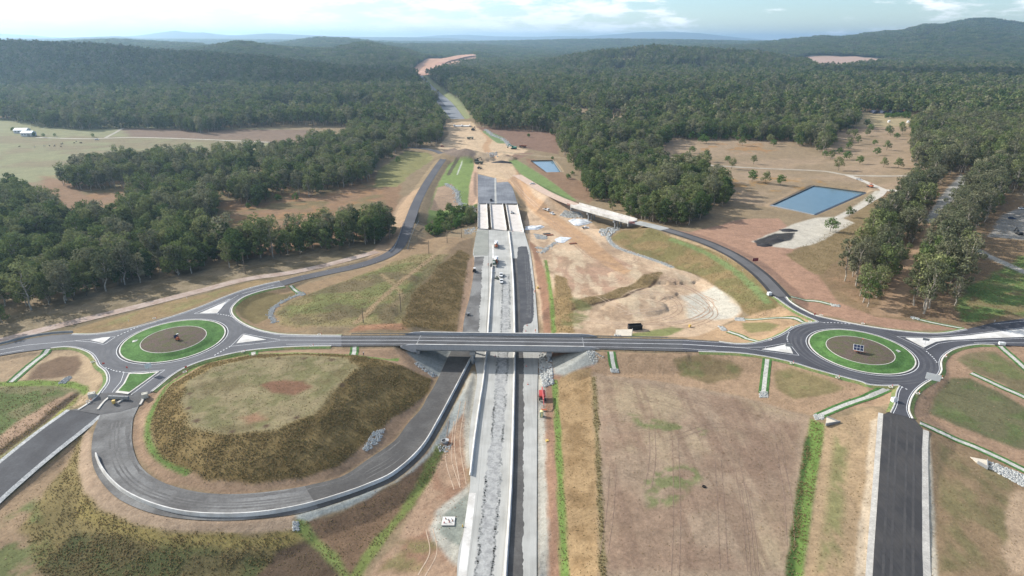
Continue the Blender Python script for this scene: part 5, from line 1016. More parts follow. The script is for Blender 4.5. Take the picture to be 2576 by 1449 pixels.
# ================================================================== trees
def leaf_mat(name, rgb, rgb2, trans=.3):
    m = bpy.data.materials.new(name); m.use_nodes = True; t = m.node_tree; t.nodes.clear()
    oi = t.nodes.new('ShaderNodeObjectInfo'); mx = t.nodes.new('ShaderNodeMix'); mx.data_type = 'RGBA'
    mx.inputs['A'].default_value = (*rgb, 1); mx.inputs['B'].default_value = (*rgb2, 1); t.links.new(oi.outputs['Random'], mx.inputs['Factor'])
    tc_ = t.nodes.new('ShaderNodeTexCoord'); n = t.nodes.new('ShaderNodeTexNoise'); n.inputs['Scale'].default_value = .55; n.inputs['Detail'].default_value = 2; t.links.new(tc_.outputs['Object'], n.inputs['Vector'])
    mr = t.nodes.new('ShaderNodeMapRange'); mr.inputs['From Min'].default_value = .3; mr.inputs['From Max'].default_value = .7; mr.inputs['To Min'].default_value = .65; mr.inputs['To Max'].default_value = 1.35; t.links.new(n.outputs[0], mr.inputs['Value'])
    vs = t.nodes.new('ShaderNodeVectorMath'); vs.operation = 'SCALE'; t.links.new(mx.outputs['Result'], vs.inputs[0]); t.links.new(mr.outputs[0], vs.inputs['Scale'])
    d = t.nodes.new('ShaderNodeBsdfDiffuse'); tr = t.nodes.new('ShaderNodeBsdfTranslucent'); ms = t.nodes.new('ShaderNodeMixShader'); ms.inputs[0].default_value = trans
    t.links.new(vs.outputs[0], d.inputs['Color']); t.links.new(vs.outputs[0], tr.inputs['Color']); t.links.new(d.outputs[0], ms.inputs[1]); t.links.new(tr.outputs[0], ms.inputs[2])
    o = t.nodes.new('ShaderNodeOutputMaterial'); t.links.new(ms.outputs[0], o.inputs['Surface']); return m
ML = dict(euc=leaf_mat('eucalypt_leaves', (.105, .145, .050), (.215, .225, .100)), dark=leaf_mat('dark_forest_leaves', (.068, .108, .036), (.160, .195, .070)),
          grey=leaf_mat('grey_olive_leaves', (.110, .125, .066), (.175, .172, .104)), pale=leaf_mat('pale_leaves', (.155, .165, .09), (.25, .24, .145)), bright=leaf_mat('bright_leaves', (.085, .155, .036), (.120, .185, .050)))
M_bark = mat('pale_bark', (196, 184, 166), .9, .1, .2, 1.5, rgb2=(140, 126, 110), scale2=.6); M_barkd = mat('brown_bark', (112, 98, 84), .95, .1, .2, 1.5)
def make_tree(seed, H, cr_, nclump, nleaf, leaf, crown_lo=.35, open_=.0, lean=.06, csz=.34):
    rs = np.random.default_rng(seed); tr = MB(); lv = []
    top = np.array([rs.normal() * lean * H, rs.normal() * lean * H, H * .72]); ns = 5; pts = [np.zeros(3)]
    for i in range(1, ns + 1): pts.append(top * i / ns + np.array([*(rs.normal(size=2) * .02 * H), 0]) * (i < ns))
    r0 = H * .017; pts[0][2] = -.5
    for i in range(ns): tr.tube(pts[i], pts[i + 1], r0 * (1 - i / ns * .75), r0 * (1 - (i + 1) / ns * .75), 6, caps=False)
    cl = []
    for k in range(nclump):
        a = k * 2.4 + rs.random() * 1.2; f = (k + .5) / nclump; zz = H * (crown_lo + (1 - crown_lo) * (.12 + .80 * f)) 
        rr = cr_ * math.sqrt(max(.05, 1 - ((f - .42) / .62) ** 2)) * (.45 + .5 * rs.random())
        c = np.array([math.cos(a) * rr + top[0] * zz / H, math.sin(a) * rr + top[1] * zz / H, zz]); s = cr_ * (csz + .22 * rs.random())
        cl.append((c, s)); b = top * min(1, max(.35, (zz - H * .18) / (H * .75)))
        tr.tube(b, (b + c) / 2 + np.array([0, 0, -.03 * H]), r0 * .42, r0 * .28, 4, caps=False); tr.tube((b + c) / 2 + np.array([0, 0, -.03 * H]), c, r0 * .28, r0 * .08, 4, caps=False)
    per = nleaf // nclump
    V = []
    for c, s in cl:
        d = rs.normal(size=(per, 3)); d /= np.linalg.norm(d, axis=1)[:, None]; rad = s * (.55 + .5 * rs.random(per)) ** (1 / 1.0); p = c + d * rad[:, None] * np.array([1.05, 1.05, .78])
        nrm = d * .75 + rs.normal(size=(per, 3)) * .55 + np.array([0, 0, .35]); nrm /= np.linalg.norm(nrm, axis=1)[:, None]
        u = np.cross(nrm, rs.normal(size=(per, 3))); u /= np.linalg.norm(u, axis=1)[:, None]; w = np.cross(nrm, u); sz = leaf * (.65 + .7 * rs.random(per))[:, None]
        V.append(np.stack([p - u * sz, p - w * sz * .6, p + u * sz, p + w * sz * .6], 1))
    V = np.concatenate(V).reshape(-1, 3)
    return tr, V
def leaf_mesh(name, V, m):
    me = bpy.data.meshes.new(name); n = len(V) // 4; me.from_pydata(V.tolist(), [], [(4 * i, 4 * i + 1, 4 * i + 2, 4 * i + 3) for i in range(n)]); me.materials.append(m); return me
def joined(name, tr, V, bark, leafm):
    nv = len(tr.v); v = tr.v + V.tolist(); f = tr.f + [tuple(nv + 4 * i + k for k in range(4)) for i in range(len(V) // 4)]
    me = bpy.data.meshes.new(name); me.from_pydata([tuple(q) for q in v], [], f); me.materials.append(bark); me.materials.append(leafm)
    me.polygons.foreach_set('material_index', [0] * len(tr.f) + [1] * (len(V) // 4)); return me
KINDS = {}
def add_kind(key, seed, H, cr_, ncl, nl, leaf, lm, bark, **k):
    tr, V = make_tree(seed, H, cr_, ncl, nl, leaf, **k)
    KINDS[key] = dict(trunk=tr.mesh('trunk', bark), crown=leaf_mesh('crown', V, ML[lm]), full=(tr, V, bark, ML[lm]), H=H)
for i in range(4): add_kind('dark%d' % i, 10 + i, 16 + i, 4.2 + .4 * (i % 3), 13, 1150, .52, 'dark' if i < 3 else 'euc', M_barkd if i % 2 else M_bark, crown_lo=.10)
for i in range(4): add_kind('euc%d' % i, 30 + i, 18 + i * 1.2, 4.4 + .3 * i, 12, 950, .50, ('grey', 'euc', 'pale', 'euc')[i], M_bark, crown_lo=.26)
for i in range(4): add_kind('tall%d' % i, 50 + i, 20 + i * 1.5, 4.6 + .4 * (i % 2), 14, 1200, .42, 'grey', M_bark, crown_lo=.22, lean=.05, csz=.27)
for i in range(3): add_kind('bush%d' % i, 70 + i, 5.0 + i, 2.6, 9, 480, .34, 'bright', M_barkd, crown_lo=.12)
for i in range(3): add_kind('pad%d' % i, 80 + i, 7 + i * .8, 3.2, 10, 560, .36, 'bright' if i == 0 else 'euc', M_barkd, crown_lo=.26)
LOW = []                                              # lighter versions for the wooded distance
for i in range(6):
    tr, V = make_tree(100 + i, 17 + (i % 3) * 1.5, 4.4, 9, 200, 1.05, crown_lo=.22)
    LOW.append(joined('m%02d' % i, tr, V, M_bark if i % 3 == 0 else M_barkd, ML[('dark', 'euc', 'dark', 'grey', 'euc', 'pale')[i]]))
CLU = []
for i in range(4):
    rs = np.random.default_rng(200 + i); tr = MB(); VV = []
    for k in range(9):
        _, V = make_tree(300 + i * 10 + k, 15 + rs.random() * 4, 5.0, 6, 42, 2.1, crown_lo=.25); VV.append(V + np.array([(k % 3 - 1) * 8.5 + rs.normal() * 2, (k // 3 - 1) * 8.5 + rs.normal() * 2, 0]))
    tr.tube((0, 0, 0), (0, 0, 8), .3, n=4); CLU.append(joined('z%02d' % i, tr, np.concatenate(VV), M_barkd, ML[('dark', 'euc', 'dark', 'grey')[i]]))
# ------------------------------------------------------------------ where the trees stand
def wpoly(px): return np.array([tuple(v)[:2] for v in GL(px)])
def scatter(poly, sp, seed, jit=.85):
    rs = np.random.default_rng(seed); x0, y0 = poly.min(0); x1, y1 = poly.max(0)
    X, Y = np.meshgrid(np.arange(x0, x1, sp), np.arange(y0, y1, sp)); X = X + (rs.random(X.shape) - .5) * sp * jit; Y = Y + (rs.random(X.shape) - .5) * sp * jit
    m = inpoly(X, Y, poly); return np.c_[X[m], Y[m]]
roadfree = np.ones(1)
def clear_of_roads(p, d=4.0):
    ok = np.ones(len(p), bool)
    for poly in PAVE:
        x0, y0 = poly[:, :2].min(0) - 20; x1, y1 = poly[:, :2].max(0) + 20; m = (p[:, 0] > x0) & (p[:, 0] < x1) & (p[:, 1] > y0) & (p[:, 1] < y1)
        if m.any(): ok[m] &= sdist(p[m, 0], p[m, 1], poly) > d
    return p[ok]
STANDS = []                                           # (points, kinds, label, group)
STANDS.append((scatter(wpoly([(-260, 900), (0, 822), (150, 770), (300, 723), (500, 686), (617, 668), (733, 648), (858, 628), (992, 600), (985, 572), (860, 585), (700, 612), (600, 625), (500, 615), (430, 575), (330, 560), (200, 565), (120, 530), (60, 490), (-260, 470)]), 6.6, 1), ('dark', 'dark', 'euc'), 'tall green eucalypt in the dense wood between dirt track and left paddock', 'trees of the left wood'))
STANDS.append((scatter(wpoly([(325, 555), (430, 575), (530, 570), (552, 535), (548, 500), (470, 480), (350, 490)]), 6.8, 2), ('dark', 'euc'), 'dark eucalypt in the clump inside the brown clearing on the left', 'trees of the clearing clump'))
STANDS.append((scatter(wpoly([(150, 470), (230, 482), (300, 474), (420, 466), (545, 470), (560, 500), (640, 520), (760, 500), (860, 472), (935, 460), (940, 425), (1000, 385), (1110, 360), (1112, 335), (1000, 330), (880, 345), (800, 368), (760, 390), (600, 410), (400, 412), (300, 425), (200, 440)]), 6.8, 3), ('dark', 'euc', 'euc'), 'eucalypt in the wood between the left paddock and north-west road', 'trees of the far left wood'))
STANDS.append((scatter(wpoly([(1480, 492), (1500, 512), (1560, 536), (1620, 556), (1700, 570), (1738, 568), (1817, 518), (1842, 495), (1800, 462), (1700, 432), (1640, 402), (1560, 398), (1430, 402), (1450, 430)]), 6.6, 4), ('dark', 'euc', 'dark'), 'green tree in the wood behind the white side bridge', 'trees behind the side bridge'))
STANDS.append((scatter(wpoly([(2118, 700), (2150, 640), (2215, 560), (2300, 470), (2345, 440), (2380, 440), (2350, 500), (2320, 570), (2270, 660), (2200, 790), (2150, 770)]), 6.9, 5), ('tall', 'tall', 'euc'), 'tall pale-trunked gum in the strip left of the dirt avenue', 'gums left of the avenue'))
STANDS.append((scatter(wpoly([(2282, 770), (2330, 660), (2370, 580), (2450, 450), (2520, 450), (2500, 540), (2440, 600), (2420, 690), (2400, 790), (2300, 795)]), 6.8, 6), ('tall', 'tall', 'euc'), 'tall pale-trunked gum in the strip right of the dirt avenue', 'gums right of the avenue'))
STANDS.append((scatter(wpoly([(1075, 588), (1090, 560), (1120, 535), (1170, 530), (1198, 545), (1196, 560), (1150, 580), (1100, 596)]), 4.2, 7), ('bush', 'bush', 'pad'), 'bushy green tree beside the creek left of the motorway bridge', 'creek bushes'))
STANDS.append((scatter(wpoly([(2300, 430), (2290, 400), (2300, 370), (2292, 330), (2400, 320), (2700, 330), (2760, 520), (2576, 500), (2470, 440), (2350, 440)]), 7.6, 8), ('tall', 'euc'), 'gum tree in the wood on the right beyond the avenue', 'trees of the right wood'))
forest_pts = []; INDIV = []
def frame_ok(p, mx=40):
    x, y = p[:, 0], p[:, 1]; Zc = y * math.cos(TH) + (CH - 8) * math.sin(TH)
    return np.abs(x / Zc * FPX) < 1288 + mx
cand = []
for si, (pts, kinds, lab, grp) in enumerate(STANDS):
    pts = clear_of_roads(pts, 3.5); pts = pts[frame_ok(pts, 90)]; pts = pts[(fbm(pts[:, 0], pts[:, 1], 26, 3, 55) > .39) | (RNG.random(len(pts)) < .2)]
    for q in pts:
        cand.append((math.hypot(q[0], q[1]), q[0], q[1], kinds[random.randrange(len(kinds))], lab, grp))
cand.sort()
singles = [(1104 * .0 + 2088, 583, 'pad0', 1.35, 'lone bright green tree beside the gravel yard corner'), (2136, 547, 'pad1', 1.0, 'small tree right of the access road, nearer of two'), (2182, 518, 'pad2', 1.0, 'small tree right of the access road, farther of two'),
           (447, 578, 'tall1', .9, 'tall single gum with bare trunk in front of the clearing clump'), (963, 590, 'euc0', .8, 'slender gum at the right end of the left wood'), (1732, 566, 'tall0', .85, 'pale-trunked gum at the right corner of the wood behind side bridge')]
PADDOCK = [(1763, 361), (1777, 361), (1741, 386), (1776, 407), (1868, 367), (1946, 368), (1904, 355), (1934, 361), (2150, 348), (2132, 344), (2181, 343), (2139, 365), (2159, 362), (2098, 364), (2135, 376), (2199, 366), (2230, 378), (2206, 391), (2112, 388), (2130, 403), (2163, 413), (2222, 421), (2258, 424), (2090, 402), (2074, 397), (1926, 463), (1892, 457), (1962, 467), (2271, 337), (2240, 342), (2254, 350), (2189, 330), (2232, 338), (2268, 322), (2180, 320), (1830, 408), (1840, 425), (1896, 413), (2108, 430)]
SCRUB = [(645, 520), (660, 505), (615, 500), (625, 525), (510, 548), (480, 505), (300, 500), (560, 470), (745, 505), (700, 505), (900, 440), (960, 385), (975, 380), (985, 398), (1000, 410), (1520, 340), (1500, 336), (1475, 385), (1500, 390), (1330, 345), (1395, 340), (1390, 402), (1470, 402), (1530, 470), (1440, 440), (1470, 455), (1430, 450), (33, 330), (138, 343), (235, 345), (110, 345), (85, 343), (1830, 478), (1790, 470)]
def place_tree(kind, x, y, sc, rz, label, group, name='gum_tree'):
    k = KINDS[kind]; e = empty(name, (x, y, float(hz(x, y))), rz); e.scale = (sc, sc, sc * (.9 + .2 * random.random()))
    for part in ('trunk', 'crown'):
        o = bpy.data.objects.new(part, k[part]); COL.objects.link(o); o.parent = e
    tag(e, label, 'tree', group)
for px, py, kd, sc, lab in singles:
    g = G(px, py); place_tree(kd, g.x, g.y, sc, random.random() * 6, lab, None) if False else None
    e = None; k = KINDS[kd]; e = empty('gum_tree', (g.x, g.y, g.z), random.random() * 6); e.scale = (sc,) * 3
    for part in ('trunk', 'crown'): o = bpy.data.objects.new(part, k[part]); COL.objects.link(o); o.parent = e
    tag(e, lab, 'tree')
for px, py in PADDOCK:
    g = G(px, py); place_tree('pad%d' % random.randrange(3), g.x, g.y, 1.0 + .5 * random.random(), random.random() * 6, 'small round tree standing alone in the dry right paddock', 'scattered paddock trees', 'paddock_tree')
for px, py in SCRUB:
    g = G(px, py); place_tree('bush%d' % random.randrange(3), g.x, g.y, .7 + .5 * random.random(), random.random() * 6, 'low leafy bush scattered in the brown scrub clearings', 'bushes in the scrub', 'bush')
for k in range(30):
    g = G(1722 + k * 9.3 + random.random() * 5, 345 + (k % 3) * 3 + random.random() * 3); place_tree('bush%d' % random.randrange(3), g.x, g.y, 1.0 + .6 * random.random(), random.random() * 6, 'bright green round tree in the row along the forest edge behind right paddock', 'edge row behind the right paddock', 'bushy_tree')
for k in range(22):
    g = G(2228 + (k % 11) * 6 + random.random() * 3, 291 + (k // 11) * 5 + random.random() * 2); place_tree('bush%d' % random.randrange(3), g.x, g.y, .9 + .4 * random.random(), random.random() * 6, 'green orchard tree in the rows before the brick house', 'orchard rows', 'orchard_tree')
NI = 300 - len(PADDOCK) - len(SCRUB) - len(singles)
trk = np.array([tuple(v) for v in PL(TRK_L)])
for d, x, y, kd, lab, grp in cand[:NI]:
    if grp == 'trees of the left wood':
        dt = float(dseg(np.array([x]), np.array([y]), trk, False)[0])
        lab, grp = ('tall green eucalypt in the front row of the left wood facing the dirt track', 'front row of the left wood') if dt < 17 else ('green eucalypt in the second rows of the left wood behind the track', 'middle rows of the left wood') if dt < 34 else ('green eucalypt deep inside the left wood toward the paddock', 'inner trees of the left wood')
    n = len([k for k in KINDS if k.startswith(kd)]); place_tree(kd + str(random.randrange(n)), x, y, .58 + .68 * random.random(), random.random() * 6.28, lab, grp, 'bushy_tree' if kd in ('bush', 'pad') else 'gum_tree')
# ------------------------------------------------------------------ the wooded rest, as one mass
PROTO = bpy.data.collections.new('tree_forms'); pid_of = {}; forms = []
for k in sorted(KINDS): tr, V, b, l = KINDS[k]['full']; forms.append(('a_' + k, joined('a_' + k, tr, V, b, l)))
forms += [('m%02d' % i, m) for i, m in enumerate(LOW)] + [('z%02d' % i, m) for i, m in enumerate(CLU)]
forms.sort()
for i, (n, me) in enumerate(forms):
    o = bpy.data.objects.new(n, me); PROTO.objects.link(o); pid_of[n] = i
PX_, PY_, PS_, PI_ = [], [], [], []
for d, x, y, kd, lab, grp in cand[NI:]:
    n = len([k for k in KINDS if k.startswith(kd)]); PX_.append(x); PY_.append(y); PS_.append(.58 + .68 * random.random())
    PI_.append(pid_of['a_%s%d' % (kd, random.randrange(n))])
# broad forest: mask of open land, everything else beyond the front edges is wooded
OPEN = [wpoly(q) for q in ([(-700, 300), (0, 300), (83, 318), (187, 327), (310, 323), (433, 326), (500, 336), (567, 325), (700, 318), (800, 316), (900, 325), (1030, 335), (1000, 420), (400, 470), (-700, 520)],
                           [(1640, 402), (1690, 349), (1904, 354), (1984, 354), (2010, 368), (2034, 384), (2070, 388), (2094, 362), (2100, 336), (2150, 324), (2154, 300), (2150, 282), (2290, 288), (2330, 300), (2292, 325), (2300, 375), (2290, 412), (2340, 440), (2280, 500), (1900, 540), (1800, 460)],
                           [(1990, 148), (2040, 140), (2150, 141), (2240, 150), (2190, 166), (2110, 178), (2050, 174), (2030, 162)], [(2312, 89), (2350, 87), (2340, 94), (2316, 96)], [(2385, 79), (2410, 77), (2404, 85), (2384, 87)], [(1384, 138), (1440, 136), (1470, 142), (1400, 143)], [(2125, 214), (2190, 211), (2200, 223), (2135, 223)], [(1520, 147), (1600, 145), (1600, 152), (1530, 153)], [(1828, 249), (1868, 249), (1868, 258), (1828, 257)])]
for L, R, e in ((MF_L, MF_R, 1.45), (MX_L, MX_R, 2.5)):
    a = resample(PL(L), 24); b = resample(PL(R), 24); c = (a + b) / 2; OPEN.append(np.vstack([c + (a - c) * e, (c + (b - c) * (e + .5))[::-1]])[:, :2])
FRONT = wpoly([(-700, 330), (0, 300), (83, 318), (187, 327), (310, 323), (433, 326), (500, 336), (567, 325), (700, 318), (800, 316), (900, 322), (1030, 332), (1100, 340), (1118, 320), (1100, 290), (1085, 262), (1140, 262), (1185, 300), (1198, 316), (1225, 325), (1308, 329), (1378, 332), (1402, 350), (1408, 392), (1430, 404), (1640, 402), (1690, 349), (1904, 354), (2010, 368), (2070, 388), (2094, 362), (2150, 324), (2154, 300), (2290, 300), (2292, 325), (2300, 420), (2420, 440), (2800, 470)])
fy = lambda X: np.interp(X, *FRONT[np.argsort(FRONT[:, 0])].T)
fr = np.vstack([FRONT, [[9000, FRONT[-1, 1]], [9000, 30000], [-9000, 30000], [-9000, FRONT[0, 1]]]])
def band(y0, y1, sp, seed, smin, smax, forms_, gap=.0):
    rs = np.random.default_rng(seed); Y = np.arange(y0, y1, sp); out = []
    for yy in Y:
        w = yy * .86 + 60; X = np.arange(-w, w, sp); out.append(np.c_[X, np.full(len(X), yy)])
    p = np.vstack(out); p += (rs.random(p.shape) - .5) * sp * .95
    keep = inpoly(p[:, 0], p[:, 1], fr)
    for o in OPEN: keep &= ~inpoly(p[:, 0], p[:, 1], o)
    keep &= (fbm(p[:, 0], p[:, 1], 70, 3, 77) > gap)
    p = p[keep]; z = hz(p[:, 0], p[:, 1])
    # leave out what lies hidden behind rising ground
    vis = np.ones(len(p), bool); el = (z + 20 - CH) / p[:, 1]; D = p[:, 1]
    for f in (.3, .45, .6, .7, .8, .88, .95): vis &= (hz(p[:, 0] * f, p[:, 1] * f) + 8 - CH) / (p[:, 1] * f) < el + .002
    p = p[vis]; n = len(p)
    PX_.extend(p[:, 0]); PY_.extend(p[:, 1]); PS_.extend(smin + (smax - smin) * rs.random(n)); PI_.extend([pid_of[forms_[k]] for k in rs.integers(0, len(forms_), n)])
eu = ['a_euc%d' % i for i in range(4)] + ['a_dark%d' % i for i in range(4)]
lo = ['m%02d' % i for i in range(6)]; cl_ = ['z%02d' % i for i in range(4)]
band(480, 900, 7.6, 1, .55, 1.3, eu, .40); band(900, 1500, 8.4, 2, .5, 1.5, lo, .40); band(1500, 2700, 10, 3, .65, 1.7, lo, .37); band(2700, 5200, 26, 4, .9, 1.3, cl_); band(5200, 8500, 44, 5, 1.3, 1.9, cl_)
print('trees in the mass', len(PX_))
PX_ = np.array(PX_); PY_ = np.array(PY_); pz_ = hz(PX_, PY_) - .2
me = bpy.data.meshes.new('forest'); me.from_pydata(np.c_[PX_, PY_, pz_].tolist(), [], [])
for nm, ty, dat in (('scl', 'FLOAT', np.array(PS_)), ('pid', 'INT', np.array(PI_)), ('rot', 'FLOAT', np.random.default_rng(5).random(len(PX_)) * 6.283)):
    at_ = me.attributes.new(nm, ty, 'POINT'); at_.data.foreach_set('value', dat.astype(np.int32 if ty == 'INT' else np.float32))
def scatter_group(name, coll):
    ng = bpy.data.node_groups.new(name, 'GeometryNodeTree'); ng.interface.new_socket('Geometry', in_out='INPUT', socket_type='NodeSocketGeometry'); ng.interface.new_socket('Geometry', in_out='OUTPUT', socket_type='NodeSocketGeometry')
    N = ng.nodes.new; gi = N('NodeGroupInput'); go = N('NodeGroupOutput'); ip = N('GeometryNodeInstanceOnPoints'); ci = N('GeometryNodeCollectionInfo')
    ci.inputs['Collection'].default_value = coll; ci.inputs['Separate Children'].default_value = True; ci.inputs['Reset Children'].default_value = True
    def na(n, t): x = N('GeometryNodeInputNamedAttribute'); x.data_type = t; x.inputs['Name'].default_value = n; return x.outputs['Attribute']
    cx_ = N('ShaderNodeCombineXYZ'); ng.links.new(na('rot', 'FLOAT'), cx_.inputs['Z'])
    e2r = N('FunctionNodeEulerToRotation'); ng.links.new(cx_.outputs[0], e2r.inputs[0])
    ip.inputs['Pick Instance'].default_value = True
    ng.links.new(gi.outputs[0], ip.inputs['Points']); ng.links.new(ci.outputs[0], ip.inputs['Instance']); ng.links.new(na('pid', 'INT'), ip.inputs['Instance Index'])
    ng.links.new(e2r.outputs[0], ip.inputs['Rotation']); ng.links.new(na('scl', 'FLOAT'), ip.inputs['Scale']); ng.links.new(ip.outputs[0], go.inputs[0]); return ng
forest = bpy.data.objects.new('forest', me); COL.objects.link(forest); forest['kind'] = 'stuff'; forest['label'] = 'eucalypt forest covering the plain and hills'; forest['category'] = 'forest'
md = forest.modifiers.new('scatter', 'NODES'); md.node_group = scatter_group('forest_scatter', PROTO)
# ================================================================== haze and the cloud that shades the left hill
hb = MB(); hb.box((0, 15400, 172), (64000, 33600, 366)); haze = hb.build('haze', []); haze['kind'] = 'stuff'
hm = bpy.data.materials.new('haze_air'); hm.use_nodes = True; ht = hm.node_tree; ht.nodes.clear()
pv = ht.nodes.new('ShaderNodeVolumePrincipled'); pv.inputs['Color'].default_value = (.52, .77, 1.0, 1); pv.inputs['Density'].default_value = HAZE = 8.5e-5; pv.inputs['Anisotropy'].default_value = .5
ho = ht.nodes.new('ShaderNodeOutputMaterial'); ht.links.new(pv.outputs[0], ho.inputs['Volume']); haze.data.materials.append(hm)
M_cloud = mat('cloud_white', (.9, .9, .92), 1.0, 0, .05, .002, obs=False)
def cloud(sx_, sy_, alt, rx, ry, seed, label):
    k = alt / math.tan(SUN_EL); cx_, cy_ = sx_ + SUN_AZ[0] * k, sy_ + SUN_AZ[1] * k; rs = random.Random(seed); mb = MB()
    for i in range(60):
        a = rs.random() * 6.283; r = math.sqrt(rs.random()); s = .22 + .2 * rs.random()
        mb.ball((math.cos(a) * r * rx * .8, math.sin(a) * r * ry * .8, rs.random() * 60), 1.0, 14, 9, (rx * s, ry * s, 70 + 70 * rs.random()), jit=.16)
    o = mb.build('cloud', M_cloud, None, True, (cx_, cy_, alt)); tag(o, label, 'cloud', 'clouds overhead'); return o
cloud(-1250, 1850, 900, 1050, 520, 3, 'low white cumulus cloud above the left hill')
cloud(1500, 1900, 950, 420, 160, 5, 'low white cumulus cloud above the right forest')
# ================================================================== drainage chutes: pale stone strips with turf edges
M_turf = mat('turf_edge', (82, 128, 56), .95, .1, .3, 2.5, rgb2=(66, 108, 46), scale2=.5, bump=.5)
M_chute = mat('chute_stone', (206, 202, 190), .95, .1, .30, 2.4, rgb2=(184, 182, 172), scale2=.9, bump=.7)
def chute(px, w=1.5, t=.9):
    g = np.array([tuple(v) for v in GL(px)])
    c = resample(g, step=.8, smooth=len(px) > 2); tt = np.gradient(c[:, :2], axis=0); tt /= np.linalg.norm(tt, axis=1)[:, None]; nr = np.c_[-tt[:, 1], tt[:, 0]]
    o = struct(line_w(c, w, .10, step=.8, smoothp=False, drape=True).build('drainage_chute', M_chute))
    for s_ in (-1, 1):
        e = c.copy(); e[:, :2] += nr * s_ * (w / 2 + t / 2); line_w(e, t, .14, step=.8, smoothp=False, drape=True, jit=.25).build('turf_edge', M_turf, o)
    return o
for q in ([(123, 878), (75, 920), (27, 962)], [(731, 719), (756, 740)], [(637, 883), (637, 895)], [(892, 873), (889, 893)], [(1537, 885), (1541, 910), (1546, 931)], [(1930, 902), (1925, 945), (1920, 990)], [(2234, 977), (2150, 1010), (2057, 1048)], [(2032, 814), (1990, 800), (1903, 804), (1866, 803)], [(1905, 859), (1870, 848), (1831, 834)], [(1990, 747), (2045, 757), (2093, 767)], [(2300, 801), (2350, 813), (2425, 828)], [(2516, 871), (2545, 897), (2576, 925), (2640, 985)], [(2443, 939), (2510, 970), (2576, 999), (2690, 1052)], [(2314, 1064), (2440, 1120), (2576, 1183), (2690, 1237)]):
    chute(q, *((1.3, .7) if q[0][1] < 860 else (1.6, .9)))
# ================================================================== tall dry grass and low scrub, uncountable
M_straw = leaf_mat('dry_grass', (.29, .22, .11), (.40, .31, .165), .3); M_olive = leaf_mat('olive_grass', (.22, .20, .09), (.29, .26, .12), .3)
GR = bpy.data.collections.new('grass_forms')
for i in range(4):
    rs = np.random.default_rng(500 + i); v = []; f = []
    for k in range(9):
        a = rs.random() * 6.28; r = rs.random() * .38; b = np.array([math.cos(a) * r, math.sin(a) * r, -.05]); h = .45 + .5 * rs.random(); w = .09 + .07 * rs.random(); d = rs.random() * 6.28; l = rs.normal(size=2) * .22
        n0 = len(v); v += [tuple(b + np.array([math.cos(d) * w, math.sin(d) * w, 0])), tuple(b - np.array([math.cos(d) * w, math.sin(d) * w, 0])), (b[0] + l[0], b[1] + l[1], h)]; f.append((n0, n0 + 1, n0 + 2))
    me = bpy.data.meshes.new('g%d' % i); me.from_pydata(v, [], f); me.materials.append(M_straw if i < 3 else M_olive); GR.objects.link(bpy.data.objects.new('g%d' % i, me))
RK = bpy.data.collections.new('rock_forms'); M_rock = mat('rip_rap', (204, 204, 198), .9, .2, .25, 2.0, rgb2=(160, 162, 160), scale2=.7)
for i in range(4):
    me = MB().ball((0, 0, .1), .5, 6, 4, (1, .8, .7), jit=.55 + .01 * i).mesh('r%d' % i, M_rock); rs = np.random.default_rng(i)
    for v_ in me.vertices: v_.co = v_.co * (.8 + .4 * rs.random())
    RK.objects.link(bpy.data.objects.new('r%d' % i, me))
def scatter_obj(name, pts, scl, pid, coll, label, cat, zoff=0.0):
    pts = np.asarray(pts); me = bpy.data.meshes.new(name); me.from_pydata(np.c_[pts, hz(pts[:, 0], pts[:, 1]) + zoff].tolist(), [], [])
    for nm, ty, dat in (('scl', 'FLOAT', scl), ('pid', 'INT', pid), ('rot', 'FLOAT', RNG.random(len(pts)) * 6.283)):
        a = me.attributes.new(nm, ty, 'POINT'); a.data.foreach_set('value', np.asarray(dat).astype(np.int32 if ty == 'INT' else np.float32))
    o = bpy.data.objects.new(name, me); COL.objects.link(o); o['kind'] = 'stuff'; o['label'] = label; o['category'] = cat
    md_ = o.modifiers.new('scatter', 'NODES'); md_.node_group = scatter_group(name + '_scatter', coll); return o
gm_ = (GY < 420) & (TG > .02) & ~pm
jj, ii = np.nonzero(gm_); cell = (np.gradient(gx)[ii] * np.gradient(gy)[jj]); lam = TG[jj, ii] * 6.0 * cell; k_ = RNG.poisson(lam); jj = np.repeat(jj, k_); ii = np.repeat(ii, k_)
gp = np.c_[gx[ii] + (RNG.random(len(ii)) - .5) * np.gradient(gx)[ii], gy[jj] + (RNG.random(len(ii)) - .5) * np.gradient(gy)[jj]]
dens_ = fbm(gp[:, 0], gp[:, 1], 4.5, 3, 91); keep = RNG.random(len(gp)) < (.25 + .75 * smooth(.3, .62, dens_)); gp = gp[keep]; tgv = TG[jj, ii][keep]
print('grass tufts', len(gp))
scatter_obj('tall_grass', gp, (.26 + .34 * RNG.random(len(gp))) * (.6 + .4 * tgv), RNG.integers(0, 4, len(gp)), GR, 'tall dry grass on the slopes and verges', 'grass')
rp = []
def rocks(px, n, s0=.5, s1=1.3, line=None):
    if line is None:
        poly = wpoly(px); x0, y0 = poly.min(0); x1, y1 = poly.max(0); q = np.c_[x0 + RNG.random(n * 4) * (x1 - x0), y0 + RNG.random(n * 4) * (y1 - y0)]; q = q[inpoly(q[:, 0], q[:, 1], poly)][:n]
    else:
        c = resample(np.array([tuple(v) for v in GL(px)]), n); q = c[:, :2] + RNG.normal(size=(n, 2)) * line
    for v in q: rp.append((v[0], v[1], s0 + (s1 - s0) * RNG.random()))
rocks([(1357, 886), (1385, 890), (1390, 935), (1392, 965), (1368, 975), (1358, 940)], 520, .5, 1.4)
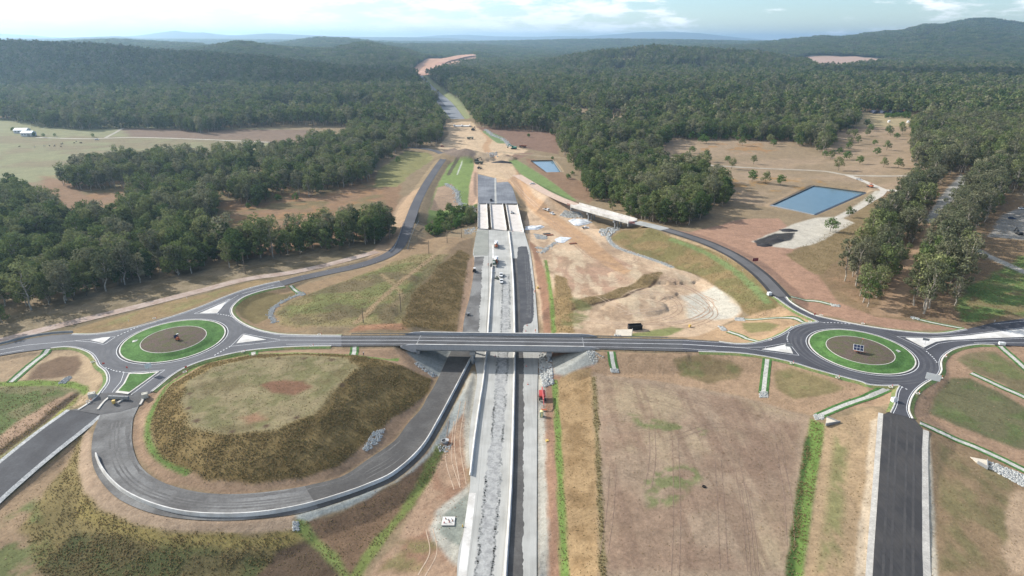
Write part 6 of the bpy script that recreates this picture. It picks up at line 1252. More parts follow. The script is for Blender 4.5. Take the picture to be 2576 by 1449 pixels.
rocks([(1505, 584), (1530, 572), (1560, 570), (1555, 580), (1535, 594), (1512, 594)], 420, .7, 1.7); rocks([(1408, 543), (1420, 530), (1458, 534), (1470, 548), (1430, 548)], 420, .7, 1.7)
rocks([(1529, 594), (1538, 612), (1565, 628), (1610, 643), (1658, 659), (1690, 672)], 420, .4, 1.0, .7)
rocks([(1150, 520), (1198, 518), (1200, 544), (1168, 545)], 260, .6, 1.5); rocks([(1168, 578), (1195, 572), (1198, 586), (1168, 590)], 140, .5, 1.2)
rocks([(1342, 588), (1375, 594), (1378, 602), (1350, 602)], 240, .5, 1.2); rocks([(1400, 610), (1382, 620), (1372, 630), (1358, 636)], 200, .5, 1.1, 1.0); rocks([(1350, 622), (1372, 627)], 70, .4, 1.0, .8)
rocks([(756, 740), (715, 757), (688, 775), (681, 795), (690, 812)], 420, .4, .9, .7); rocks([(752, 737), (765, 742)], 60, .5, 1.1, .8)
rocks([(1806, 820), (1820, 822), (1830, 833), (1815, 832)], 130, .4, 1.0); rocks([(1848, 800), (1872, 800), (1874, 808), (1850, 807)], 120, .4, 1.0); rocks([(2090, 764), (2114, 768), (2112, 773), (2092, 770)], 90, .4, 1.0); rocks([(2290, 796), (2312, 801), (2312, 806), (2292, 802)], 80, .4, .9)
rocks([(1536, 928), (1555, 928), (1556, 937), (1536, 937)], 110, .35, .8); rocks([(1911, 986), (1930, 986), (1932, 1000), (1910, 1000)], 130, .35, .8); rocks([(2046, 1042), (2072, 1042), (2074, 1056), (2050, 1056)], 110, .35, .8)
rocks([(2484, 1158), (2576, 1195), (2620, 1215), (2620, 1250), (2576, 1225), (2490, 1180)], 620, .4, .95); rocks([(912, 1130), (940, 1085), (968, 1080), (958, 1110), (920, 1138)], 300, .3, .8)
rocks([(146, 966), (160, 952), (178, 946), (180, 951), (165, 964)], 120, .35, .8); rocks([(736, 1312), (752, 1312), (752, 1336), (738, 1336)], 90, .3, .7); rocks([(1468, 880), (1500, 884), (1520, 900), (1490, 918)], 120, .3, .7); rocks([(1050, 912), (1100, 945), (1090, 950), (1040, 915)], 160, .3, .7); rocks([(1100, 1120), (1135, 1120), (1130, 1136), (1105, 1136)], 60, .3, .7)
rocks([(1125, 464), (1146, 480), (1152, 500), (1162, 520)], 260, .6, 1.3, 1.6); rocks([(1222, 326), (1240, 340), (1265, 350), (1284, 368)], 240, .8, 1.8, 2.0); rocks([(1225, 385), (1250, 383), (1255, 393), (1232, 394)], 90, .8, 2.2); rocks([(1545, 838), (1560, 836), (1562, 846), (1546, 846)], 70, .4, 1.0)
rp = np.array(rp); scatter_obj('rip_rap', rp[:, :2], rp[:, 2], RNG.integers(0, 4, len(rp)), RK, 'loose grey rip rap stones at drains and abutments', 'stones')
# stones and clods strewn over the bare earth
cl_ = []
for poly, n in (([(1370, 620), (1530, 610), (1660, 665), (1860, 770), (1800, 830), (1440, 838), (1390, 720)], 1500), ([(1700, 595), (1960, 560), (2100, 755), (2000, 760), (1850, 650)], 700), ([(1105, 1120), (1180, 1000), (1180, 1240), (1080, 1440), (960, 1440)], 700), ([(1360, 980), (1400, 980), (1420, 1449), (1380, 1449)], 400), ([(1205, 400), (1290, 400), (1340, 500), (1300, 450), (1210, 436)], 400), ([(0, 1110), (180, 990), (150, 1040), (0, 1150)], 250), ([(340, 1100), (372, 1020), (420, 1180), (580, 1236), (760, 1215), (900, 1160), (880, 1190), (580, 1243), (420, 1215)], 500)):
    pl_ = wpoly(poly); x0, y0 = pl_.min(0); x1, y1 = pl_.max(0); q = np.c_[x0 + RNG.random(n * 2) * (x1 - x0), y0 + RNG.random(n * 2) * (y1 - y0)]; cl_.append(q[inpoly(q[:, 0], q[:, 1], pl_)])
cl_.append(np.c_[-200 + RNG.random(6000) * 400, 100 + RNG.random(6000) * 240]); cl_ = np.vstack(cl_); cl_ = clear_of_roads(cl_, .6); CK = bpy.data.collections.new('clod_forms'); M_clod = mat('earth_clod', (176, 140, 112), .95, .1, .25, 2.0)
for i in range(2): CK.objects.link(bpy.data.objects.new('c%d' % i, MB().ball((0, 0, .05), .5, 6, 4, (1, .8, .6), jit=.5).mesh('c%d' % i, M_clod)))
scatter_obj('earth_clods', cl_, .08 + .32 * RNG.random(len(cl_)) ** 2, RNG.integers(0, 2, len(cl_)), CK, 'clods of earth strewn over the bare ground', 'clods')
# ================================================================== wheel tracks on bare earth
M_trk = mat('wheel_track', (172, 138, 110), .95, .1, .2, 1.2, rgb2=(186, 154, 126), scale2=.3); M_trkl = mat('pale_wheel_track', (204, 176, 148), .95, .1, .15, 1.2, rgb2=(192, 162, 134), scale2=.3)
M_ftrk = mat('field_track', (146, 119, 100), .95, .1, .2, 1.2, rgb2=(160, 134, 112), scale2=.3)
def wheel_tracks(px, m, gauge=1.9, w=.42, seed=0):
    c = resample(np.array([tuple(v) for v in GL(px)]), step=1.0); t = np.gradient(c[:, :2], axis=0); t /= np.linalg.norm(t, axis=1)[:, None] + 1e-9; nr = np.c_[-t[:, 1], t[:, 0]]
    o = None
    for s_ in (-.5, .5):
        e = c.copy(); e[:, :2] += nr * gauge * s_; q = line_w(e, w, .05, step=1.0, smoothp=False, drape=True, jit=.7)
        q = q.build('wheel_track', m, o); o = o or struct(q)
rs_ = random.Random(3)
for k in range(6):
    x = 1530 + k * 78 + rs_.random() * 50; b = (x - 1700) * .18; y0 = 1060 + rs_.random() * 200; y1 = y0 + 150 + rs_.random() * 200
    wheel_tracks([(x, y0), (x + b * .4 + rs_.random() * 8, (y0 + y1) / 2), (x + b * .8, min(1449, y1))], M_ftrk, 1.9, .16)
for q in ([(1700, 1100), (1800, 1070), (1900, 1090), (1960, 1160), (1985, 1260)], [(1560, 960), (1700, 1000), (1850, 1030), (1960, 1080), (2000, 1140)], [(1640, 970), (1760, 1010), (1860, 1080), (1910, 1180)], [(1580, 990), (1740, 1040), (1830, 1110), (1870, 1250), (1890, 1440)]): wheel_tracks(q, M_ftrk, 1.9, .16)
for q in ([(1380, 560), (1440, 610), (1490, 650), (1550, 665), (1600, 655), (1590, 635), (1540, 630), (1500, 640)], [(1420, 590), (1480, 640), (1560, 672), (1640, 690), (1720, 720), (1800, 760)], [(1440, 680), (1500, 670), (1560, 690), (1540, 710), (1480, 705), (1450, 690)], [(1460, 720), (1420, 690), (1430, 660), (1480, 655)], [(1660, 720), (1720, 740), (1780, 780), (1720, 810), (1620, 815), (1540, 820)], [(1700, 700), (1760, 740), (1800, 790), (1740, 820), (1640, 822)], [(1640, 760), (1690, 750), (1710, 780), (1660, 805), (1580, 812)], [(1290, 440), (1340, 505), (1400, 560), (1470, 610)], [(1275, 430), (1325, 500), (1390, 560), (1440, 600)]): wheel_tracks(q, M_trk, 2.2, .36)
for q in ([(1680, 700), (1740, 730), (1790, 765), (1750, 800), (1680, 812)], [(1560, 790), (1640, 780), (1720, 770), (1780, 780)], [(1450, 800), (1530, 812), (1620, 818), (1700, 812), (1780, 800)], [(1580, 735), (1660, 740), (1720, 760), (1760, 790)], [(1230, 398), (1262, 430), (1300, 470), (1350, 520)], [(1500, 745), (1600, 790), (1700, 800)]): wheel_tracks(q, M_trkl, 2.2, .4)
for q in ([(1135, 1060), (1128, 1150), (1150, 1230)], [(1165, 1010), (1150, 1110), (1165, 1220)], [(1060, 1449), (1090, 1390), (1080, 1330)], [(720, 690), (800, 672), (880, 652), (960, 630)]): wheel_tracks(q, M_trkl, 1.9, .25)
# ================================================================== vehicles, plant and small things
PM = lambda n, rgb, r=.45, s=.5, **k: mat('paint_' + n, rgb, r, s, .05, 3.0, rgb2=tuple(int(c * .94) for c in rgb), **k)
W_ = PM('white', (242, 242, 240)); BLK = mat('black_rubber', (38, 38, 40), .8, .2, .1); GLS = mat('dark_glass', (44, 54, 62), .12, .6, .02); RED = PM('red', (206, 66, 58)); ORG = PM('orange', (216, 112, 52)); YEL = PM('yellow', (232, 190, 70)); GRN = PM('green', (40, 150, 124)); DGR = mat('dark_steel', (70, 70, 70), .6, .4, .15, metal=.3); BLU = PM('navy', (40, 58, 104)); TAN = PM('khaki', (150, 148, 116)); GRY = PM('grey', (150, 152, 154)); BRN = PM('rust', (150, 92, 62), .8, .2); HIV = mat('hi_vis', (255, 120, 60), .8, .2, .05); PNL = mat('solar_panel', (44, 52, 78), .15, .6, .05); MAR = PM('maroon', (130, 34, 54)); TIM = mat('pole_timber', (128, 112, 96), .9, .1, .2)
def wheel_mesh(r, w): return MB().tube((0, -w / 2, 0), (0, w / 2, 0), r, n=14).mesh('wheel', BLK), MB().tube((0, -w / 2 - .02, 0), (0, w / 2 + .02, 0), r * .5, n=10).mesh('rim', GRY)
WM = {}
def wheels(par, spots, r, w):
    if (r, w) not in WM: WM[(r, w)] = wheel_mesh(r, w)
    a, b = WM[(r, w)]
    for x, y in spots:
        o = bpy.data.objects.new('wheel', a); COL.objects.link(o); o.parent = par; o.location = (x, y, r)
        q = bpy.data.objects.new('rim', b); COL.objects.link(q); q.parent = o
def at(px, z=None):
    return G(*px) if z is None else P(*px, z)
def thing(name, px, rz, label, cat, z=None, group=None, sink=0.0):
    p = at(px, z); return tag(empty(name, (p.x, p.y, p.z - sink), rz), label, cat, group)
def ute(px, rz, label, z=None, m=None, tray=False, name='ute'):         # forward is +x
    m = m or W_; e = thing(name, px, rz, label, 'ute', z)
    MB().prism([(-2.6, .42), (2.45, .42), (2.62, .62), (2.58, .92), (1.25, 1.06), (-2.6, 1.06)], 'y', -.92, .92).build('body', m, e)
    MB().prism([(-.95, 1.05), (1.25, 1.05), (.62, 1.74), (-.75, 1.76)], 'y', -.80, .80).build('cabin', m, e)
    MB().prism([(1.20, 1.10), (.66, 1.68), (.70, 1.70), (1.27, 1.12)], 'y', -.74, .74).build('windscreen', GLS, e)
    for s_ in (-1, 1): MB().prism([(-.85, 1.15), (1.0, 1.15), (.58, 1.64), (-.72, 1.64)], 'y', s_ * .80 - .02, s_ * .80 + .02).build('side_window', GLS, e)
    MB().prism([(-.98, 1.14), (-.94, 1.14), (-.76, 1.68), (-.80, 1.68)], 'y', -.68, .68).build('rear_window', GLS, e)
    if tray: MB().box((-1.85, 0, 1.0), (1.9, 1.96, .12)).build('tray', GRY, e); MB().box((-.95, 0, 1.35), (.08, 1.8, .7)).build('headboard', m, e)
    else: MB().box((-1.78, 0, 1.075), (1.55, 1.5, .05)).build('tray_cover', W_ if tray is None else BLK, e)
    for s_ in (-1, 1):
        MB().box((2.58, s_ * .68, .80), (.08, .34, .16)).build('headlight', GRY, e); MB().box((-2.61, s_ * .80, .85), (.05, .16, .3)).build('tail_light', RED, e)
    wheels(e, [(1.65, .82), (1.65, -.82), (-1.6, .82), (-1.6, -.82)], .38, .26); return e
def car(px, rz, label, z=None, m=None):
    e = thing('parked_car', px, rz, label, 'car', z)
    MB().prism([(-2.2, .35), (2.15, .35), (2.25, .6), (2.1, .82), (1.1, .95), (-2.1, .98), (-2.28, .7)], 'y', -.88, .88).build('body', m, e)
    MB().prism([(-1.9, .95), (1.05, .94), (.35, 1.45), (-1.2, 1.47)], 'y', -.72, .72).build('cabin', GLS, e); MB().prism([(-1.1, 1.44), (.3, 1.43), (.2, 1.5), (-1.0, 1.51)], 'y', -.68, .68).build('roof', m, e)
    wheels(e, [(1.4, .78), (1.4, -.78), (-1.4, .78), (-1.4, -.78)], .33, .22); return e
def agitator(px, rz, label, z=0.02):
    e = thing('concrete_truck', px, rz, label, 'truck', z, 'concrete trucks feeding the paver')
    MB().box((-.6, 0, .95), (8.2, .9, .3)).build('chassis', BRN, e)
    c = MB(); c.box((3.3, 0, 1.75), (1.7, 2.4, 1.9)); c.build('cab', W_, e); MB().box((4.16, 0, 2.1), (.06, 2.1, .8)).build('windscreen', GLS, e)
    q = MB(); pr_ = [(.35, -3.1), (.95, -2.4), (1.22, -.8), (1.18, .6), (.8, 2.0), (.3, 2.4)]
    vs = []; n = 18; ti = math.radians(11)
    for r, x in pr_:
        for k in range(n):
            y = r * math.cos(2 * math.pi * k / n); zz = r * math.sin(2 * math.pi * k / n); vs.append((x * math.cos(ti) + zz * math.sin(ti) - .5, y, -x * math.sin(ti) + zz * math.cos(ti) + 2.45))
    q.add(vs, [(i * n + k, i * n + (k + 1) % n, (i + 1) * n + (k + 1) % n, (i + 1) * n + k) for i in range(len(pr_) - 1) for k in range(n)] + [tuple(range(n)), tuple(range((len(pr_) - 1) * n, len(pr_) * n))]); q.build('drum', W_, e, True)
    MB().box((-3.9, 0, 2.9), (.9, 1.2, .8), taper=.7).build('hopper', BRN, e); MB().box((-4.5, 0, 1.9), (1.2, .5, .15), ry=.7).build('chute', ORG, e); MB().box((-3.6, 0, 1.6), (1.0, 2.0, .8)).build('rear_frame', ORG, e)
    MB().box((2.2, 0, 1.55), (.5, 2.2, .8)).build('water_tank', W_, e)
    wheels(e, [(3.2, 1.05), (3.2, -1.05), (1.9, 1.05), (1.9, -1.05), (-2.0, 1.0), (-2.0, -1.0), (-3.3, 1.0), (-3.3, -1.0)], .5, .42)
MWA = math.atan2(P(1242, 640, 0).y - P(1240, 720, 0).y, P(1242, 640, 0).x - P(1240, 720, 0).x)
agitator((1248.5, 620), MWA, 'white concrete mixer truck driving ahead of the paver on the motorway'); agitator((1248.5, 660), MWA, 'white concrete mixer truck backed up to the slipform paver')
# slipform paver
e = thing('slipform_paver', (1245, 669), MWA, 'dark green slipform paver casting the left motorway barrier', 'machine', 0.02)
MB().box((0, .4, 1.9), (4.2, 2.0, .9)).build('engine_deck', mat('paver_green', (66, 92, 76), .6, .4, .2), e); MB().box((-.2, .6, 2.5), (1.6, 1.2, .3)).build('operator_platform', W_, e)
for x, y in ((1.8, -1.2), (-1.8, -1.2), (0, 1.9)): MB().box((x, y, .35), (1.5, .45, .7)).build('crawler_track', BLK, e); MB().box((x, y, 1.2), (.3, .3, 1.4)).build('leg', DGR, e)
MB().box((-.6, 2.3, .7), (2.0, .9, 1.3)).build('mould', DGR, e); MB().box((2.6, -.2, 2.3), (3.4, .6, .2), ry=-.5).build('conveyor', DGR, e)
for i, (x, y) in enumerate(((1.4, 1.2), (-1.4, -.2))): MB().tube((x, y, 2.9), (x, y, 3.4), .05, n=6).build('canopy_post', DGR, e)
MB().box((0, .5, 3.45), (2.2, 1.6, .08)).build('canopy', mat('paver_green', (66, 92, 76)), e)
ute((1260.4, 694), -MWA + .02 + math.pi * 0 - 0 if False else MWA + math.pi, 'white twin-cab ute on the motorway, farther of the two behind the paver', .02); ute((1261.5, 710), MWA + math.pi, 'white twin-cab ute on the motorway, nearer of the two behind the paver', .02)
def small_machine(px, rz, label, m, name, cat, z=None, s=1.0, cabm=None):
    e = thing(name, px, rz, label, cat, z); e.scale = (s,) * 3
    MB().prism([(-1.5, .5), (1.1, .5), (1.1, 1.1), (.2, 1.25), (-1.5, 1.5)], 'y', -.6, .6).build('body', m, e)
    MB().box((-.1, 0, 2.25), (1.3, 1.25, .09)).build('canopy', cabm or W_, e)
    for x in (-.65, .45):
        for y in (-.52, .52): MB().tube((x, y, 1.2), (x, y, 2.25), .05, n=5).build('canopy_post', BLK, e)
    MB().box((-.2, 0, 1.45), (.6, .6, .5)).build('seat', BLK, e); MB().box((1.75, 0, .5), (.5, 1.5, .7), taper=.8).build('bucket', DGR, e)
    for y in (-.62, .62): MB().tube((-.9, y, 1.5), (1.6, y, .8), .08, n=6).build('arm', m, e)
    wheels(e, [(.75, .75), (.75, -.75), (-.9, .75), (-.9, -.75)], .42, .32); return e
small_machine((1193.5, 684), MWA, 'small skid steer with white canopy on the left edge of the motorway', BLK, 'skid_steer', 'machine', .02, 1.1)
small_machine((1250, 702), MWA + .8, 'little green utility buggy left of the nearer white ute', mat('buggy_green', (112, 120, 96), .6, .3), 'utility_buggy', 'machine', .02, .75, BLK)
e = thing('tool_trailer', (1177, 793), .3, 'small flat trailer with tools left of the motorway above overpass', 'trailer', .02)
MB().box((0, 0, .6), (2.4, 1.3, .12)).build('deck', DGR, e); MB().box((.3, 0, .95), (1.2, .9, .5)).build('tool_box', GRY, e); MB().tube((1.2, 0, .55), (2.2, 0, .5), .05, n=6).build('drawbar', DGR, e); wheels(e, [(0, .7), (0, -.7)], .3, .2)
ute((1235.5, 505), math.pi / 2 + .05, 'dark ute alone on the blue-grey carriageway beyond the creek bridge', .02, DGR)
small_machine((1288, 537), .4, 'small white compact loader on the right deck of motorway bridge', W_, 'compact_loader', 'machine', .08, .9, GRY)
def tray_truck(px, rz, label, m=W_, z=None, L=6.0):
    e = thing('tray_truck', px, rz, label, 'truck', z)
    MB().box((L / 2 - .9, 0, 1.45), (1.6, 2.1, 1.7), taper=.92).build('cab', m, e); MB().box((L / 2 - .06, 0, 1.8), (.06, 1.8, .7)).build('windscreen', GLS, e)
    MB().box((-.9, 0, 1.05), (L - 1.8, 2.2, .18)).build('tray', GRY, e)
    for s_ in (-1, 1): MB().box((-.9, s_ * 1.08, 1.35), (L - 1.8, .06, .45)).build('tray_side', m, e)
    MB().box((-.2, 0, .75), (L - .6, .7, .3)).build('chassis', DGR, e); MB().box((-.8, .3, 1.5), (1.4, 1.2, .7)).build('load', DGR, e)
    wheels(e, [(L / 2 - 1.1, .9), (L / 2 - 1.1, -.9), (-L / 2 + 1.3, .9), (-L / 2 + 1.3, -.9)], .42, .3)
tray_truck((1374, 530), math.atan2(-1, .9), 'white tray truck parked behind the ute on the haul road'); ute((1389, 539), -math.pi / 3, 'white ute parked on the haul road left of side bridge', tray=True)
ute((1473, 575), .1, 'white tray ute on the sandy site below the side bridge', tray=True); ute((1339, 464), 2.9, 'white ute on the sand beside the green strip north of the site')
ute((2161, 453), -.7, 'white ute at the paddock road junction above the large pond'); ute((244, 352), 0, 'white ute on the farm track by the round tree')
car((2545, 551), -.2, 'navy blue car parked on the gravel yard at right edge', m=BLU); car((2570, 526), .1, 'white car at the far right edge behind the gums', m=W_); car((1113, 369), .2, 'small red car on the north-west road by the big stockpile', m=RED)
# boom lift
e = thing('boom_lift', (1364, 1003), -math.pi / 2 + .02, 'red boom lift with its boom lowered beside the motorway', 'boom lift', -.1)
MB().box((0, 0, .75), (3.2, 1.5, .5)).build('chassis', DGR, e); wheels(e, [(1.2, 1.05), (1.2, -1.05), (-1.2, 1.05), (-1.2, -1.05)], .5, .45)
MB().prism([(-2.6, 1.1), (.9, 1.1), (1.0, 1.9), (-.4, 2.3), (-2.5, 2.3), (-2.8, 1.7)], 'y', -1.15, 1.15).build('turntable_cover', RED, e)
MB().box((.6, .1, 2.75), (8.2, .42, .5), ry=.03).build('boom', PM('pink_red', (222, 96, 92)), e); MB().box((5.9, .1, 2.3), (3.0, .28, .3), ry=.22).build('fly_boom', RED, e); MB().tube((7.2, .1, 2.0), (7.6, .1, 1.0), .12, n=6).build('jib', DGR, e)
bk = MB().box((8.1, .1, .55), (.9, 1.9, .12)).build('basket', ORG, e)
for z in (.95, 1.5):
    for s_ in (-1, 1): MB().box((8.1, .1 + s_ * .95, z), (.9, .06, .06)).build('rail', ORG, bk)
    for x in (7.65, 8.55): MB().box((x, .1, z), (.06, 1.9, .06)).build('rail', ORG, bk)
# portable toilet
e = thing('portable_toilet', (1362.4, 1048), 0, 'green portable toilet with yellow roof beside the red boom lift', 'toilet', -.1)
MB().box((0, 0, 1.08), (1.15, 1.15, 2.1)).build('cabin', GRN, e); MB().prism([(-.62, 2.13), (.62, 2.13), (.5, 2.32), (0, 2.42), (-.5, 2.32)], 'y', -.62, .62).build('roof', PM('cream', (240, 222, 150)), e); MB().box((0, -.59, 1.0), (.8, .04, 1.8)).build('door', PM('cream', (240, 222, 150)), e); MB().tube((.4, .3, 2.3), (.4, .3, 2.8), .05, n=6).build('vent_pipe', BLK, e); MB().box((0, 0, .04), (1.25, 1.25, .1)).build('skid', DGR, e)
def bin_(px, label, z=None, m=YEL):
    e = thing('yellow_bin', px, .3, label, 'bin', z); MB().box((0, 0, .62), (.8, .85, 1.1), taper=1.12).build('body', m, e); MB().box((0, 0, 1.22), (.95, .98, .1)).build('lid', m, e); wheels(e, [(.3, .42), (.3, -.42)], .12, .08)
bin_((1376, 1115), 'yellow wheeled bin on the red verge right of motorway', -.1); bin_((287, 1015), 'yellow bin between kerbs at the closed west ramp', 7.6); bin_((1735, 823), 'yellow bin on the sand above the overpass approach'); bin_((1353, 726), 'yellow bin at the right edge of the upper motorway')
# black hook bin
p0 = G(1597, 828); e = tag(empty('skip_bin', tuple(p0), .12), 'large open black skip bin on the sandy yard above the overpass', 'skip bin')
SK = mat('skip_black', (44, 44, 50), .6, .4, .15)
for (c, d) in (((0, 0, .15), (6.2, 2.5, .15)), ((0, -1.22, 1.2), (6.2, .08, 2.1)), ((0, 1.22, 1.2), (6.2, .08, 2.1)), ((-3.06, 0, 1.2), (.08, 2.5, 2.1)), ((3.06, 0, 1.2), (.08, 2.5, 2.1))): MB().box(c, d).build('panel', SK, e)
for k in range(7):
    for s_ in (-1, 1): MB().box((-2.7 + k * .9, s_ * 1.3, 1.2), (.12, .1, 2.0)).build('rib', SK, e)
for s_ in (-1, 1): MB().box((0, s_ * 1.26, 2.29), (6.3, .18, .12)).build('rim', DGR, e)
MB().box((0, -.6, .06), (6.0, .2, .16)).build('skid', DGR, e); MB().box((0, .6, .06), (6.0, .2, .16)).build('skid', DGR, e)
# solar trailers
e = thing('solar_trailer', (2157, 886), -.45, 'solar trailer with six dark panels on the right roundabout mulch', 'trailer', ZR + 1.62)
MB().box((0, 0, .7), (2.6, 1.6, .25)).build('chassis', ORG, e); wheels(e, [(0, 1.0), (0, -1.0)], .35, .22); MB().tube((1.3, 0, .6), (2.8, 0, .5), .06, n=6).build('drawbar', ORG, e)
pn = MB().box((0, 0, 2.0), (3.6, 3.0, .08), rx=.5).build('panel_frame', W_, e)
for i in range(3):
    for j in range(2):
        c = Matrix.Rotation(.5, 4, 'X') @ Vector((-1.15 + i * 1.15, -.72 + j * 1.44, .055)); MB().box((c.x, c.y, 2.0 + c.z), (1.05, 1.32, .03), rx=.5).build('solar_panel', PNL, pn)
MB().box((.2, 0, 1.2), (1.4, 1.2, .8)).build('battery_box', W_, e); MB().tube((.9, 1.0, 1), (.9, 1.0, 5.6), .06, n=6).build('mast', GRY, e); MB().box((.9, 1.0, 5.7), (.7, .3, .35)).build('warning_light', ORG, e)
for s_ in (-1, 1): MB().tube((s_ * 1.0, -1.2, .0), (s_ * 1.0, -1.1, 1.6), .05, n=6).build('support_leg', GRY, e)
e = thing('light_trailer', (447, 855), -.5, 'orange lighting trailer with tilted panel on the left roundabout mulch', 'trailer', ZR + 1.6); e.scale = (.75, .75, .75)
MB().box((0, 0, .7), (2.6, 1.5, .4)).build('chassis', ORG, e); wheels(e, [(0, .95), (0, -.95)], .35, .22); MB().box((-.8, 0, 1.9), (.1, 2.4, 2.0), ry=-.5).build('solar_panel', PNL, e); MB().box((.3, 0, 1.3), (1.2, 1.2, .8)).build('generator', ORG, e); MB().tube((.4, .2, 1.6), (.4, .2, 3.6), .08, n=6).build('mast', ORG, e); MB().box((.4, .2, 3.6), (.5, 1.2, .3)).build('lamp_head', W_, e); MB().tube((1.3, 0, .6), (2.8, 0, .5), .06, n=6).build('drawbar', ORG, e)
# ------------------------------------------------------------------ signs
def sign(px, rz, label, w, h, m, zc=2.6, z=ZR, posts=2, name='road_sign', back=None):
    e = thing(name, px, rz, label, 'sign', z)
    MB().box((0, 0, zc), (w, .06, h)).build('panel', m, e)
    for k in range(posts): x = 0 if posts == 1 else (-w * .3 + k * w * .6); MB().tube((x, .07, -.2), (x, .07, zc + h * .4), .05, n=6).build('post', M_steel, e)
sign((2342, 968), -.55, 'big white covered sign board on the right kerb of right roundabout', 4.6, 2.6, W_, 3.3); sign((1982, 880), -.4, 'grey backed chevron sign on the splitter left of right roundabout', 2.4, 1.5, GRY, 2.2)
sign((2326, 868), -.35, 'grey backed sign on the long white median', 2.4, 1.0, GRY, 2.6, posts=1); sign((377, 940), .7, 'white covered sign on the grassy splitter below left roundabout', 2.2, 2.0, W_, 3.4, posts=1)
sign((1899, 664), .2, 'maroon project sign on two posts beside the north-east road', 3.4, 1.9, MAR, 2.6, None); sign((263, 925), .4, 'small give way sign on the verge left of the closed west ramp', .8, .7, RED, 1.9, posts=1); sign((322, 935), -.2, 'small give way sign at the tip of grassy splitter', .8, .7, RED, 1.9, posts=1)
sign((469, 930), .3, 'small red sign on the kerb right of left roundabout exit', .8, .6, RED, 1.2, posts=1); sign((2048, 800), .0, 'small red sign at upper exit of right roundabout', .8, .8, RED, 2.0, posts=1); sign((2252, 1012), .1, 'pale end sign on the left kerb of the black service road', 1.4, .8, W_, 1.4)
# ------------------------------------------------------------------ blocks and barriers at the closed west ramp
def block(px, label, d, rz, z, m=None, cat='block', name='concrete_block'):
    e = thing(name, px, rz, label, cat, z); MB().box((0, 0, d[2] / 2), d, taper=.97).build('body', m or mat('block_concrete', (206, 200, 182), .9, .2, .08), e)
    for s_ in (-1, 1): MB().box((s_ * d[0] * .3, 0, d[2] + .04), (.3, .1, .1)).build('lifting_eye', DGR, e)
block((232.6, 999), 'square concrete block on the left kerb of the closed west ramp', (2.2, 1.8, 1.7), .5, 7.7); block((366, 1000), 'square concrete block on the right side of the closed west ramp', (1.9, 1.7, 1.7), .5, 7.6); block((299, 1003), 'long grey concrete barrier across the grassy splitter end', (7.4, .7, 1.1), -.07, 7.8, M_concg, 'barrier', 'road_barrier')
block((1935, 742), 'white box trailer body at the end of north-east road kerb', (1.9, 1.5, 1.5), .3, 8.0, W_, 'box', 'white_box'); block((2520, 867), 'white box beside the lane on the right road edge', (2.2, 1.3, 1.1), -.3, 8.0, W_, 'box', 'white_box'); block((2248, 1010), 'white cabinet on left kerb of the service road', (1.6, 1.4, 1.5), .2, 7.9, W_, 'box', 'white_box')
# ------------------------------------------------------------------ culvert head walls and pits
def headwall(px, label, z=None):
    pts = [at(q, z) for q in px]; c = sum(pts, Vector()) / len(pts); e = tag(empty('culvert_headwall', tuple(c)), label, 'culvert')
    q = [(p.x - c.x, p.y - c.y) for p in pts]
    if not orient(q): q = q[::-1]
    MB().prism(q, 'z', .02, .3).build('apron', mat('apron_concrete', (226, 212, 188), .85, .2, .08), e)
    k = np.array(q); MB().box(((k[0][0] + k[1][0]) / 2, (k[0][1] + k[1][1]) / 2, .55), (np.linalg.norm(k[1] - k[0]), .25, 1.0), math.atan2(*(k[1] - k[0])[::-1])).build('head_wall', M_concg, e); MB().box(((k[1][0] + k[2][0]) / 2, (k[1][1] + k[2][1]) / 2, .4), (np.linalg.norm(k[2] - k[1]), .2, .7), math.atan2(*(k[2] - k[1])[::-1])).build('wing_wall', M_concg, e)
headwall([(2079, 1051), (2113, 1063), (2076, 1074)], 'triangular concrete culvert outlet at the head of the green ditch'); headwall([(2440, 1150), (2482, 1160), (2484, 1182), (2458, 1166)], 'concrete culvert mouth above the white rip rap at right edge'); headwall([(1548, 842), (1590, 842), (1588, 849), (1550, 849)], 'white culvert headwall on the upper side right of overpass')
for px, lab, z in (((519, 858.5), '', None),): pass
for (px, lab) in (((511, 881), 'square pale pit lid on the lawn left in the left roundabout') if False else ((511 * 0 + 341.5, 858), 'square pale pit lid on the lawn of left roundabout'), ((2257, 884), 'square pale pit lid on the lawn of right roundabout')):
    e = thing('pit_lid', px, .5, lab, 'pit lid', ZR + .42); MB().box((0, 0, .05), (2.4, 1.6, .16)).build('slab', M_kerb, e); MB().box((.2, 0, .14), (1.1, .9, .05)).build('cover', GRY, e)
# slab with reinforcement beside the motorway
pp = [P(*q, 0.0) for q in ((1114, 1299.5), (1145, 1299.5), (1143, 1321), (1110, 1321))]; c = sum(pp, Vector()) / 4; e = tag(empty('foundation_slab', (c.x, c.y, -.3)), 'white square concrete slab with red markers left of the motorway', 'slab')
q = [(v.x - c.x, v.y - c.y) for v in pp]; MB().prism(q[::-1] if not orient(q) else q, 'z', 0, .3).build('slab', M_concw, e)
for x, y, m in ((-1.1, -.8, RED), (.3, -.5, RED), (1.2, -.1, BRN), (-.8, .7, BRN), (.1, .2, DGR), (.8, .6, W_)): MB().lathe([(.2, .3), (.06, .9), (0, .92)], 8, (x, y, 0)).build('marker', m, e)
bp_ = thing('marker_cone', (1164, 1325), 0, 'single yellow marker on the gravel pad left of motorway', 'marker', -.1); MB().lathe([(.25, 0), (.22, .1), (.1, .8), (.0, .85)], 8).build('body', YEL, bp_)
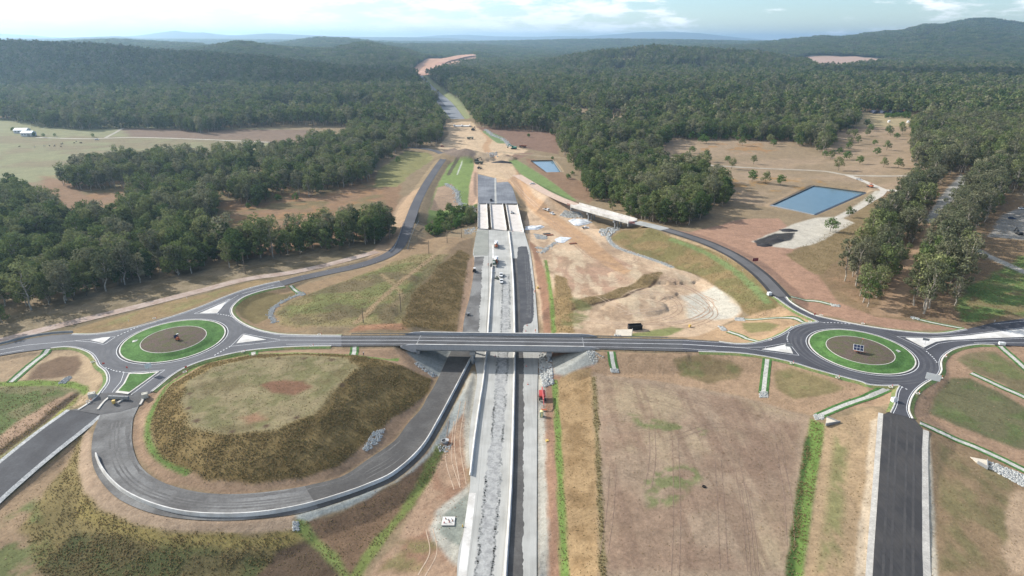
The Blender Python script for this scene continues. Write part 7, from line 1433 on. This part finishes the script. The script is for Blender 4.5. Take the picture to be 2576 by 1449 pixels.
# tyre, concrete pile cap
e = thing('old_tyre', (1771, 1225), 0, 'old black tyre lying alone on the brown field', 'tyre', None); n = 20; vs = []
for k in range(n):
    for j in range(8): a = 2 * math.pi * k / n; b = 2 * math.pi * j / 8; r = .45 + .16 * math.cos(b); vs.append((r * math.cos(a), r * math.sin(a), .16 + .16 * math.sin(b)))
MB().add(vs, [(k * 8 + j, ((k + 1) % n) * 8 + j, ((k + 1) % n) * 8 + (j + 1) % 8, k * 8 + (j + 1) % 8) for k in range(n) for j in range(8)]).build('tread', BLK, e, True)
e = thing('pipe_riser', (1118, 1112), 0, 'round grey concrete pit beside the loop ramp drain', 'pit', None); MB().lathe([(1.2, -.3), (1.2, .7), (.9, .7), (.9, .1), (0, .1)], 16).build('ring', M_concg, e); MB().box((.9, .2, .8), (1.1, 1.3, .12), ry=.3).build('lid', M_concw, e)
# ------------------------------------------------------------------ poles
def pole(px, h, label, z=None, arm=True):
    e = thing('power_pole', px, .3, label, 'pole', z, 'timber power poles'); MB().tube((0, 0, -.4), (0, 0, h), .19, .12, 8).build('shaft', TIM, e)
    if arm:
        MB().box((0, 0, h - .5), (2.2, .12, .14)).build('crossarm', TIM, e)
        for x in (-.95, 0, .95): MB().lathe([(.05, 0), (.08, .08), (.03, .22), (0, .24)], 6, (x, 0, h - .43)).build('insulator', GRY, e)
pole((914, 812), 7.5, 'bare timber pole casting a shadow at the overpass foot of the mound', arm=False); pole((1008.7, 785), 9.5, 'timber pole on the crest of the upper mound'); pole((1079, 638), 8.5, 'timber pole at the top end of the upper mound', arm=False); pole((1125, 611), 8, 'timber pole near the creek bushes', arm=False); pole((1161, 598), 7, 'timber pole left of the motorway near creek bridge', arm=False); pole((618, 690), 12.5, 'tall power pole in front of the left wood')
# ------------------------------------------------------------------ cones, rings, guide posts
cone_me = MB().lathe([(.30, .0), (.30, .05), (.20, .06), (.05, .85), (0, .86)], 10).mesh('body', mat('cone_orange', (236, 88, 58), .6, .3, .05)); band_me = MB().lathe([(.155, .36), (.10, .60)], 10).mesh('band', W_)
for i, (px, lab) in enumerate((((1325.9, 818.5), 'right of the barrier just above the overpass'), ((1322.8, 833), 'on the pale lane close above the overpass'), ((1328, 967), 'below the overpass shadow on the right lane'), ((1324, 921), 'inside the overpass shadow on the right lane'), ((1245.8, 896), 'under the overpass on the grey lane'), ((1326, 842), 'at the overpass edge on the right lane'), ((1311, 580), 'at the near end of the right bridge deck'), ((1290, 582), 'beside the barrier at the near bridge end'))):
    e = thing('traffic_cone', px, 0, 'orange traffic cone ' + lab, 'cone', .09 if px[1] < 590 else .02, 'orange cones on the motorway')
    for nm, me in (('body', cone_me), ('band', band_me)): o = bpy.data.objects.new(nm, me); COL.objects.link(o); o.parent = e
n = 18; ring_v = []
for k in range(n):
    for j in range(6): a = 2 * math.pi * k / n; b = 2 * math.pi * j / 6; r = .62 + .13 * math.cos(b); ring_v.append((r * math.cos(a), r * math.sin(a), .1 + .12 * math.sin(b)))
ring_me = MB().add(ring_v, [(k * 6 + j, ((k + 1) % n) * 6 + j, ((k + 1) % n) * 6 + (j + 1) % 6, k * 6 + (j + 1) % 6) for k in range(n) for j in range(6)]).mesh('collar', M_kerb); rpost_me = MB().tube((.75, .4, -.1), (.75, .4, .9), .09, n=6).mesh('marker_post', mat('cone_orange', (236, 88, 58)))
for px in ((388, 801), (233, 911), (465, 936), (611, 885), (783, 870.8), (222, 1010), (803, 841.8), (2066, 793), (1993, 823), (1938, 855), (2038, 809.3), (2171, 814), (1992, 914), (2107, 950), (2377, 897), (2367, 951), (2309, 990), (2241, 974)):
    e = thing('footing_collar', px, 0, 'white round footing collar with orange marker beside the %s roundabout kerb' % ('left' if px[0] < 1288 else 'right'), 'footing', ZR - .05, 'white footing collars along the kerbs')
    for nm, me in (('collar', ring_me), ('marker_post', rpost_me)): o = bpy.data.objects.new(nm, me); COL.objects.link(o); o.parent = e
gp_me = MB().box((0, 0, .5), (.14, .08, 1.1)).mesh('post', W_); gr_me = MB().box((0, -.045, .85), (.12, .02, .14)).mesh('reflector', RED)
for px in ((760, 697), (823, 682), (795, 698), (765, 704), (855, 676), (880, 668), (912, 669), (948, 662), (2502, 810), (470, 752), (324, 809), (1868, 682), (1830, 655), (1990, 760), (1925, 879)):
    e = thing('guide_post', px, 0, 'slim white guide post at the edge of ' + ('the north-west road' if px[0] > 700 and px[0] < 1000 else 'the left roundabout verge' if px[0] < 700 else 'the north-east road' if px[0] < 1992 else 'the right edge road'), 'post', None, 'white roadside guide posts')
    for nm, me in (('post', gp_me), ('reflector', gr_me)): o = bpy.data.objects.new(nm, me); COL.objects.link(o); o.parent = e
# ------------------------------------------------------------------ people in work clothes
def person(px, rz, label, z=None, bend=0.0, shirt=HIV):
    V = [(0, 0, .95), (0, 0, 1.2), (0, 0, 1.42), (0, 0, 1.55), (0, .02, 1.68), (.09, 0, .9), (.10, .02, .5), (.11, 0, .08), (.11, .12, .04), (-.09, 0, .9), (-.10, .05, .5), (-.11, -.02, .08), (-.11, .10, .04), (.2, 0, 1.40), (.27, .05, 1.13), (.25, .22, .95), (.24, .30, .90), (-.2, 0, 1.40), (-.27, .03, 1.13), (-.26, .16, .92), (-.25, .22, .87)]
    E_ = [(0, 1), (1, 2), (2, 3), (3, 4), (0, 5), (5, 6), (6, 7), (7, 8), (0, 9), (9, 10), (10, 11), (11, 12), (2, 13), (13, 14), (14, 15), (15, 16), (2, 17), (17, 18), (18, 19), (19, 20)]
    R_ = [.15, .15, .15, .06, .105, .09, .065, .05, .045, .09, .065, .05, .045, .07, .05, .04, .04, .07, .05, .04, .04]
    V = [(x, y + bend * max(0, z_ - .95), z_ - abs(bend) * .3 * max(0, z_ - .95)) for x, y, z_ in V]
    me = bpy.data.meshes.new('body'); me.from_pydata(V, E_, []); e = thing('person', px, rz, label, 'person', z, 'road workers in orange')
    for m in (shirt, mat('work_trousers', (52, 58, 78), .9, .1, .1)): me.materials.append(m)
    o = bpy.data.objects.new('body', me); COL.objects.link(o); o.parent = e; sk = o.modifiers.new('skin', 'SKIN'); sk.use_smooth_shade = True
    for i, r in enumerate(R_): me.skin_vertices[0].data[i].radius = (r, r * .8)
    me.skin_vertices[0].data[0].use_root = True; ss = o.modifiers.new('sub', 'SUBSURF'); ss.levels = ss.render_levels = 1
    MB().lathe([(.17, 1.70), (.13, 1.74), (.12, 1.82), (.0, 1.87)], 10, (0, .02 + bend * .75, -abs(bend) * .22)).build('helmet', W_, e)
person((1228, 668), 1.0, 'worker in orange shirt standing left of the slipform paver', .02); person((1239.5, 680), 2.0, 'worker in red shirt behind the slipform paver at the new barrier', .02, .5, RED); person((1347, 836), .4, 'worker in orange standing on the right lane above overpass', .02); person((1345, 737), 2.5, 'worker in orange at the right edge of upper motorway', .02); person((915, 896), 0, 'lone worker in dark clothes on top of the loop mound', None, 0, mat('work_trousers', (52, 58, 78)))
person((1246, 690), 2.6, 'worker bending over tools left of the white utes', .02, .6, mat('work_trousers', (52, 58, 78)))
# ------------------------------------------------------------------ heavy plant on the far site
def excavator(px, rz, label, m, z=None, s=1.0):
    e = thing('excavator', px, rz, label, 'excavator', z); e.scale = (s,) * 3
    for y in (-1.2, 1.2): MB().prism([(-2.1, .1), (2.1, .1), (2.4, .5), (2.1, .95), (-2.1, .95), (-2.4, .5)], 'y', y - .3, y + .3).build('crawler_track', BLK, e)
    MB().prism([(-2.4, 1.1), (1.6, 1.1), (1.6, 1.9), (-.2, 2.2), (-2.5, 2.2)], 'y', -1.3, 1.3).build('house', m, e); cb_ = MB().box((1.0, .85, 2.3), (1.5, .95, 1.5)).build('cab', m, e); MB().box((1.0, .85, 2.45), (1.54, .99, .8)).build('window', GLS, cb_)
    MB().box((3.0, -.1, 3.1), (4.2, .45, .6), ry=-.45).build('boom', m, e); MB().box((5.2, -.1, 2.8), (2.8, .35, .45), ry=1.1).build('stick', m, e); MB().box((5.7, -.1, 1.2), (1.0, 1.1, .9), taper=.7).build('bucket', DGR, e)
def dumper(px, rz, label, m, z=None):
    e = thing('dump_truck', px, rz, label, 'dump truck', z); MB().box((0, 0, 1.1), (8.4, 1.0, .5)).build('chassis', DGR, e)
    MB().box((3.3, 0, 2.1), (1.9, 2.4, 1.8), taper=.9).build('cab', m, e); MB().box((4.2, 0, 2.4), (.1, 2.0, .7)).build('windscreen', GLS, e)
    MB().prism([(-4.6, 1.9), (-4.0, 1.4), (1.7, 1.5), (2.2, 3.1), (-4.8, 2.9)], 'y', -1.4, 1.4).build('tipper_body', m, e); wheels(e, [(3.0, 1.2), (3.0, -1.2), (-1.2, 1.2), (-1.2, -1.2), (-3.0, 1.2), (-3.0, -1.2)], .8, .6)
excavator((1292.7, 375), 2.8, 'green excavator at the edge of the haul road junction', GRN, None, 1.4); dumper((1315, 371), 3.0, 'dark brown dump truck right of the green excavator', BRN); dumper((1183, 350), .1, 'khaki dump truck on the sand below the far motorway', TAN)
excavator((1190, 328), 1.2, 'dark excavator by the small far bridge', DGR, None, 1.2); dumper((1205, 413), -.3, 'dark dump truck left of the haul road, nearer of two', mat('plant_olive', (92, 96, 84), .6, .3)); excavator((1199, 405), .2, 'olive excavator behind the dark dump truck', mat('plant_olive', (92, 96, 84), .6, .3)); small_machine((1206, 425), .2, 'small dark roller on the sand left of the haul road', DGR, 'road_roller', 'machine', None, 1.4, DGR)
small_machine((2189, 471), 2.0, 'orange loader on the access road above the large pond', ORG, 'wheel_loader', 'machine', None, 1.5, ORG); excavator((2563, 590), 1.4, 'dark telehandler-like digger on the gravel yard at right edge', DGR, None, .9)
# small far bridge abutments
e = thing('bridge_abutments', (1165, 318), 0, 'white concrete bridge decks under construction at the far site', 'bridge')
for x in (-14, -2, 10): MB().box((x, 0, 1.6), (1.2, 15, 1.4), .06).build('barrier', M_concw, e)
for x in (-8, 4): MB().box((x, 0, .9), (10.2, 14, .5), .06).build('deck', M_concw, e)
# ------------------------------------------------------------------ sheeted basins, steel, stockpiles
def sheet(px, label, m, name='geotextile_sheet', cat='sheet', h=.5, seed=1):
    g = GL(px); c = sum(g, Vector()) / len(g); pl_ = np.array([tuple(v)[:2] for v in g]); x0, y0 = pl_.min(0); x1, y1 = pl_.max(0); n = 26; X, Y = np.meshgrid(np.linspace(x0, x1, n), np.linspace(y0, y1, n)); s_ = sdist(X, Y, pl_)
    Z = hz(X, Y) + .15 + h * fbm(X, Y, 3.5, 3, seed) * smooth(0, 2, -s_); vs = np.c_[X.ravel() - c.x, Y.ravel() - c.y, Z.ravel() - c.z].tolist(); ok = (s_ < .3); f = [(j * n + i, j * n + i + 1, (j + 1) * n + i + 1, (j + 1) * n + i) for j in range(n - 1) for i in range(n - 1) if ok[j, i] and ok[j + 1, i + 1]]
    o = MB().add(vs, f).build(name, m, None, True, tuple(c)); tag(o, label, cat)
M_geo = mat('geotextile_white', (228, 230, 232), .7, .3, .12, .8, rgb2=(182, 188, 192), scale2=.35)
sheet([(1429, 556), (1440, 551), (1478, 552), (1490, 560), (1470, 566), (1446, 568)], 'white sheeted sediment basin left of the side bridge', M_geo, h=1.4); sheet([(1322, 570), (1362, 567), (1370, 571), (1352, 578), (1320, 579)], 'white sheeted basin right of the motorway bridge', M_geo, h=1.2, seed=3); sheet([(1395, 603), (1410, 596), (1438, 598), (1416, 612), (1400, 610)], 'pale sheet and timber frame by the curved drain', M_geo, h=.4, seed=5)
M_tar = mat('profilings_black', (62, 60, 62), .9, .2, .3, 1.5)
for px, r, h, lab in (((1925, 617), 3.4, 1.4, 'small black heap at the front of the black stockpile area'), ((1951, 604), 4.0, 1.3, 'glossy black heap in the middle of the stockpile area'), ((1985, 580), 4.2, 1.4, 'long black heap behind the black stockpile area'), ((1262, 410), 8.0, 3.0, 'dark rubble heap right of the haul road north of the seal')):
    p_ = G(*px); mb = MB(); n = 20; vs = []
    for i in range(6):
        for k in range(n): a = 2 * math.pi * k / n; f_ = 1 - i / 6; vs.append((math.cos(a) * r * 1.5 * f_ * (.85 + .3 * random.random()), math.sin(a) * r * f_ * (.85 + .3 * random.random()), h * (1 - f_) - .1 + random.random() * .15))
    mb.add(vs, [(i * n + k, i * n + (k + 1) % n, (i + 1) * n + (k + 1) % n, (i + 1) * n + k) for i in range(5) for k in range(n)] + [tuple(5 * n + k for k in range(n))]); o = mb.build('stockpile', M_tar, None, True, tuple(p_)); tag(o, lab, 'stockpile')
for k, (px, lab) in enumerate((((1375, 589), 'flat stack of brown steel plates, left one, right of the motorway bridge'), ((1383, 592), 'flat stack of brown steel plates, right one, right of the motorway bridge'), ((1441, 613), 'rusty flat tray beside the site haul road'))):
    e = thing('steel_stack', px, .25, lab, 'steel stack'); [MB().box((random.random() * .2, 0, .1 + .16 * j), (5.0, 2.0, .12)).build('plate', BRN if k else DGR, e) for j in range(3)]
# ------------------------------------------------------------------ buildings
def shed(px, rz, d, wall, roof, label, name='farm_shed', pitch=.25, door=True):
    e = thing(name, px, rz, label, 'building', None, None, .15); L, Wd, h = d
    MB().box((0, 0, h / 2), (L, Wd, h)).build('wall', wall, e); r = Wd * pitch
    MB().prism([(-Wd / 2 - .4, h - .05), (Wd / 2 + .4, h - .05), (0, h + r)], 'x', -L / 2 - .4, L / 2 + .4).build('roof', roof, e)
    if door: MB().box((L * .2, -Wd / 2 - .03, h * .42), (L * .25, .06, h * .8)).build('door', GRY, e)
    for k in (-.35, -.1): w_ = MB().box((L * k, -Wd / 2 - .03, h * .55), (L * .1, .06, h * .3)).build('window', GLS, e)
ROOFW = mat('roof_white', (236, 240, 242), .5, .4, .05); WALLW = mat('wall_white', (214, 218, 222), .7, .3, .05); ROOFB = mat('roof_blue_grey', (120, 132, 156), .5, .4, .08); BRK = mat('brick_red', (168, 104, 82), .9, .1, .15)
shed((73, 342), 0.05, (14, 9, 4.6), WALLW, ROOFW, 'white metal farm shed in the left paddock, nearer one'); shed((57, 334), .1, (16, 10, 4.0), WALLW, ROOFW, 'pale roofed farmhouse behind the white shed in left paddock', 'farmhouse'); shed((2290, 280), 0, (24, 10, 3.4), BRK, ROOFB, 'low brick house with blue-grey roof behind the orchard', 'farmhouse'); shed((2336, 360), .5, (9, 8, 4.2), WALLW, ROOFW, 'white roofed shed among the gums at right of paddock')
for k, x in enumerate((2200, 2222, 2245, 2264)):
    p_ = G(x, 284 + .2 * k); e = tag(empty('shade_tunnel', tuple(p_), 1.4), ('first', 'second', 'third', 'fourth')[k] + ' dark shade tunnel from the left before the brick house', 'greenhouse', 'dark shade tunnels'); MB().prism([(5.0 * math.cos(a), 4.2 * math.sin(a)) for a in np.linspace(0, math.pi, 12)], 'x', -9, 9).build('cover', mat('shade_cloth', (70, 76, 92), .8, .2, .1), e); MB().box((-9.1, 0, 1.4), (.1, 2.4, 2.6)).build('door', BLK, e)
for px, lab in (((2236, 308), 'white round water tank in the middle of the homestead paddock'), ((2284, 309), 'white round water tank, left one near the right gums'), ((2293, 310), 'white round water tank, right one near the right gums')):
    e = thing('water_tank', px, 0, lab, 'tank'); MB().lathe([(1.9, -.1), (1.9, 2.6), (1.7, 2.8), (.3, 3.2), (.3, 3.4), (0, 3.4)], 16).build('shell', W_, e, False); MB().tube((1.95, 0, 0), (1.95, 0, 2.6), .08, n=6).build('pipe', GRY, e)
# ------------------------------------------------------------------ cattle
cow_me = None
def cow(px, rz, m, lab):
    e = thing('cow', px, rz, lab, 'cow', None, 'cattle in the left paddock'); V = [(0, 0, 1.05), (.55, 0, 1.1), (.85, 0, 1.25), (1.15, 0, 1.3), (1.4, 0, 1.15), (-.6, 0, 1.1), (.6, .2, .9), (.6, .2, .5), (.6, .2, .05), (.6, -.2, .9), (.62, -.2, .5), (.6, -.2, .05), (-.65, .2, .9), (-.58, .2, .55), (-.68, .2, .05), (-.65, -.2, .9), (-.6, -.2, .55), (-.68, -.2, .05), (-.9, 0, 1.05), (-.98, 0, .6)]
    E_ = [(0, 1), (1, 2), (2, 3), (3, 4), (0, 5), (1, 6), (6, 7), (7, 8), (1, 9), (9, 10), (10, 11), (5, 12), (12, 13), (13, 14), (5, 15), (15, 16), (16, 17), (5, 18), (18, 19)]; R_ = [.40, .38, .24, .17, .11, .36, .16, .09, .07, .16, .09, .07, .2, .1, .07, .2, .1, .07, .05, .03]
    me = bpy.data.meshes.new('body'); me.from_pydata(V, E_, []); me.materials.append(m); o = bpy.data.objects.new('body', me); COL.objects.link(o); o.parent = e; o.modifiers.new('skin', 'SKIN'); me.skin_vertices[0].data[0].use_root = True
    for i, r in enumerate(R_): me.skin_vertices[0].data[i].radius = (r, r)
    ss = o.modifiers.new('sub', 'SUBSURF'); ss.levels = ss.render_levels = 1
HD = mat('hide_dark', (62, 50, 44), .9, .1, .1); HW = mat('hide_pale', (214, 204, 190), .9, .1, .1)
for i, (x, y) in enumerate(((187, 361), (192, 357), (202, 360.5), (205, 360.8), (155, 364), (158, 362), (154, 370), (137, 369), (125, 368), (49, 370))): cow((x, y), random.random() * 6, HD, 'dark brown cow grazing in the left paddock')
for x, y in ((87, 371), (112, 368.5), (138, 366)): cow((x, y), random.random() * 6, HW, 'pale cow grazing in the left paddock')
